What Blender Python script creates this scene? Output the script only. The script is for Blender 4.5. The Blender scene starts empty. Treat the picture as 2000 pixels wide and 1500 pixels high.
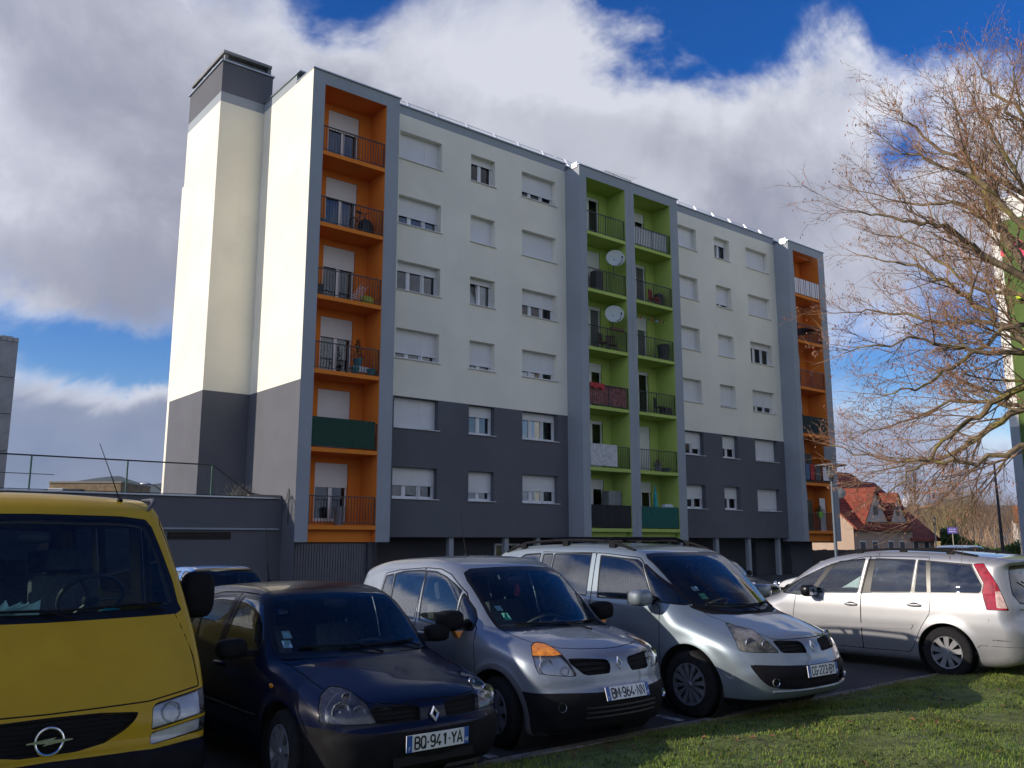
import bpy, bmesh, math, random
import numpy as np
from mathutils import Vector, Matrix

R = math.radians
sc = bpy.context.scene
col = sc.collection
rng = random.Random(7)
nrng = np.random.default_rng(11)

# ------------------------------------------------------------------ camera
EYE = 1.75
FPX, HORIZON = 1715.0, 1055.0
PITCH = math.atan((HORIZON - 750.0) / FPX)
cam_d = bpy.data.cameras.new('camera')
cam_d.sensor_width = 36.0
cam_d.lens = 36.0 * FPX / 2000.0
cam_d.clip_start = 0.05
cam_d.clip_end = 20000.0
cam = bpy.data.objects.new('camera', cam_d)
cam.location = (0, 0, EYE)
cam.rotation_euler = (R(90) + PITCH, 0, 0)
col.objects.link(cam)
sc.camera = cam
sc.render.resolution_x, sc.render.resolution_y = 1024, 768

# ------------------------------------------------------------------ light
SUN_EL = R(20.4)
SUN_H = Vector((-0.9517, -0.3077, 0.0)).normalized()          # horizontal direction towards the sun
SUN_DIR = Vector((SUN_H.x * math.cos(SUN_EL), SUN_H.y * math.cos(SUN_EL), math.sin(SUN_EL)))
sun_d = bpy.data.lights.new('sun', 'SUN')
sun_d.energy = 3.35
sun_d.angle = R(0.55)
sun_d.color = (1.0, 0.89, 0.75)
sun = bpy.data.objects.new('sun', sun_d)
sun.rotation_euler = SUN_DIR.to_track_quat('Z', 'Y').to_euler()
col.objects.link(sun)

sc.view_settings.view_transform = 'Standard'
sc.view_settings.look = 'None'
sc.view_settings.exposure = 0.45
sc.view_settings.gamma = 1.0
sc.view_settings.use_curve_mapping = False
sc.cycles.max_bounces = 8
sc.cycles.diffuse_bounces = 3
sc.cycles.glossy_bounces = 4
sc.cycles.transmission_bounces = 6
sc.cycles.transparent_max_bounces = 16
sc.cycles.caustics_reflective = False
sc.cycles.caustics_refractive = False
sc.cycles.sample_clamp_indirect = 6.0

# ------------------------------------------------------------------ sky: Nishita blue with procedural clouds
world = bpy.data.worlds.new('World')
sc.world = world
world.use_nodes = True


class NG:
    """tiny helper to write node maths in a readable way"""
    def __init__(self, tree):
        self.t = tree

    def n(self, typ, **kw):
        nd = self.t.nodes.new(typ)
        for k, v in kw.items():
            setattr(nd, k, v)
        return nd

    def put(self, sock, v):
        if isinstance(v, bpy.types.NodeSocket):
            self.t.links.new(v, sock)
        elif v is not None:
            sock.default_value = v

    def m(self, op, a, b=None, c=None, clamp=False):
        nd = self.n('ShaderNodeMath', operation=op, use_clamp=clamp)
        for i, v in enumerate((a, b, c)):
            if v is not None:
                self.put(nd.inputs[i], v)
        return nd.outputs[0]

    def vm(self, op, a, b=None, scale=None):
        nd = self.n('ShaderNodeVectorMath', operation=op)
        self.put(nd.inputs[0], a)
        if b is not None:
            self.put(nd.inputs[1], b)
        if scale is not None:
            self.put(nd.inputs['Scale'], scale)
        return nd.outputs['Value'] if op in ('DOT_PRODUCT', 'LENGTH') else nd.outputs[0]

    def noise(self, vec, scale, detail=4, rough=0.5, dist=0.0, out=0):
        nd = self.n('ShaderNodeTexNoise')
        self.put(nd.inputs['Vector'], vec)
        nd.inputs['Scale'].default_value = scale
        nd.inputs['Detail'].default_value = detail
        nd.inputs['Roughness'].default_value = rough
        nd.inputs['Distortion'].default_value = dist
        return nd.outputs[out]

    def step(self, v, a, b):
        nd = self.n('ShaderNodeMapRange', interpolation_type='SMOOTHSTEP')
        self.put(nd.inputs['Value'], v)
        self.put(nd.inputs['From Min'], a)
        self.put(nd.inputs['From Max'], b)
        return nd.outputs[0]

    def mix(self, f, a, b):
        nd = self.n('ShaderNodeMix', data_type='RGBA')
        self.put(nd.inputs[0], f)
        self.put(nd.inputs[6], a)
        self.put(nd.inputs[7], b)
        return nd.outputs[2]

    def xyz(self, v):
        nd = self.n('ShaderNodeSeparateXYZ')
        self.put(nd.inputs[0], v)
        return nd.outputs

    def comb(self, x, y, z):
        nd = self.n('ShaderNodeCombineXYZ')
        for i, v in enumerate((x, y, z)):
            self.put(nd.inputs[i], v)
        return nd.outputs[0]


def build_sky():
    t = world.node_tree
    t.nodes.clear()
    g = NG(t)
    out = g.n('ShaderNodeOutputWorld')
    bg = g.n('ShaderNodeBackground')
    t.links.new(bg.outputs[0], out.inputs[0])
    sky = g.n('ShaderNodeTexSky', sky_type='NISHITA')
    sky.sun_disc = False
    sky.sun_elevation = SUN_EL
    sky.sun_rotation = math.atan2(SUN_H.x, SUN_H.y)
    sky.altitude = 200
    sky.air_density = 1.0
    sky.dust_density = 0.15
    sky.ozone_density = 2.2
    d = g.vm('NORMALIZE', g.n('ShaderNodeTexCoord').outputs['Generated'])
    x, y, z = g.xyz(d)
    az = g.m('MULTIPLY', g.m('ARCTAN2', x, y), 180 / math.pi)
    el = g.m('MULTIPLY', g.m('ARCSINE', z), 180 / math.pi)
    # cloud-deck coordinates (flat layer overhead), so that clouds foreshorten towards the horizon
    zz = g.m('ADD', g.m('MAXIMUM', z, 0.0), 0.16)
    P = g.comb(g.m('DIVIDE', x, zz), g.m('DIVIDE', y, zz), 0.0)
    D3 = g.vm('SCALE', d, scale=3.0)
    big = g.noise(P, 0.55, 5, 0.52, 0.2)
    fine = g.noise(D3, 2.6, 10, 0.60, 0.25)
    wob = g.noise(D3, 1.6, 6, 0.6, 0.3, out=1)
    wx, wy, wz = g.xyz(wob)
    azw = g.m('ADD', az, g.m('MULTIPLY', g.m('SUBTRACT', wx, 0.5), 16.0))
    elw = g.m('ADD', el, g.m('MULTIPLY', g.m('SUBTRACT', wy, 0.5), 13.0))

    def blob(a, e, ra, re, soft=0.55, tilt=0.0):
        da = g.m('SUBTRACT', azw, a)
        de = g.m('SUBTRACT', elw, e)
        if tilt:
            de = g.m('SUBTRACT', de, g.m('MULTIPLY', da, tilt))
        q = g.m('SQRT', g.m('ADD', g.m('POWER', g.m('DIVIDE', da, ra), 2.0), g.m('POWER', g.m('DIVIDE', de, re), 2.0)))
        q = g.m('ADD', q, g.m('MULTIPLY', g.m('SUBTRACT', fine, 0.5), 0.85))
        return g.step(q, 1.0 + soft, 1.0 - soft)
    # generic broken cloud cover everywhere, thinning towards the zenith
    cover = g.step(g.m('ADD', big, g.m('MULTIPLY', g.m('SUBTRACT', fine, 0.5), 0.45)), 0.38, 0.54)
    cover = g.m('MULTIPLY', cover, g.m('SUBTRACT', 1.0, g.m('MULTIPLY', g.step(elw, 31.0, 41.0), 0.97)))
    # the great cloud bank and the low bank of this afternoon
    cover = g.m('MAXIMUM', cover, g.m('MULTIPLY', g.step(elw, 8.0, 3.0), 0.93))
    for args in SKY_CLOUDS:
        cover = g.m('MAXIMUM', cover, blob(*args))
    for args in SKY_GAPS:
        cover = g.m('MULTIPLY', cover, g.m('SUBTRACT', 1.0, blob(*args)))
    cover = g.m('MULTIPLY', cover, g.step(fine, 0.10, 0.34))
    # brightness of the clouds: lit tops, grey undersides
    lum = g.noise(D3, 1.15, 7, 0.55, 0.5)
    shade = g.step(g.m('ADD', lum, g.m('MULTIPLY', g.m('SUBTRACT', fine, 0.5), 0.55)), 0.30, 0.72)
    for (a, e, ra, re, s, amt) in SKY_DARK:
        shade = g.m('MULTIPLY', shade, g.m('SUBTRACT', 1.0, g.m('MULTIPLY', blob(a, e, ra, re, s), amt)))
    for (a, e, ra, re, s, amt) in SKY_LIGHT:
        shade = g.m('ADD', shade, g.m('MULTIPLY', blob(a, e, ra, re, s), amt))
    shade = g.m('MULTIPLY', shade, 1.0, clamp=True)
    edge = g.m('SUBTRACT', 1.0, g.step(cover, 0.35, 1.0))
    shade = g.m('ADD', shade, g.m('MULTIPLY', edge, 0.35), clamp=True)
    ccol = g.mix(shade, g.mix(g.step(el, 13.0, 5.0), CLOUD_DARK, CLOUD_LOW), CLOUD_LIGHT)
    # clouds glow towards the sun and are frontally lit opposite to it
    sdot = g.vm('DOT_PRODUCT', d, tuple(SUN_DIR))
    glow = g.m('ADD', 1.0, g.m('ADD', g.m('MULTIPLY', g.m('POWER', g.m('MAXIMUM', sdot, 0.0), 2.0), 2.0), g.m('MULTIPLY', g.m('MAXIMUM', g.m('SUBTRACT', g.m('MULTIPLY', sdot, -1.0), 0.3), 0.0), 1.1)))
    ccol = g.vm('SCALE', ccol, scale=glow)
    skyc = g.n('ShaderNodeHueSaturation')
    skyc.inputs['Saturation'].default_value = 1.5
    skyc.inputs['Hue'].default_value = 0.522
    skyc.inputs['Value'].default_value = SKY_VALUE
    t.links.new(sky.outputs[0], skyc.inputs['Color'])
    bl = g.mix(cover, skyc.outputs[0], ccol)
    t.links.new(bl, bg.inputs['Color'])
    bg.inputs['Strength'].default_value = 0.1


# (azimuth, elevation, radius az, radius el, softness, tilt) in degrees; azimuth 0 is the way the street block lies
SKY_CLOUDS = [(-8, 24, 42, 11.5, 0.26, -0.03), (-32, 25, 18, 11.5, 0.3, 0.0), (-24, 5.0, 30, 5.2, 0.14, 0.0), (24, 3.0, 26, 4.6, 0.35, 0.0),
              (24, 21.5, 20, 8.5, 0.30, 0.05), (5, 29, 8, 5, 0.4, 0.0)]
SKY_GAPS = [(16, 40.0, 15, 11.6, 0.14, -0.06), (30, 36.3, 14, 10.6, 0.14, -0.03), (-11, 36.5, 6.5, 4.0, 0.35, 0.0), (-24, 11.2, 12, 1.9, 0.40, 0.05), (26, 10.0, 11, 3.2, 0.55, 0.0),
            (25.5, 22.5, 2.6, 1.6, 0.8, 0.4), (-73, 14, 10, 3.6, 0.5, 0.2), (-62, 23, 7, 4, 0.6, -0.2), (-80, 24, 8, 3.0, 0.6, 0.1), (-96, 12, 8, 3, 0.6, 0.1)]
SKY_DARK = [(-27, 27, 13, 6, 0.7, 0.42), (-26, 16.5, 11, 3.2, 0.6, 0.80), (-24, 4.0, 30, 4.6, 0.35, 0.80), (6, 23, 12, 4.5, 0.7, 0.35), (20, 16, 10, 4, 0.7, 0.45),
            (22, 3.5, 20, 4.0, 0.5, 0.70)]
SKY_LIGHT = [(2, 31.0, 6, 3.0, 0.7, 0.45), (24, 26, 9, 3.0, 0.7, 0.45), (-33, 21, 5, 4, 0.7, 0.25), (-28, 9.0, 14, 0.9, 0.6, 0.35), (12, 28.5, 9, 2.2, 0.7, 0.35), (-15, 33, 5, 2, .7, .25)]
CLOUD_DARK = (2.1, 2.2, 2.8, 1)
CLOUD_LOW = (1.2, 1.6, 2.65, 1)
CLOUD_LIGHT = (5.1, 5.25, 5.9, 1)
SKY_VALUE = 1.05
build_sky()

# ------------------------------------------------------------------ frames of reference on the ground
Sv = Vector((0.77598597, 0.63075017, 0))           # along the facade and the kerb
Nv = Vector((0.63075017, -0.77598597, 0))          # out of the facade; the way the parked cars face
K0 = Vector((0.94, 8.32, 0))                       # a point on the kerb
P0 = Vector((-7.0839, 31.1451, 0))                 # foot of the left balcony tower, on its front plane
ANG_S = math.atan2(Sv.y, Sv.x)
ANG_N = math.atan2(Nv.y, Nv.x)


def ground_z(n):
    return 0.0 if n > -5 else max(-0.18, -0.034 * (-5 - n))


def sn(s, n, z=0.0):
    p = K0 + Sv * s + Nv * n
    return Vector((p.x, p.y, z))


def to_sn(p):
    q = Vector(p) - K0
    return q.dot(Sv), q.dot(Nv)


_c, _s = math.cos(PITCH), math.sin(PITCH)


def ray(px, py):
    """direction of a point of the photograph (2000 x 1500)"""
    u, v = px - 1000.0, 750.0 - py
    return Vector((u, FPX * _c - v * _s, FPX * _s + v * _c)).normalized()


def at(px, py, dist):
    """where that direction meets the given horizontal distance"""
    r = ray(px, py)
    k = dist / math.hypot(r.x, r.y)
    return Vector((0, 0, EYE)) + r * k


# ------------------------------------------------------------------ objects
def empty(name, loc=(0, 0, 0), rz=0.0):
    o = bpy.data.objects.new(name, None)
    o.empty_display_size = 0.2
    o.location = loc
    o.rotation_euler = (0, 0, rz)
    col.objects.link(o)
    return o


def tag(o, label=None, cat=None, group=None, kind=None):
    if label:
        o['label'] = label
    if cat:
        o['category'] = cat
    if group:
        o['group'] = group
    if kind:
        o['kind'] = kind
    return o


def link_mesh(name, me, parent=None, mat=None):
    o = bpy.data.objects.new(name, me)
    if mat is not None:
        me.materials.append(mat)
    col.objects.link(o)
    if parent is not None:
        o.parent = parent
    return o


def arr_mesh(name, V, T, mat, parent=None, N=None, smooth=True):
    """numpy triangles or quads -> object, with optional custom vertex normals"""
    V = np.asarray(V, np.float32)
    T = np.asarray(T, np.int32)
    k = T.shape[1]
    me = bpy.data.meshes.new(name)
    me.vertices.add(len(V))
    me.vertices.foreach_set('co', V.ravel())
    me.loops.add(T.size)
    me.loops.foreach_set('vertex_index', T.ravel())
    me.polygons.add(len(T))
    me.polygons.foreach_set('loop_start', np.arange(0, T.size, k, dtype=np.int32))
    me.polygons.foreach_set('loop_total', np.full(len(T), k, np.int32))
    if smooth:
        me.polygons.foreach_set('use_smooth', np.ones(len(T), bool))
    me.update(calc_edges=True)
    me.validate()
    if N is not None:
        me.normals_split_custom_set_from_vertices(np.asarray(N, np.float32).tolist())
    return link_mesh(name, me, parent, mat)


class MB:
    """collects simple solids and links them as one mesh"""
    def __init__(self):
        self.v, self.f = [], []

    def add(self, vs, fs):
        b = len(self.v)
        self.v += [tuple(p) for p in vs]
        self.f += [tuple(b + i for i in f) for f in fs]
        return self

    def box(self, x0, x1, y0, y1, z0, z1):
        vs = [(x, y, z) for z in (z0, z1) for y in (y0, y1) for x in (x0, x1)]
        return self.add(vs, [(0, 2, 3, 1), (4, 5, 7, 6), (0, 1, 5, 4), (2, 6, 7, 3), (0, 4, 6, 2), (1, 3, 7, 5)])

    def quad(self, a, b, c, d):
        return self.add([a, b, c, d], [(0, 1, 2, 3)])

    def prism(self, poly, axis, a, b):
        """polygon in the two other axes, extruded along axis ('x','y','z') from a to b"""
        def p3(u, v, w):
            return {'x': (w, u, v), 'y': (u, w, v), 'z': (u, v, w)}[axis]
        n = len(poly)
        vs = [p3(u, v, a) for u, v in poly] + [p3(u, v, b) for u, v in poly]
        fs = [tuple(range(n))[::-1], tuple(range(n, 2 * n))] + [(i, (i + 1) % n, n + (i + 1) % n, n + i) for i in range(n)]
        return self.add(vs, fs)

    def tube(self, pts, r, n=6, cap=True):
        pts = [Vector(p) for p in pts]
        rs = r if isinstance(r, (list, tuple)) else [r] * len(pts)
        vs, fs = [], []
        ref = None
        for i, p in enumerate(pts):
            t = (pts[min(i + 1, len(pts) - 1)] - pts[max(i - 1, 0)])
            t = t.normalized() if t.length > 1e-9 else Vector((0, 0, 1))
            if ref is None:
                ref = t.orthogonal().normalized()
            ref = (ref - t * ref.dot(t))
            ref = ref.normalized() if ref.length > 1e-6 else t.orthogonal().normalized()
            b = t.cross(ref)
            for k in range(n):
                a = 2 * math.pi * k / n
                vs.append(p + (ref * math.cos(a) + b * math.sin(a)) * rs[i])
        for i in range(len(pts) - 1):
            for k in range(n):
                k2 = (k + 1) % n
                fs.append((i * n + k, i * n + k2, (i + 1) * n + k2, (i + 1) * n + k))
        if cap:
            fs.append(tuple(range(n))[::-1])
            fs.append(tuple((len(pts) - 1) * n + k for k in range(n)))
        return self.add(vs, fs)

    def lathe(self, prof, n=24, axis='z', at=(0, 0, 0), a0=0.0, a1=2 * math.pi, squash=1.0):
        """profile [(r, h)] turned about an axis"""
        full = abs(a1 - a0) > 6.28
        m = n if full else n + 1
        vs, fs = [], []
        for r_, h in prof:
            for k in range(m):
                a = a0 + (a1 - a0) * k / n
                c, s = r_ * math.cos(a), r_ * math.sin(a) * squash
                p = {'z': (c, s, h), 'y': (c, h, s), 'x': (h, c, s)}[axis]
                vs.append((p[0] + at[0], p[1] + at[1], p[2] + at[2]))
        for i in range(len(prof) - 1):
            for k in range(n):
                k2 = (k + 1) % m
                fs.append((i * m + k, i * m + k2, (i + 1) * m + k2, (i + 1) * m + k))
        return self.add(vs, fs)

    def ball(self, c, rx, ry, rz, n=16, m=10, e=1.0):
        """(super)ellipsoid"""
        def pw(v):
            return math.copysign(abs(v) ** e, v)
        vs, fs = [], []
        for i in range(m + 1):
            th = -math.pi / 2 + math.pi * i / m
            for k in range(n):
                a = 2 * math.pi * k / n
                vs.append((c[0] + rx * pw(math.cos(th)) * pw(math.cos(a)), c[1] + ry * pw(math.cos(th)) * pw(math.sin(a)), c[2] + rz * pw(math.sin(th))))
        for i in range(m):
            for k in range(n):
                k2 = (k + 1) % n
                fs.append((i * n + k, i * n + k2, (i + 1) * n + k2, (i + 1) * n + k))
        return self.add(vs, fs)

    def xform(self, M):
        self.v = [tuple(M @ Vector(p)) for p in self.v]
        return self

    def merge(self, other, M=None):
        vs = other.v if M is None else [tuple(M @ Vector(p)) for p in other.v]
        return self.add(vs, other.f)

    def build(self, name, mat, parent=None, smooth=False, angle=None, bevel=0.0):
        me = bpy.data.meshes.new(name)
        me.from_pydata(self.v, [], self.f)
        if bevel or smooth:
            bm = bmesh.new()
            bm.from_mesh(me)
            bmesh.ops.remove_doubles(bm, verts=bm.verts, dist=1e-5)
            bmesh.ops.recalc_face_normals(bm, faces=bm.faces)
            if bevel:
                bmesh.ops.bevel(bm, geom=[e for e in bm.edges if e.is_manifold and e.calc_face_angle(0) > 0.5], offset=bevel, segments=2, affect='EDGES', profile=0.6)
            bm.to_mesh(me)
            bm.free()
        if smooth:
            me.polygons.foreach_set('use_smooth', np.ones(len(me.polygons), bool))
            me.set_sharp_from_angle(angle=angle if angle else R(40))
        me.update()
        return link_mesh(name, me, parent, mat)


# ------------------------------------------------------------------ materials
MATS = {}


def mat(name, base=(0.5, 0.5, 0.5), rough=0.6, metal=0.0, coat=0.0, var=0.0, vscale=3.0, bump=0.0, bscale=40.0, spec=0.5, dirt=None, coords='Object', stretch=None, detail=5, emit=None):
    """procedural principled material with colour variation, fine bump and blotchy dirt"""
    if name in MATS:
        return MATS[name]
    m = bpy.data.materials.new(name)
    m.use_nodes = True
    t = m.node_tree
    b = t.nodes['Principled BSDF']
    g = NG(t)
    b.inputs['Roughness'].default_value = rough
    b.inputs['Metallic'].default_value = metal
    b.inputs['Coat Weight'].default_value = coat
    b.inputs['Coat Roughness'].default_value = 0.03
    b.inputs['Specular IOR Level'].default_value = spec
    c4 = (*base, 1)
    b.inputs['Base Color'].default_value = c4
    vec = None
    if var or bump or dirt:
        vec = g.n('ShaderNodeTexCoord').outputs[coords]
        if stretch:
            mp = g.n('ShaderNodeMapping')
            t.links.new(vec, mp.inputs[0])
            mp.inputs['Scale'].default_value = stretch
            vec = mp.outputs[0]
    cc = None
    if var:
        f = g.noise(vec, vscale, detail, 0.6)
        lo = tuple(max(0, x * (1 - var)) for x in base) + (1,)
        hi = tuple(min(1, x * (1 + var)) for x in base) + (1,)
        cc = g.mix(g.step(f, 0.3, 0.7), lo, hi)
    if dirt:
        dcol, dscale, lo, hi, amt = dirt
        f = g.m('MULTIPLY', g.step(g.noise(vec, dscale, 7, 0.65), lo, hi), amt)
        cc = g.mix(f, cc if cc is not None else c4, (*dcol, 1))
    if cc is not None:
        t.links.new(cc, b.inputs['Base Color'])
    if bump:
        bp = g.n('ShaderNodeBump')
        bp.inputs['Strength'].default_value = bump
        bp.inputs['Distance'].default_value = 0.01
        t.links.new(g.noise(vec, bscale, 4, 0.6), bp.inputs['Height'])
        t.links.new(bp.outputs[0], b.inputs['Normal'])
    if emit:
        b.inputs['Emission Color'].default_value = (*emit[0], 1)
        b.inputs['Emission Strength'].default_value = emit[1]
    MATS[name] = m
    return m


def glass_mat(name, tint=(0.5, 0.6, 0.57), ior=1.5, rough=0.0, extra=0.0, dust=0.0, k=1.3):
    """thin pane: tinted see-through mixed with a Fresnel mirror"""
    if name in MATS:
        return MATS[name]
    m = bpy.data.materials.new(name)
    m.use_nodes = True
    t = m.node_tree
    t.nodes.remove(t.nodes['Principled BSDF'])
    g = NG(t)
    tr = g.n('ShaderNodeBsdfTransparent')
    tr.inputs[0].default_value = (*tint, 1)
    gl = g.n('ShaderNodeBsdfGlossy')
    gl.inputs['Roughness'].default_value = rough
    gl.inputs['Color'].default_value = (0.95, 0.97, 1, 1)
    fr = g.n('ShaderNodeFresnel')
    fr.inputs[0].default_value = ior
    f = g.m('ADD', g.m('MULTIPLY', fr.outputs[0], k), extra, clamp=True)
    mx = g.n('ShaderNodeMixShader')
    t.links.new(f, mx.inputs[0])
    t.links.new(tr.outputs[0], mx.inputs[1])
    t.links.new(gl.outputs[0], mx.inputs[2])
    last = mx.outputs[0]
    if dust:
        df = g.n('ShaderNodeBsdfDiffuse')
        df.inputs[0].default_value = (0.55, 0.53, 0.5, 1)
        vec = g.n('ShaderNodeTexCoord').outputs['Object']
        fd = g.m('MULTIPLY', g.step(g.noise(vec, 3.0, 8, 0.7), 0.3, 0.8), dust)
        m2 = g.n('ShaderNodeMixShader')
        t.links.new(fd, m2.inputs[0])
        t.links.new(last, m2.inputs[1])
        t.links.new(df.outputs[0], m2.inputs[2])
        last = m2.outputs[0]
    t.links.new(last, t.nodes['Material Output'].inputs[0])
    MATS[name] = m
    return m


_FONT_CACHE = {}


def text_part(body, size, depth, mt, parent, name='lettering', align='CENTER', bold=0.0, sx=1.0, M=None):
    """flat lettering in the built-in font, converted to a mesh; drawn in its local xy plane, then moved by M"""
    cu = bpy.data.curves.new('lettering', 'FONT')
    cu.body = body
    cu.size = size
    cu.align_x = align
    cu.align_y = 'CENTER'
    cu.extrude = depth
    cu.offset = bold
    tmp = bpy.data.objects.new('tmp_lettering', cu)
    col.objects.link(tmp)
    dg = bpy.context.evaluated_depsgraph_get()
    me = bpy.data.meshes.new_from_object(tmp.evaluated_get(dg))
    bpy.data.objects.remove(tmp)
    bpy.data.curves.remove(cu)
    T = Matrix.Diagonal((sx, 1, 1, 1))
    me.transform((M @ T) if M is not None else T)
    me.materials.clear()
    return link_mesh(name, me, parent, mt)
# ================================================================== car bodies
# A body is the smooth intersection of a side silhouette (bowed in plan, crowned across) and a half-width function.
# It is meshed by surface nets, then cut along panel outlines into panels, glass, lamps and trim.

def catmull(pts, step=0.02):
    """closed loop through pts; a point with a third value 1 is a corner"""
    P = [np.array(p[:2], float) for p in pts]
    k = [len(p) > 2 and p[2] for p in pts]
    n = len(P)
    out = []
    for i in range(n):
        p0, p1, p2, p3 = P[i - 1], P[i], P[(i + 1) % n], P[(i + 2) % n]
        if k[i]:
            p0 = p1 - (p2 - p1)
        if k[(i + 1) % n]:
            p3 = p2 + (p2 - p1)
        L = np.linalg.norm(p2 - p1)
        m = max(2, int(L / step))
        t0 = 0.0
        d1 = max(np.linalg.norm(p1 - p0) ** 0.5, 1e-4)
        d2 = max(L ** 0.5, 1e-4)
        d3 = max(np.linalg.norm(p3 - p2) ** 0.5, 1e-4)
        t1, t2, t3 = d1, d1 + d2, d1 + d2 + d3
        for j in range(m):
            t = t1 + (t2 - t1) * j / m
            A1 = (t1 - t) / (t1 - t0) * p0 + (t - t0) / (t1 - t0) * p1
            A2 = (t2 - t) / (t2 - t1) * p1 + (t - t1) / (t2 - t1) * p2
            A3 = (t3 - t) / (t3 - t2) * p2 + (t - t2) / (t3 - t2) * p3
            B1 = (t2 - t) / (t2 - t0) * A1 + (t - t0) / (t2 - t0) * A2
            B2 = (t3 - t) / (t3 - t1) * A2 + (t - t1) / (t3 - t1) * A3
            out.append((t2 - t) / (t2 - t1) * B1 + (t - t1) / (t2 - t1) * B2)
    return np.array(out)


def sd_poly(Q, poly):
    """signed distance of points Q (n,2) to a closed polygon, negative inside"""
    Q = np.asarray(Q, float)
    poly = np.asarray(poly, float)
    a, b = poly, np.roll(poly, -1, 0)
    best = np.full(len(Q), 1e9)
    wn = np.zeros(len(Q), bool)
    for i in range(len(a)):
        e = b[i] - a[i]
        w = Q - a[i]
        L = e @ e
        if L < 1e-14:
            continue
        t = np.clip(w @ e / L, 0, 1)
        d = (w[:, 0] - t * e[0]) ** 2 + (w[:, 1] - t * e[1]) ** 2
        best = np.minimum(best, d)
        c1 = Q[:, 1] >= a[i][1]
        c2 = Q[:, 1] < b[i][1]
        cr = e[0] * w[:, 1] - e[1] * w[:, 0] > 0
        wn ^= ((c1 & c2 & cr) | (~c1 & ~c2 & ~cr))
    d = np.sqrt(best)
    return np.where(wn, -d, d)


def smooth1(pts, sigma, lo=None, hi=None):
    x = np.array([p[0] for p in pts], float)
    y = np.array([p[1] for p in pts], float)
    lo = x[0] - 0.5 if lo is None else lo
    hi = x[-1] + 0.5 if hi is None else hi
    h = 0.004
    X = np.arange(lo - 4 * sigma, hi + 4 * sigma, h)
    Y = np.interp(X, x, y)
    k = np.arange(-int(3.5 * sigma / h), int(3.5 * sigma / h) + 1) * h
    w = np.exp(-0.5 * (k / sigma) ** 2)
    w /= w.sum()
    Z = np.convolve(Y, w, 'same')
    return lambda q: np.interp(q, X, Z)


def gauss2(A, s):
    k = np.arange(-int(3 * s) - 1, int(3 * s) + 2)
    w = np.exp(-0.5 * (k / s) ** 2)
    w /= w.sum()
    A = np.apply_along_axis(lambda r: np.convolve(np.pad(r, len(k) // 2, 'edge'), w, 'valid'), 0, A)
    return np.apply_along_axis(lambda r: np.convolve(np.pad(r, len(k) // 2, 'edge'), w, 'valid'), 1, A)


class Grid2:
    def __init__(self, A, x0, z0, h):
        self.A, self.x0, self.z0, self.h = A, x0, z0, h

    def __call__(self, x, z):
        A = self.A
        fx = np.clip((x - self.x0) / self.h, 1, A.shape[0] - 3.001)
        fz = np.clip((z - self.z0) / self.h, 1, A.shape[1] - 3.001)
        ix, iz = fx.astype(int), fz.astype(int)
        tx, tz = fx - ix, fz - iz

        def w(t):
            return (-0.5 * t + t * t - 0.5 * t ** 3, 1 - 2.5 * t * t + 1.5 * t ** 3, 0.5 * t + 2 * t * t - 1.5 * t ** 3, -0.5 * t * t + 0.5 * t ** 3)
        wx, wz = w(tx), w(tz)
        out = 0
        for i in range(4):
            r = 0
            for j in range(4):
                r = r + wz[j] * A[ix + i - 1, iz + j - 1]
            out = out + wx[i] * r
        return out


def surface_nets(F, org, h):
    s = F < 0
    c = np.zeros(tuple(n - 1 for n in F.shape), np.int8)
    for i in (0, 1):
        for j in (0, 1):
            for k in (0, 1):
                c += s[i:F.shape[0] - 1 + i, j:F.shape[1] - 1 + j, k:F.shape[2] - 1 + k]
    mixed = (c > 0) & (c < 8)
    cells = np.argwhere(mixed)
    idx = np.full(c.shape, -1, np.int64)
    idx[mixed] = np.arange(len(cells))
    acc = np.zeros((len(cells), 3))
    cnt = np.zeros(len(cells))
    cor = [(i, j, k) for i in (0, 1) for j in (0, 1) for k in (0, 1)]
    for a in cor:
        for ax in range(3):
            if a[ax]:
                continue
            b = list(a)
            b[ax] = 1
            A, B = cells + a, cells + b
            fa, fb = F[A[:, 0], A[:, 1], A[:, 2]], F[B[:, 0], B[:, 1], B[:, 2]]
            cr = (fa < 0) != (fb < 0)
            t = np.where(cr, fa / np.where(cr, fa - fb, 1), 0)
            p = np.array(a, float)[None, :] + t[:, None] * (np.array(b) - np.array(a))[None, :]
            acc += np.where(cr[:, None], p, 0)
            cnt += cr
    V = np.array(org) + h * (cells + acc / cnt[:, None])
    quads = []
    for ax in range(3):
        o1, o2 = [(1, 2), (2, 0), (0, 1)][ax]
        n = F.shape
        sl0 = [slice(None)] * 3
        sl1 = [slice(None)] * 3
        sl0[ax], sl1[ax] = slice(0, -1), slice(1, None)
        d = s[tuple(sl0)] != s[tuple(sl1)]
        e = np.argwhere(d)
        e = e[(e[:, o1] > 0) & (e[:, o2] > 0) & (e[:, o1] < n[o1] - 1) & (e[:, o2] < n[o2] - 1)]

        def cell(da, db):
            q = e.copy()
            q[:, o1] -= da
            q[:, o2] -= db
            return idx[q[:, 0], q[:, 1], q[:, 2]]
        quads.append(np.stack([cell(1, 1), cell(0, 1), cell(0, 0), cell(1, 0)], 1))
    return V, np.concatenate(quads)


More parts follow.
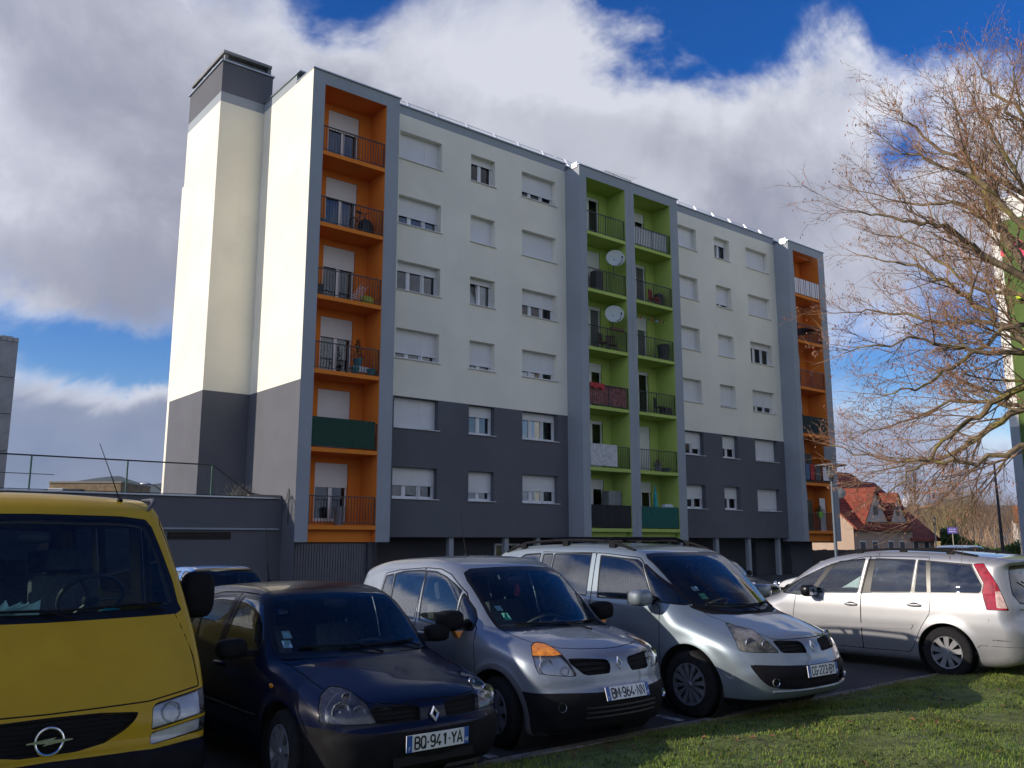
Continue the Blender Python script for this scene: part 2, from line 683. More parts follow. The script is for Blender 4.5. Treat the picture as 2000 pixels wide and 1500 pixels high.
class CarBody:
    """coordinates: u back from the front bumper, y to the car's left, z up"""
    def __init__(self, sp):
        self.sp = sp
        L, H = sp['L'], sp['H']
        hg = 0.01
        prof = catmull(sp['profile'])
        self.prof = prof
        x0, z0 = -0.6, -0.3
        X = np.arange(x0, L + 0.6, hg)
        Zs = np.arange(z0, H + 0.5, hg)
        GX, GZ = np.meshgrid(X, Zs, indexing='ij')
        A = sd_poly(np.stack([GX.ravel(), GZ.ravel()], 1), prof).reshape(GX.shape)
        self.G = Grid2(gauss2(A, sp.get('soft', 1.6)), x0, z0, hg)
        self.plan = smooth1(sp['plan'], 0.12)
        self.low = smooth1(sp['lower'], 0.03)
        self.belt = smooth1(sp['belt'], 0.08)
        self.hw = sp['hw']

    def width(self, u, z):
        sp = self.sp
        b = self.belt(u)
        d = z - b
        tt = 0.5 * (d + np.sqrt(d * d + 0.0016))
        w = self.hw * self.plan(u) * self.low(np.minimum(z, b)) - sp['tum'] * tt - sp.get('tum2', 0.0) * tt * tt
        w = w - sp.get('shoulder', 0.0) / (1 + np.exp(-d / 0.012))
        for (wu, wz, wr) in sp['wheels']:
            r = np.sqrt((u - wu) ** 2 + (z - wz) ** 2)
            w = w + sp.get('flare', 0.012) * np.exp(-((r - wr - 0.05) / 0.06) ** 2)
        return w

    def F(self, u, y, z):
        sp = self.sp
        q = np.minimum(np.abs(y) / self.hw, 1.3)
        f0, f1 = sp.get('bow_f', (0.9, 2.2))
        wf = np.clip((f1 - u) / (f1 - f0), 0, 1)
        wf = wf * wf * (3 - 2 * wf)
        r0, r1 = sp.get('bow_r', (sp['L'] - 0.9, sp['L'] - 0.2))
        wr = np.clip((u - r0) / (r1 - r0), 0, 1)
        wr = wr * wr * (3 - 2 * wr)
        cf, pf = sp['cf']
        cr, pr = sp['cr']
        cfz = cf if not callable(cf) else cf(z)
        ue = u - cfz * q ** pf * wf + cr * q ** pr * wr
        ze = z + sp.get('crown', 0.05) * q * q
        p = self.G(ue, ze)
        w = np.abs(y) - self.width(u, z)
        k = sp.get('round', 0.12)
        if 'round_f' in sp:
            k = k + (sp['round_f'] - k) * np.clip((1.2 - u) / 0.8, 0, 1)
        h = np.maximum(k - np.abs(p - w), 0) / k
        f = np.maximum(p, w) + h * h * k * 0.25
        if 'extra' in sp:
            f = sp['extra'](f, u, y, z)
        return f

    def mesh(self, h):
        sp = self.sp
        u = np.arange(-0.08, sp['L'] + 0.1, h)
        y = np.arange(-self.hw - 0.08, self.hw + 0.08 + h, h)
        z = np.arange(0.08, sp['H'] + 0.1, h)
        U, Y, Z = np.meshgrid(u, y, z, indexing='ij')
        F = self.F(U.ravel(), Y.ravel(), Z.ravel()).reshape(U.shape)
        V, Q = surface_nets(F, (u[0], y[0], z[0]), h)
        for it in range(3):
            f = self.F(*V.T)
            g = self.grad(V)
            V = V - np.clip(f / np.maximum((g * g).sum(1), 0.2), -h, h)[:, None] * g
        N = self.grad(V, 0.012)
        N /= np.linalg.norm(N, axis=1)[:, None]
        self.V, self.N = V, N
        T = np.concatenate([Q[:, [0, 1, 2]], Q[:, [0, 2, 3]]])
        fn = np.cross(V[T[:, 1]] - V[T[:, 0]], V[T[:, 2]] - V[T[:, 0]])
        flip = (fn * N[T].sum(1)).sum(1) < 0
        T[flip] = T[flip][:, ::-1]
        self.T = T
        self.lab = np.zeros(len(T), np.int32)
        self.names = ['body']
        return self

    def grad(self, V, e=0.006):
        g = np.zeros_like(V)
        for a in range(3):
            d = np.zeros(3)
            d[a] = e
            g[:, a] = (self.F(*(V + d).T) - self.F(*(V - d).T)) / (2 * e)
        return g

    # ---- cutting
    def cut(self, f, mask):
        V, N, T = self.V, self.N, self.T
        f = np.where(np.abs(f) < 2e-4, 2e-4, f)
        sg = f < 0
        ts = sg[T]
        k = ts.sum(1)
        mix = (k > 0) & (k < 3) & mask
        M = T[mix]
        ml = self.lab[mix]
        ms = ts[mix]
        mk = k[mix]
        # rotate so that the lone vertex is first
        lone = np.where((mk == 1)[:, None], ms, ~ms)
        j = lone.argmax(1)
        ar = np.arange(len(M))
        a, b, c = M[ar, j], M[ar, (j + 1) % 3], M[ar, (j + 2) % 3]

        def edge(p, q):
            lo, hi = np.minimum(p, q), np.maximum(p, q)
            return lo * (len(V) + 1) + hi
        keys = np.concatenate([edge(a, b), edge(a, c)])
        uq, inv = np.unique(keys, return_inverse=True)
        lo, hi = uq // (len(V) + 1), uq % (len(V) + 1)
        t = f[lo] / (f[lo] - f[hi])
        nv = V[lo] + t[:, None] * (V[hi] - V[lo])
        nn = N[lo] + t[:, None] * (N[hi] - N[lo])
        nn /= np.linalg.norm(nn, axis=1)[:, None] + 1e-12
        pab, pac = inv[:len(M)] + len(V), inv[len(M):] + len(V)
        nt = np.concatenate([np.stack([a, pab, pac], 1), np.stack([pab, b, c], 1), np.stack([pab, c, pac], 1)])
        nl = np.concatenate([ml, ml, ml])
        inside = np.concatenate([ms[ar, j], ~ms[ar, j], ~ms[ar, j]])
        keep = ~mix
        sel = np.concatenate([(k[keep] == 3) & mask[keep], inside])
        self.V, self.N = np.concatenate([V, nv]), np.concatenate([N, nn])
        self.T = np.concatenate([T[keep], nt])
        self.lab = np.concatenate([self.lab[keep], nl])
        return sel

    def tri_mask(self, where):
        c = self.V[self.T].mean(1)
        n = self.N[self.T].mean(1)
        return where(c[:, 0], c[:, 1], c[:, 2], n)

    def label(self, name):
        if name not in self.names:
            self.names.append(name)
        return self.names.index(name)

    def field(self, proj, poly, grow=0.0):
        V = self.V
        u, y, z = V.T
        Q = {'side': (u, z), 'front': (np.abs(y), z), 'frontl': (y, z), 'top': (u, np.abs(y)), 'q': (np.abs(y) + 0.5 * u, z), 'rear': (np.abs(y), z),
             'qr': (np.abs(y) + 0.5 * (self.sp['L'] - u), z)}[proj]
        Q = np.stack(Q, 1)
        poly = np.asarray(poly, float)
        m = 0.08 + abs(grow)
        near = ((Q > poly.min(0) - m) & (Q < poly.max(0) + m)).all(1)
        f = np.full(len(V), 1.0)
        f[near] = sd_poly(Q[near], poly)
        return f

    def region(self, name, proj, poly, where=None, grow=0.0, over=None, band=None):
        """give the faces inside poly (grown by grow, or within band of its outline) the label name"""
        f = self.field(proj, poly, grow)
        f = np.abs(f) - band if band else f - grow
        return self.mark(name, f, proj, where, over)

    def mark(self, name, f, proj='side', where=None, over=None):
        L = self.sp['L']
        dflt = {'side': lambda u, y, z, n: (np.abs(n[:, 1]) > 0.30) & (np.abs(y) > 0.35), 'front': lambda u, y, z, n: (u < L * 0.5) & (n[:, 0] < 0.05),
                'frontl': lambda u, y, z, n: (u < L * 0.5) & (n[:, 0] < 0.05), 'q': lambda u, y, z, n: (u < L * 0.4) & (n[:, 2] < 0.97),
                'top': lambda u, y, z, n: n[:, 2] > 0.1, 'rear': lambda u, y, z, n: (u > L * 0.6) & (n[:, 0] > -0.05),
                'qr': lambda u, y, z, n: (u > L * 0.6)}[proj]
        m = self.tri_mask(dflt)
        if where is not None:
            m &= self.tri_mask(where)
        if over is not None:
            m &= np.isin(self.lab, [self.label(o) for o in over])
        sel = self.cut(f, m)
        self.lab[sel] = self.label(name)

    # ---- output
    def emit(self, labels, name, material, parent, off=0.0, side=None, where=None):
        if isinstance(labels, str):
            labels = [labels]
        ids = [self.names.index(l) for l in labels if l in self.names]
        sel = np.isin(self.lab, ids)
        if side is not None:
            cy = self.V[self.T].mean(1)[:, 1]
            sel &= (cy * side > 0)
        if where is not None:
            sel &= where(*self.V[self.T].mean(1).T)
        T = self.T[sel]
        if not len(T):
            return None
        uq, inv = np.unique(T, return_inverse=True)
        V, N = self.V[uq], self.N[uq]
        V = V + N * off
        Tn = inv.reshape(-1, 3)
        P = V * np.array([-1, 1, 1])
        Nn = N * np.array([-1, 1, 1])
        Tn = Tn[:, ::-1]
        return arr_mesh(name, P, Tn, material, parent, Nn)
    # point on the surface at given y,z (front) or u,z (side)

    def front_u(self, y, z, lo=-0.1, hi=2.5):
        us = np.linspace(lo, hi, 1301)
        f = self.F(us, np.full_like(us, y), np.full_like(us, z))
        i = np.argmax(f < 0)
        return us[i]

    def side_y(self, u, z):
        ys = np.linspace(self.hw + 0.1, 0.2, 600)
        f = self.F(np.full_like(ys, u), ys, np.full_like(ys, z))
        return ys[np.argmax(f < 0)]

    def top_z(self, u, y):
        zs = np.linspace(self.sp['H'] + 0.2, 0.3, 1200)
        f = self.F(np.full_like(zs, u), np.full_like(zs, y), zs)
        return zs[np.argmax(f < 0)]
# ------------------------------------------------------------------ car materials
M_TYRE = mat('tyre rubber', (0.013, 0.013, 0.014), 0.85, spec=.25, var=0.3, vscale=20, bump=0.3, bscale=120)
M_BLACK = mat('black trim plastic', (0.011, 0.011, 0.013), 0.65, var=0.2, vscale=8, bump=0.12, bscale=300, spec=.1)
M_GLOSSBLACK = mat('gloss black trim', (0.008, 0.008, 0.009), 0.28, spec=.3)
M_GAP = mat('shut line shadow', (0.006, 0.006, 0.006), 0.9)
M_LINER = mat('car interior cloth', (0.035, 0.036, 0.04), 0.9, var=0.2, vscale=12, bump=0.15, bscale=200)
M_SEAT = mat('seat cloth', (0.045, 0.047, 0.055), 0.92, var=0.3, vscale=30, bump=0.2, bscale=250)
M_DASH = mat('dashboard plastic', (0.025, 0.026, 0.028), 0.6, bump=0.1, bscale=200)
M_CHROME = mat('bright chrome', (0.75, 0.76, 0.78), 0.12, 1.0)
M_REFLECT = mat('lamp reflector', (0.80, 0.81, 0.82), 0.22, 0.9, var=0.25, vscale=25)
M_HOUSING = mat('lamp housing', (0.82, 0.83, 0.84), 0.35, 0.15, var=0.12, vscale=10)
M_ALLOY = mat('alloy wheel', (0.50, 0.51, 0.53), 0.32, 0.85, var=0.1, vscale=15)
M_CAP = mat('grey wheel cover', (0.30, 0.31, 0.33), 0.42, 0.6, var=0.15, vscale=15)
M_DARKWHEEL = mat('dark wheel inside', (0.02, 0.02, 0.021), 0.7)
M_PLATEW = mat('number plate white', (0.72, 0.73, 0.72), 0.35, var=0.05, vscale=10)
M_PLATEB = mat('number plate blue', (0.012, 0.09, 0.34), 0.4)
M_PLATEK = mat('number plate black', (0.006, 0.006, 0.006), 0.5)
M_AMBER = mat('amber lens', (0.85, 0.26, 0.02), 0.08, coat=0.8, var=0.35, vscale=18)
M_REDLENS = mat('red lens', (0.34, 0.010, 0.014), 0.08, coat=0.8, var=0.3, vscale=14)
G_SIDE = glass_mat('side window glass', (0.70, 0.82, 0.78), 1.52, dust=0.012, k=1.8)
G_WS = glass_mat('windscreen glass', (0.82, 0.95, 0.89), 1.5, dust=0.012, k=1.0)
G_DARK = glass_mat('privacy glass', (0.10, 0.12, 0.14), 1.52, dust=0.015, k=2.0)
G_LENS = glass_mat('clear lamp lens', (0.90, 0.92, 0.94), 1.42, 0.02, dust=.10)
G_OLDLENS = glass_mat('yellowed lamp lens', (0.74, 0.70, 0.50), 1.42, 0.08, dust=0.55)


def paint(name, base, metal=0.0, rough=0.35, coat=1.0, var=0.04, dust=.5):
    """car paint: fine metal flake under clear coat, with a film of road dust"""
    if name in MATS:
        return MATS[name]
    m = mat(name, base, rough, metal, coat, var=var, vscale=2.0)
    t = m.node_tree
    g = NG(t)
    b = t.nodes['Principled BSDF']
    b.inputs['Specular IOR Level'].default_value = .10
    vec = g.n('ShaderNodeTexCoord').outputs['Object']
    x, y, z = g.xyz(vec)
    low = g.step(z, 0.75, 0.15)
    f = g.m('MULTIPLY', g.m('ADD', g.m('MULTIPLY', low, 0.55), 0.10), g.step(g.noise(vec, 5.0, 8, 0.7), 0.3, 0.75))
    old = b.inputs['Base Color'].links[0].from_socket
    t.links.new(g.mix(g.m('MULTIPLY', f, dust), old, (0.12, 0.105, 0.085, 1)), b.inputs['Base Color'])
    t.links.new(g.m('ADD', g.m('MULTIPLY', f, 0.35), rough), b.inputs['Roughness'])
    t.links.new(g.m('SUBTRACT', coat, g.m('MULTIPLY', f, 0.6), clamp=True), b.inputs['Coat Weight'])
    fl = g.n('ShaderNodeBump')
    fl.inputs['Strength'].default_value = 0.012 if metal > 0.1 else 0.008
    fl.inputs['Distance'].default_value = 0.01
    t.links.new(g.noise(vec, 260.0, 2, 0.5), fl.inputs['Height'])
    t.links.new(fl.outputs[0], b.inputs['Normal'])
    return m


# ------------------------------------------------------------------ car pieces
def make_wheel(parent, x, y, z, r, side, style, width=0.2, steer=0.0):
    """tyre with its rim as a child; side +1 is the car's left"""
    e = side
    tyre = MB()
    w = width
    rr = r * 0.64
    prof = [(rr, -w * .42), (rr + .012, -w * .5), (r * .9, -w * .5), (r * .97, -w * .43), (r, -w * .3), (r, w * .3), (r * .97, w * .43), (r * .9, w * .5), (rr + .012, w * .5), (rr, w * .42)]
    tyre.lathe(prof, 40, 'y')
    o = tyre.build('wheel', M_TYRE, parent, smooth=True)
    o.location = (x, y, z)
    o.rotation_euler = (0, 0, steer)
    rim = MB()
    fy = e * w * 0.5
    f = lambda d: fy - e * d
    M = M_ALLOY if style == 'alloy' else M_CAP
    dark = MB()
    dark.lathe([(0.001, f(.075)), (rr * .95, f(.075)), (rr, f(.02))], 36, 'y')
    dk = dark.build('brake_disc', M_DARKWHEEL, o, smooth=True)
    rim.lathe([(rr * .90, f(.035)), (rr * .94, f(.0)), (rr * 1.0, f(-.002)), (rr * 1.015, f(.012))], 40, 'y')
    rim.lathe([(0.001, f(-.004)), (rr * .13, f(-.002)), (rr * .17, f(.012)), (rr * .2, f(.04))], 20, 'y')
    n = {'alloy': 9, 'cover': 12, 'plain': 7}[style]
    for k in range(n):
        a = 2 * math.pi * (k + .3) / n
        wa, wb = {'alloy': (.040, .072), 'cover': (.018, .052), 'plain': (.06, .07)}[style]
        wa, wb = wa * rr / .2, wb * rr / .2
        c, s = math.cos(a), math.sin(a)

        def pt(rad, t, d):
            return (c * rad - s * t, f(d), s * rad + c * t)
        r0, r1 = rr * .14, rr * .93
        vs = [pt(r0, -wa / 2, .008), pt(r0, wa / 2, .008), pt(r1, wb / 2, .0), pt(r1, -wb / 2, .0),
              pt(r0, -wa / 2, .035), pt(r0, wa / 2, .035), pt(r1, wb / 2, .04), pt(r1, -wb / 2, .04)]
        rim.add(vs, [(0, 1, 2, 3), (0, 4, 5, 1), (1, 5, 6, 2), (2, 6, 7, 3), (3, 7, 4, 0)])
        if style == 'alloy':
            for q in (-1, 1):
                a2 = a + math.pi / n * .9
                rim.ball((math.cos(a2) * rr * .24, f(.02), math.sin(a2) * rr * .24), .011, .011, .011, 6, 4)
    rim.build('rim', M, o, smooth=True, angle=R(30))
    return o


def _arc(cx, cy, rx, ry, a0, a1, n=7):
    return [(cx + rx * math.cos(R(a0 + (a1 - a0) * k / n)), cy + ry * math.sin(R(a0 + (a1 - a0) * k / n))) for k in range(n + 1)]


# stroke letters for the plates: each glyph is a list of polylines in a unit box
GLYPH = {
    'A': [[(0, 0), (.5, 1), (1, 0)], [(.17, .3), (.83, .3)]],
    'B': [[(.05, 0), (.05, 1)], [(.05, 1)] + _arc(.55, .76, .4, .24, 90, -90) + [(.05, .52)], [(.05, .52)] + _arc(.55, .26, .45, .26, 90, -90) + [(.05, 0)]],
    'C': [_arc(.5, .72, .45, .28, 20, 180) + _arc(.5, .28, .45, .28, 180, 340)],
    'G': [_arc(.5, .72, .45, .28, 20, 180) + _arc(.5, .28, .45, .28, 180, 360) + [(.95, .45), (.55, .45)]],
    'M': [[(0, 0), (0, 1), (.5, .35), (1, 1), (1, 0)]],
    'N': [[(.04, 0), (.04, 1), (.96, 0), (.96, 1)]],
    'Q': [_arc(.5, .72, .45, .28, 0, 180) + _arc(.5, .28, .45, .28, 180, 360) + [(.95, .72)], [(.6, .22), (1.0, -.04)]],
    'Y': [[(0, 1), (.5, .48), (1, 1)], [(.5, .48), (.5, 0)]],
    '1': [[(.22, .78), (.58, 1), (.58, 0)]],
    '2': [_arc(.5, .73, .43, .27, 165, -20) + [(.05, 0), (.95, 0)]],
    '3': [_arc(.47, .75, .42, .25, 155, -90), _arc(.47, .25, .46, .25, 90, -155)],
    '4': [[(.66, 0), (.66, .40)], [(.62, 1), (.02, .24), (1.0, .24)]],
    '6': [_arc(.5, .30, .45, .30, 0, 360, 14), [(.08, .40), (.12, .62), (.45, 1)]],
    '9': [_arc(.5, .70, .45, .30, 0, 360, 14), [(.95, .66), (.92, .30)] + _arc(.5, .26, .44, .26, 0, -150)],
    '-': [[(.2, .45), (.8, .45)]],
}


def flat_stroke(m, pts, w, x):
    """a flat ribbon of half width w along pts (y, z), lying at x"""
    n = len(pts)
    L, Rr = [], []
    for i, p in enumerate(pts):
        a, b = pts[max(0, i - 1)], pts[min(n - 1, i + 1)]
        d = Vector((b[0] - a[0], b[1] - a[1]))
        d = d.normalized() if d.length > 1e-9 else Vector((1, 0))
        e = Vector((-d.y, d.x))
        k = 1.0
        if 0 < i < n - 1:
            d1 = Vector((p[0] - a[0], p[1] - a[1])).normalized()
            c = max(.45, abs(e.dot(Vector((-d1.y, d1.x)))))
            k = 1 / c
        L.append((x, p[0] + e.x * w * k, p[1] + e.y * w * k))
        Rr.append((x, p[0] - e.x * w * k, p[1] - e.y * w * k))
    for i in range(n - 1):
        m.quad(Rr[i], Rr[i + 1], L[i + 1], L[i])


def number_plate(parent, x, z, tilt, text, code, y=0.0, yaw=0.0):
    o = MB().box(-.004, .004, -.26, .26, -.055, .055).build('number_plate', M_PLATEW, parent, bevel=.002)
    o.location = (x, y, z)
    o.rotation_euler = (0, tilt, yaw)
    # seen from the front: the picture's left is the car's right (-y)
    MB().box(.0042, .0056, -.26, -.215, -.055, .055).build('country_band', M_PLATEB, o)
    MB().box(.0042, .0056, .222, .26, -.055, .055).build('region_band', M_PLATEB, o)
    ch = MB()
    unit = [1.0 if c != '-' else .55 for c in text]
    tot = sum(unit)
    yc = -.198
    for c, w_ in zip(text, unit):
        cell = .406 * w_ / tot
        gw, gh = min(.040, cell * .80), .076
        for st_ in GLYPH[c]:
            flat_stroke(ch, [(yc + cell / 2 + (p[0] - .5) * gw, (p[1] - .5) * gh) for p in st_], .0066, .0049)
        yc += cell
    ch.build('plate_number', M_PLATEK, o)
    Mf = Matrix(((0, 0, 1, .0062), (1, 0, 0, -.2375), (0, 1, 0, -.032), (0, 0, 0, 1)))
    text_part('F', .034, .0003, M_PLATEW, o, 'country_letter', M=Mf)
    Mr = Matrix(((0, 0, 1, .0062), (1, 0, 0, .241), (0, 1, 0, -.025), (0, 0, 0, 1)))
    text_part(code, .036, .0003, M_PLATEW, o, 'region_number', sx=.8, M=Mr)
    return o


def diamond_badge(parent, x, z, tilt, h=.115):
    a, b = h / 2, h * .37
    m = MB()
    out, inn = [(0, a), (b, 0), (0, -a), (-b, 0)], [(0, a * .50), (b * .46, 0), (0, -a * .50), (-b * .46, 0)]
    mid = [((p[0] + q[0]) / 2, (p[1] + q[1]) / 2) for p, q in zip(out, inn)]
    vs = [(0, p[0], p[1]) for p in out] + [(.012, p[0], p[1]) for p in mid] + [(.003, p[0], p[1]) for p in inn]
    fs = []
    for k in range(4):
        j = (k + 1) % 4
        fs += [(k, j, 4 + j, 4 + k), (4 + k, 4 + j, 8 + j, 8 + k)]
    m.add(vs, fs)
    o = m.build('diamond_badge', mat('satin chrome badge', (.80, .81, .82), .32, .55), parent)
    o.location = (x, 0, z)
    o.rotation_euler = (0, tilt, 0)
    return o


def seat_set(parent, x, y, z, w=.5, h=.62, tint=None, name='seat', head=True):
    mt = tint or M_SEAT
    s = MB().box(-.02, .50, -w / 2, w / 2, 0, .16)
    o = s.build(name, mt, parent, smooth=True, bevel=.05)
    o.location = (x, y, z)
    b = MB().box(-.07, .07, -w / 2, w / 2, 0, h).build('seat_back', mt, o, smooth=True, bevel=.055)
    b.location = (-.04, 0, .10)
    b.rotation_euler = (0, R(-16), 0)
    if head:
        ys = [0] if w < .7 else [-w * .33, w * .33]
        m = MB()
        for q in ys:
            m.box(-.045, .045, q - .13, q + .13, h + .03, h + .22)
        hd = m.build('headrest', mt, o, smooth=True, bevel=.04)
        hd.location = (-.04, 0, .10)
        hd.rotation_euler = (0, R(-16), 0)
    return o


def steering_wheel(parent, x, y, z, tilt=62, r=.185):
    m = MB()
    n = 28
    pts = [(r * math.cos(2 * math.pi * k / n), r * math.sin(2 * math.pi * k / n), 0) for k in range(n + 1)]
    m.tube(pts, .016, 8, cap=False)
    for a in (90, 210, 330):
        c, s = math.cos(R(a)), math.sin(R(a))
        m.tube([(0, 0, -.02), (c * r, s * r, 0)], .014, 6)
    m.ball((0, 0, -.015), .065, .065, .03, 14, 8)
    o = m.build('steering_wheel', M_DASH, parent, smooth=True)
    o.location = (x, y, z)
    o.rotation_euler = (0, R(-(90 - tilt) - 0), 0)
    return o


def door_mirror(parent, x, y, z, side, mt, size=(.10, .125, .085), lamp=None):
    m = MB().ball((0, 0, 0), size[0], size[1], size[2], 18, 12, .62)
    o = m.build('door_mirror', mt, parent, smooth=True)
    o.location = (x, y, z)
    a = MB().box(-.03, .03, -.09, .09, -.025, .02).build('mirror_arm', M_BLACK, o, bevel=.01)
    a.location = (0, -side * (size[1] + .02), -size[2] * .55)
    g = MB().box(-.004, .004, -size[1] * .78, size[1] * .78, -size[2] * .72, size[2] * .72).build('mirror_glass', M_CHROME, o)
    g.location = (-size[0] * .93, 0, 0)
    if lamp:
        q = MB().prism([(-.05, .0), (.05, .0), (.0, -.07)], 'x', -.03, .05).build('indicator', M_AMBER, o, bevel=.008)
        q.location = (size[0] * .3, -side * .05, -size[2] * 1.0)
    return o


def handle(parent, body, u, z, side, mt, w=.2):
    y = body.side_y(u, z)
    m = MB().ball((0, 0, 0), w / 2, .022, .020, 14, 8, .7)
    o = m.build('door_handle', mt, parent, smooth=True)
    o.location = (-u, side * (y + .012), z)
    d = MB().ball((0, 0, 0), w * .36, .008, .034, 14, 6).build('handle_recess', M_GAP, o, smooth=True)
    d.location = (0, -side * .012, 0)
    return o


def lamp_bowl(parent, p, r, aim, depth=.05, ring=M_REFLECT):
    m = MB().lathe([(.001, -depth), (r * .45, -depth * .9), (r * .8, -depth * .5), (r, 0), (r * 1.08, .004), (r * 1.1, -.01)], 22, 'x')
    m.ball((-depth * .6, 0, 0), r * .22, r * .22, r * .22, 10, 6)
    o = m.build('lamp_bowl', ring, parent, smooth=True)
    o.location = p
    o.rotation_euler = aim
    return o


def wiper(parent, pts):
    return MB().tube(pts, .009, 5).build('wiper', M_BLACK, parent, smooth=True)


def assemble_car(name, sp, s, n, label, h=.025, yaw=0.0, gz=0.0, group='cars parked in the front row', cat='car'):
    """builds one car from its specification; (s, n) is where the middle of its front bumper stands"""
    root = empty(name, sn(s, n, gz), ANG_N + yaw)
    tag(root, label, cat, group)
    B = CarBody(sp).mesh(h)
    L, hw = sp['L'], sp['hw']
    P = sp['paint']
    fine = sp.get('fine', True)
    # lower black plastics, panels, then glass and lamps
    for (nm, proj, poly, kw) in sp.get('regions', []):
        B.region(nm, proj, poly, **kw)
    doors = sp.get('doors', [])
    for k, d in enumerate(doors):
        B.region('door%d' % k, 'side', d, over=['body'])
        if fine:
            B.region('gap', 'side', d, band=.0045, where=lambda u, y, z, nn: (np.abs(nn[:, 1]) > .5))
    for (proj, poly) in sp.get('gaps', []):
        B.region('gap', proj, poly, band=.0045)
    wins = sp.get('windows', [])
    for k, (poly, g) in enumerate(wins):
        B.region('seal', 'side', poly, grow=.016)
    for k, (poly, g) in enumerate(wins):
        B.region('win%d' % k, 'side', poly)
    if 'pillars' in sp:
        for poly in sp['pillars']:
            B.region('blackpillar', 'side', poly, over=['body'] + ['door%d' % k for k in range(len(doors))])
    if 'ws' in sp:
        B.region('wsband', 'front', sp['ws'], grow=.025, where=sp.get('ws_where'))
        B.region('windscreen', 'front', sp['ws'], grow=-.012, where=sp.get('ws_where'))
    if 'rw' in sp:
        B.region('wsband', 'rear', sp['rw'], grow=.02, where=sp.get('rw_where'))
        B.region('rearwin', 'rear', sp['rw'], where=sp.get('rw_where'))
    for (nm, proj, poly, kw) in sp.get('late', []):
        B.region(nm, proj, poly, **kw)
    for k, (proj, poly) in enumerate(sp.get('headlights', [])):
        B.region('gap', proj, poly, grow=.006)
        B.region('headlight', proj, poly)
    if 'amber' in sp:
        B.region('amber', *sp['amber'], over=['headlight'])
    for (proj, poly) in sp.get('taillights', []):
        B.region('gap', proj, poly, grow=.006)
        B.region('taillight', proj, poly)
        if 'tailclear' in sp:
            B.region('tailclear', 'side', sp['tailclear'], over=['taillight'])
    grl = sp.get('grilles', [])
    for k, (proj, poly, pitch) in enumerate(grl):
        B.region('grillerim%d' % k, proj, poly, grow=.008)
        B.region('grille%d' % k, proj, poly)
    for (wu, wz, wr) in sp['wheels']:
        f = np.hypot(B.V[:, 0] - wu, B.V[:, 2] - wz) - (wr + sp.get('arch', .055))
        if sp.get('archlip'):
            m = B.tri_mask(lambda u, y, z, nn: (np.abs(y) > hw * .72))
            sel = B.cut(f - sp['archlip'], m)
            B.lab[sel] = B.label('lip')
            f = np.hypot(B.V[:, 0] - wu, B.V[:, 2] - wz) - (wr + sp.get('arch', .055))
        m = B.tri_mask(lambda u, y, z, nn: (np.abs(y) > hw - .34))
        sel = B.cut(f, m)
        B.lab[sel] = B.label('hole')
    # ---- parts
    B.emit(['body'], 'body_shell', P, root)
    for k in range(len(doors)):
        for sd in (1, -1):
            d = B.emit('door%d' % k, 'door', P, root, side=sd)
            if d and k < len(sp.get('handles', [])):
                hu, hz = sp['handles'][k]
                handle(d, B, hu, hz, sd, sp.get('handle_mat', P))
    B.emit('gap', 'shut_lines', M_GAP, root, off=-.006)
    for sd in (1, -1):
        B.emit(['seal', 'blackpillar'], 'window_trim', sp.get('trim_mat', M_GLOSSBLACK), root, off=-.002, side=sd)
        for (wu, wz, wr) in sp['wheels']:
            B.emit('lip', 'arch_trim', sp.get('lip_mat', M_BLACK), root, off=.004, side=sd, where=lambda u, y, z: np.abs(u - wu) < .7)
    B.emit('wsband', 'windscreen_surround', sp.get('trim_mat', M_GLOSSBLACK), root, off=-.002, where=lambda u, y, z: u < L * .5)
    B.emit('wsband', 'rear_window_surround', sp.get('trim_mat', M_GLOSSBLACK), root, off=-.002, where=lambda u, y, z: u > L * .5)
    B.emit('black', 'bumper', sp.get('bumper_mat', M_BLACK), root, off=.001)
    B.emit('hood', 'bonnet', P, root)
    B.emit('cowl', 'scuttle_panel', M_BLACK, root, off=-.01)
    B.emit('mould', 'side_moulding', sp.get('mould_mat', P), root, off=.008)
    for k, (poly, g) in enumerate(wins):
        for sd in (1, -1):
            B.emit('win%d' % k, 'side_window', g, root, off=-.004, side=sd)
    B.emit('windscreen', 'windscreen', sp.get('ws_mat', G_WS), root, off=-.003)
    B.emit('rearwin', 'rear_window', sp.get('rw_mat', G_DARK), root, off=-.003)
    for sd in (1, -1):
        hl = B.emit(['headlight', 'amber'], 'headlight', sp.get('hl_mat', M_HOUSING), root, off=-.035, side=sd)
        if hl:
            B.emit('headlight', 'lens', sp.get('lens', G_LENS), hl, side=sd)
            for (bu, by, bz, br) in sp.get('bowls', []):
                fu = B.front_u(by, bz) + .022
                lamp_bowl(hl, (-fu, sd * by, bz), br, (0, R(-8), sd * R(12)))
        am = B.emit('amber', 'indicator', M_AMBER, root, side=sd)
        tl_ = B.emit('taillight', 'tail_light', M_REDLENS, root, side=sd)
        if tl_:
            B.emit('tailclear', 'reversing_light', mat('rosy white lens', (.62, .42, .36), .08, coat=.8, var=.3, vscale=20), tl_, side=sd)
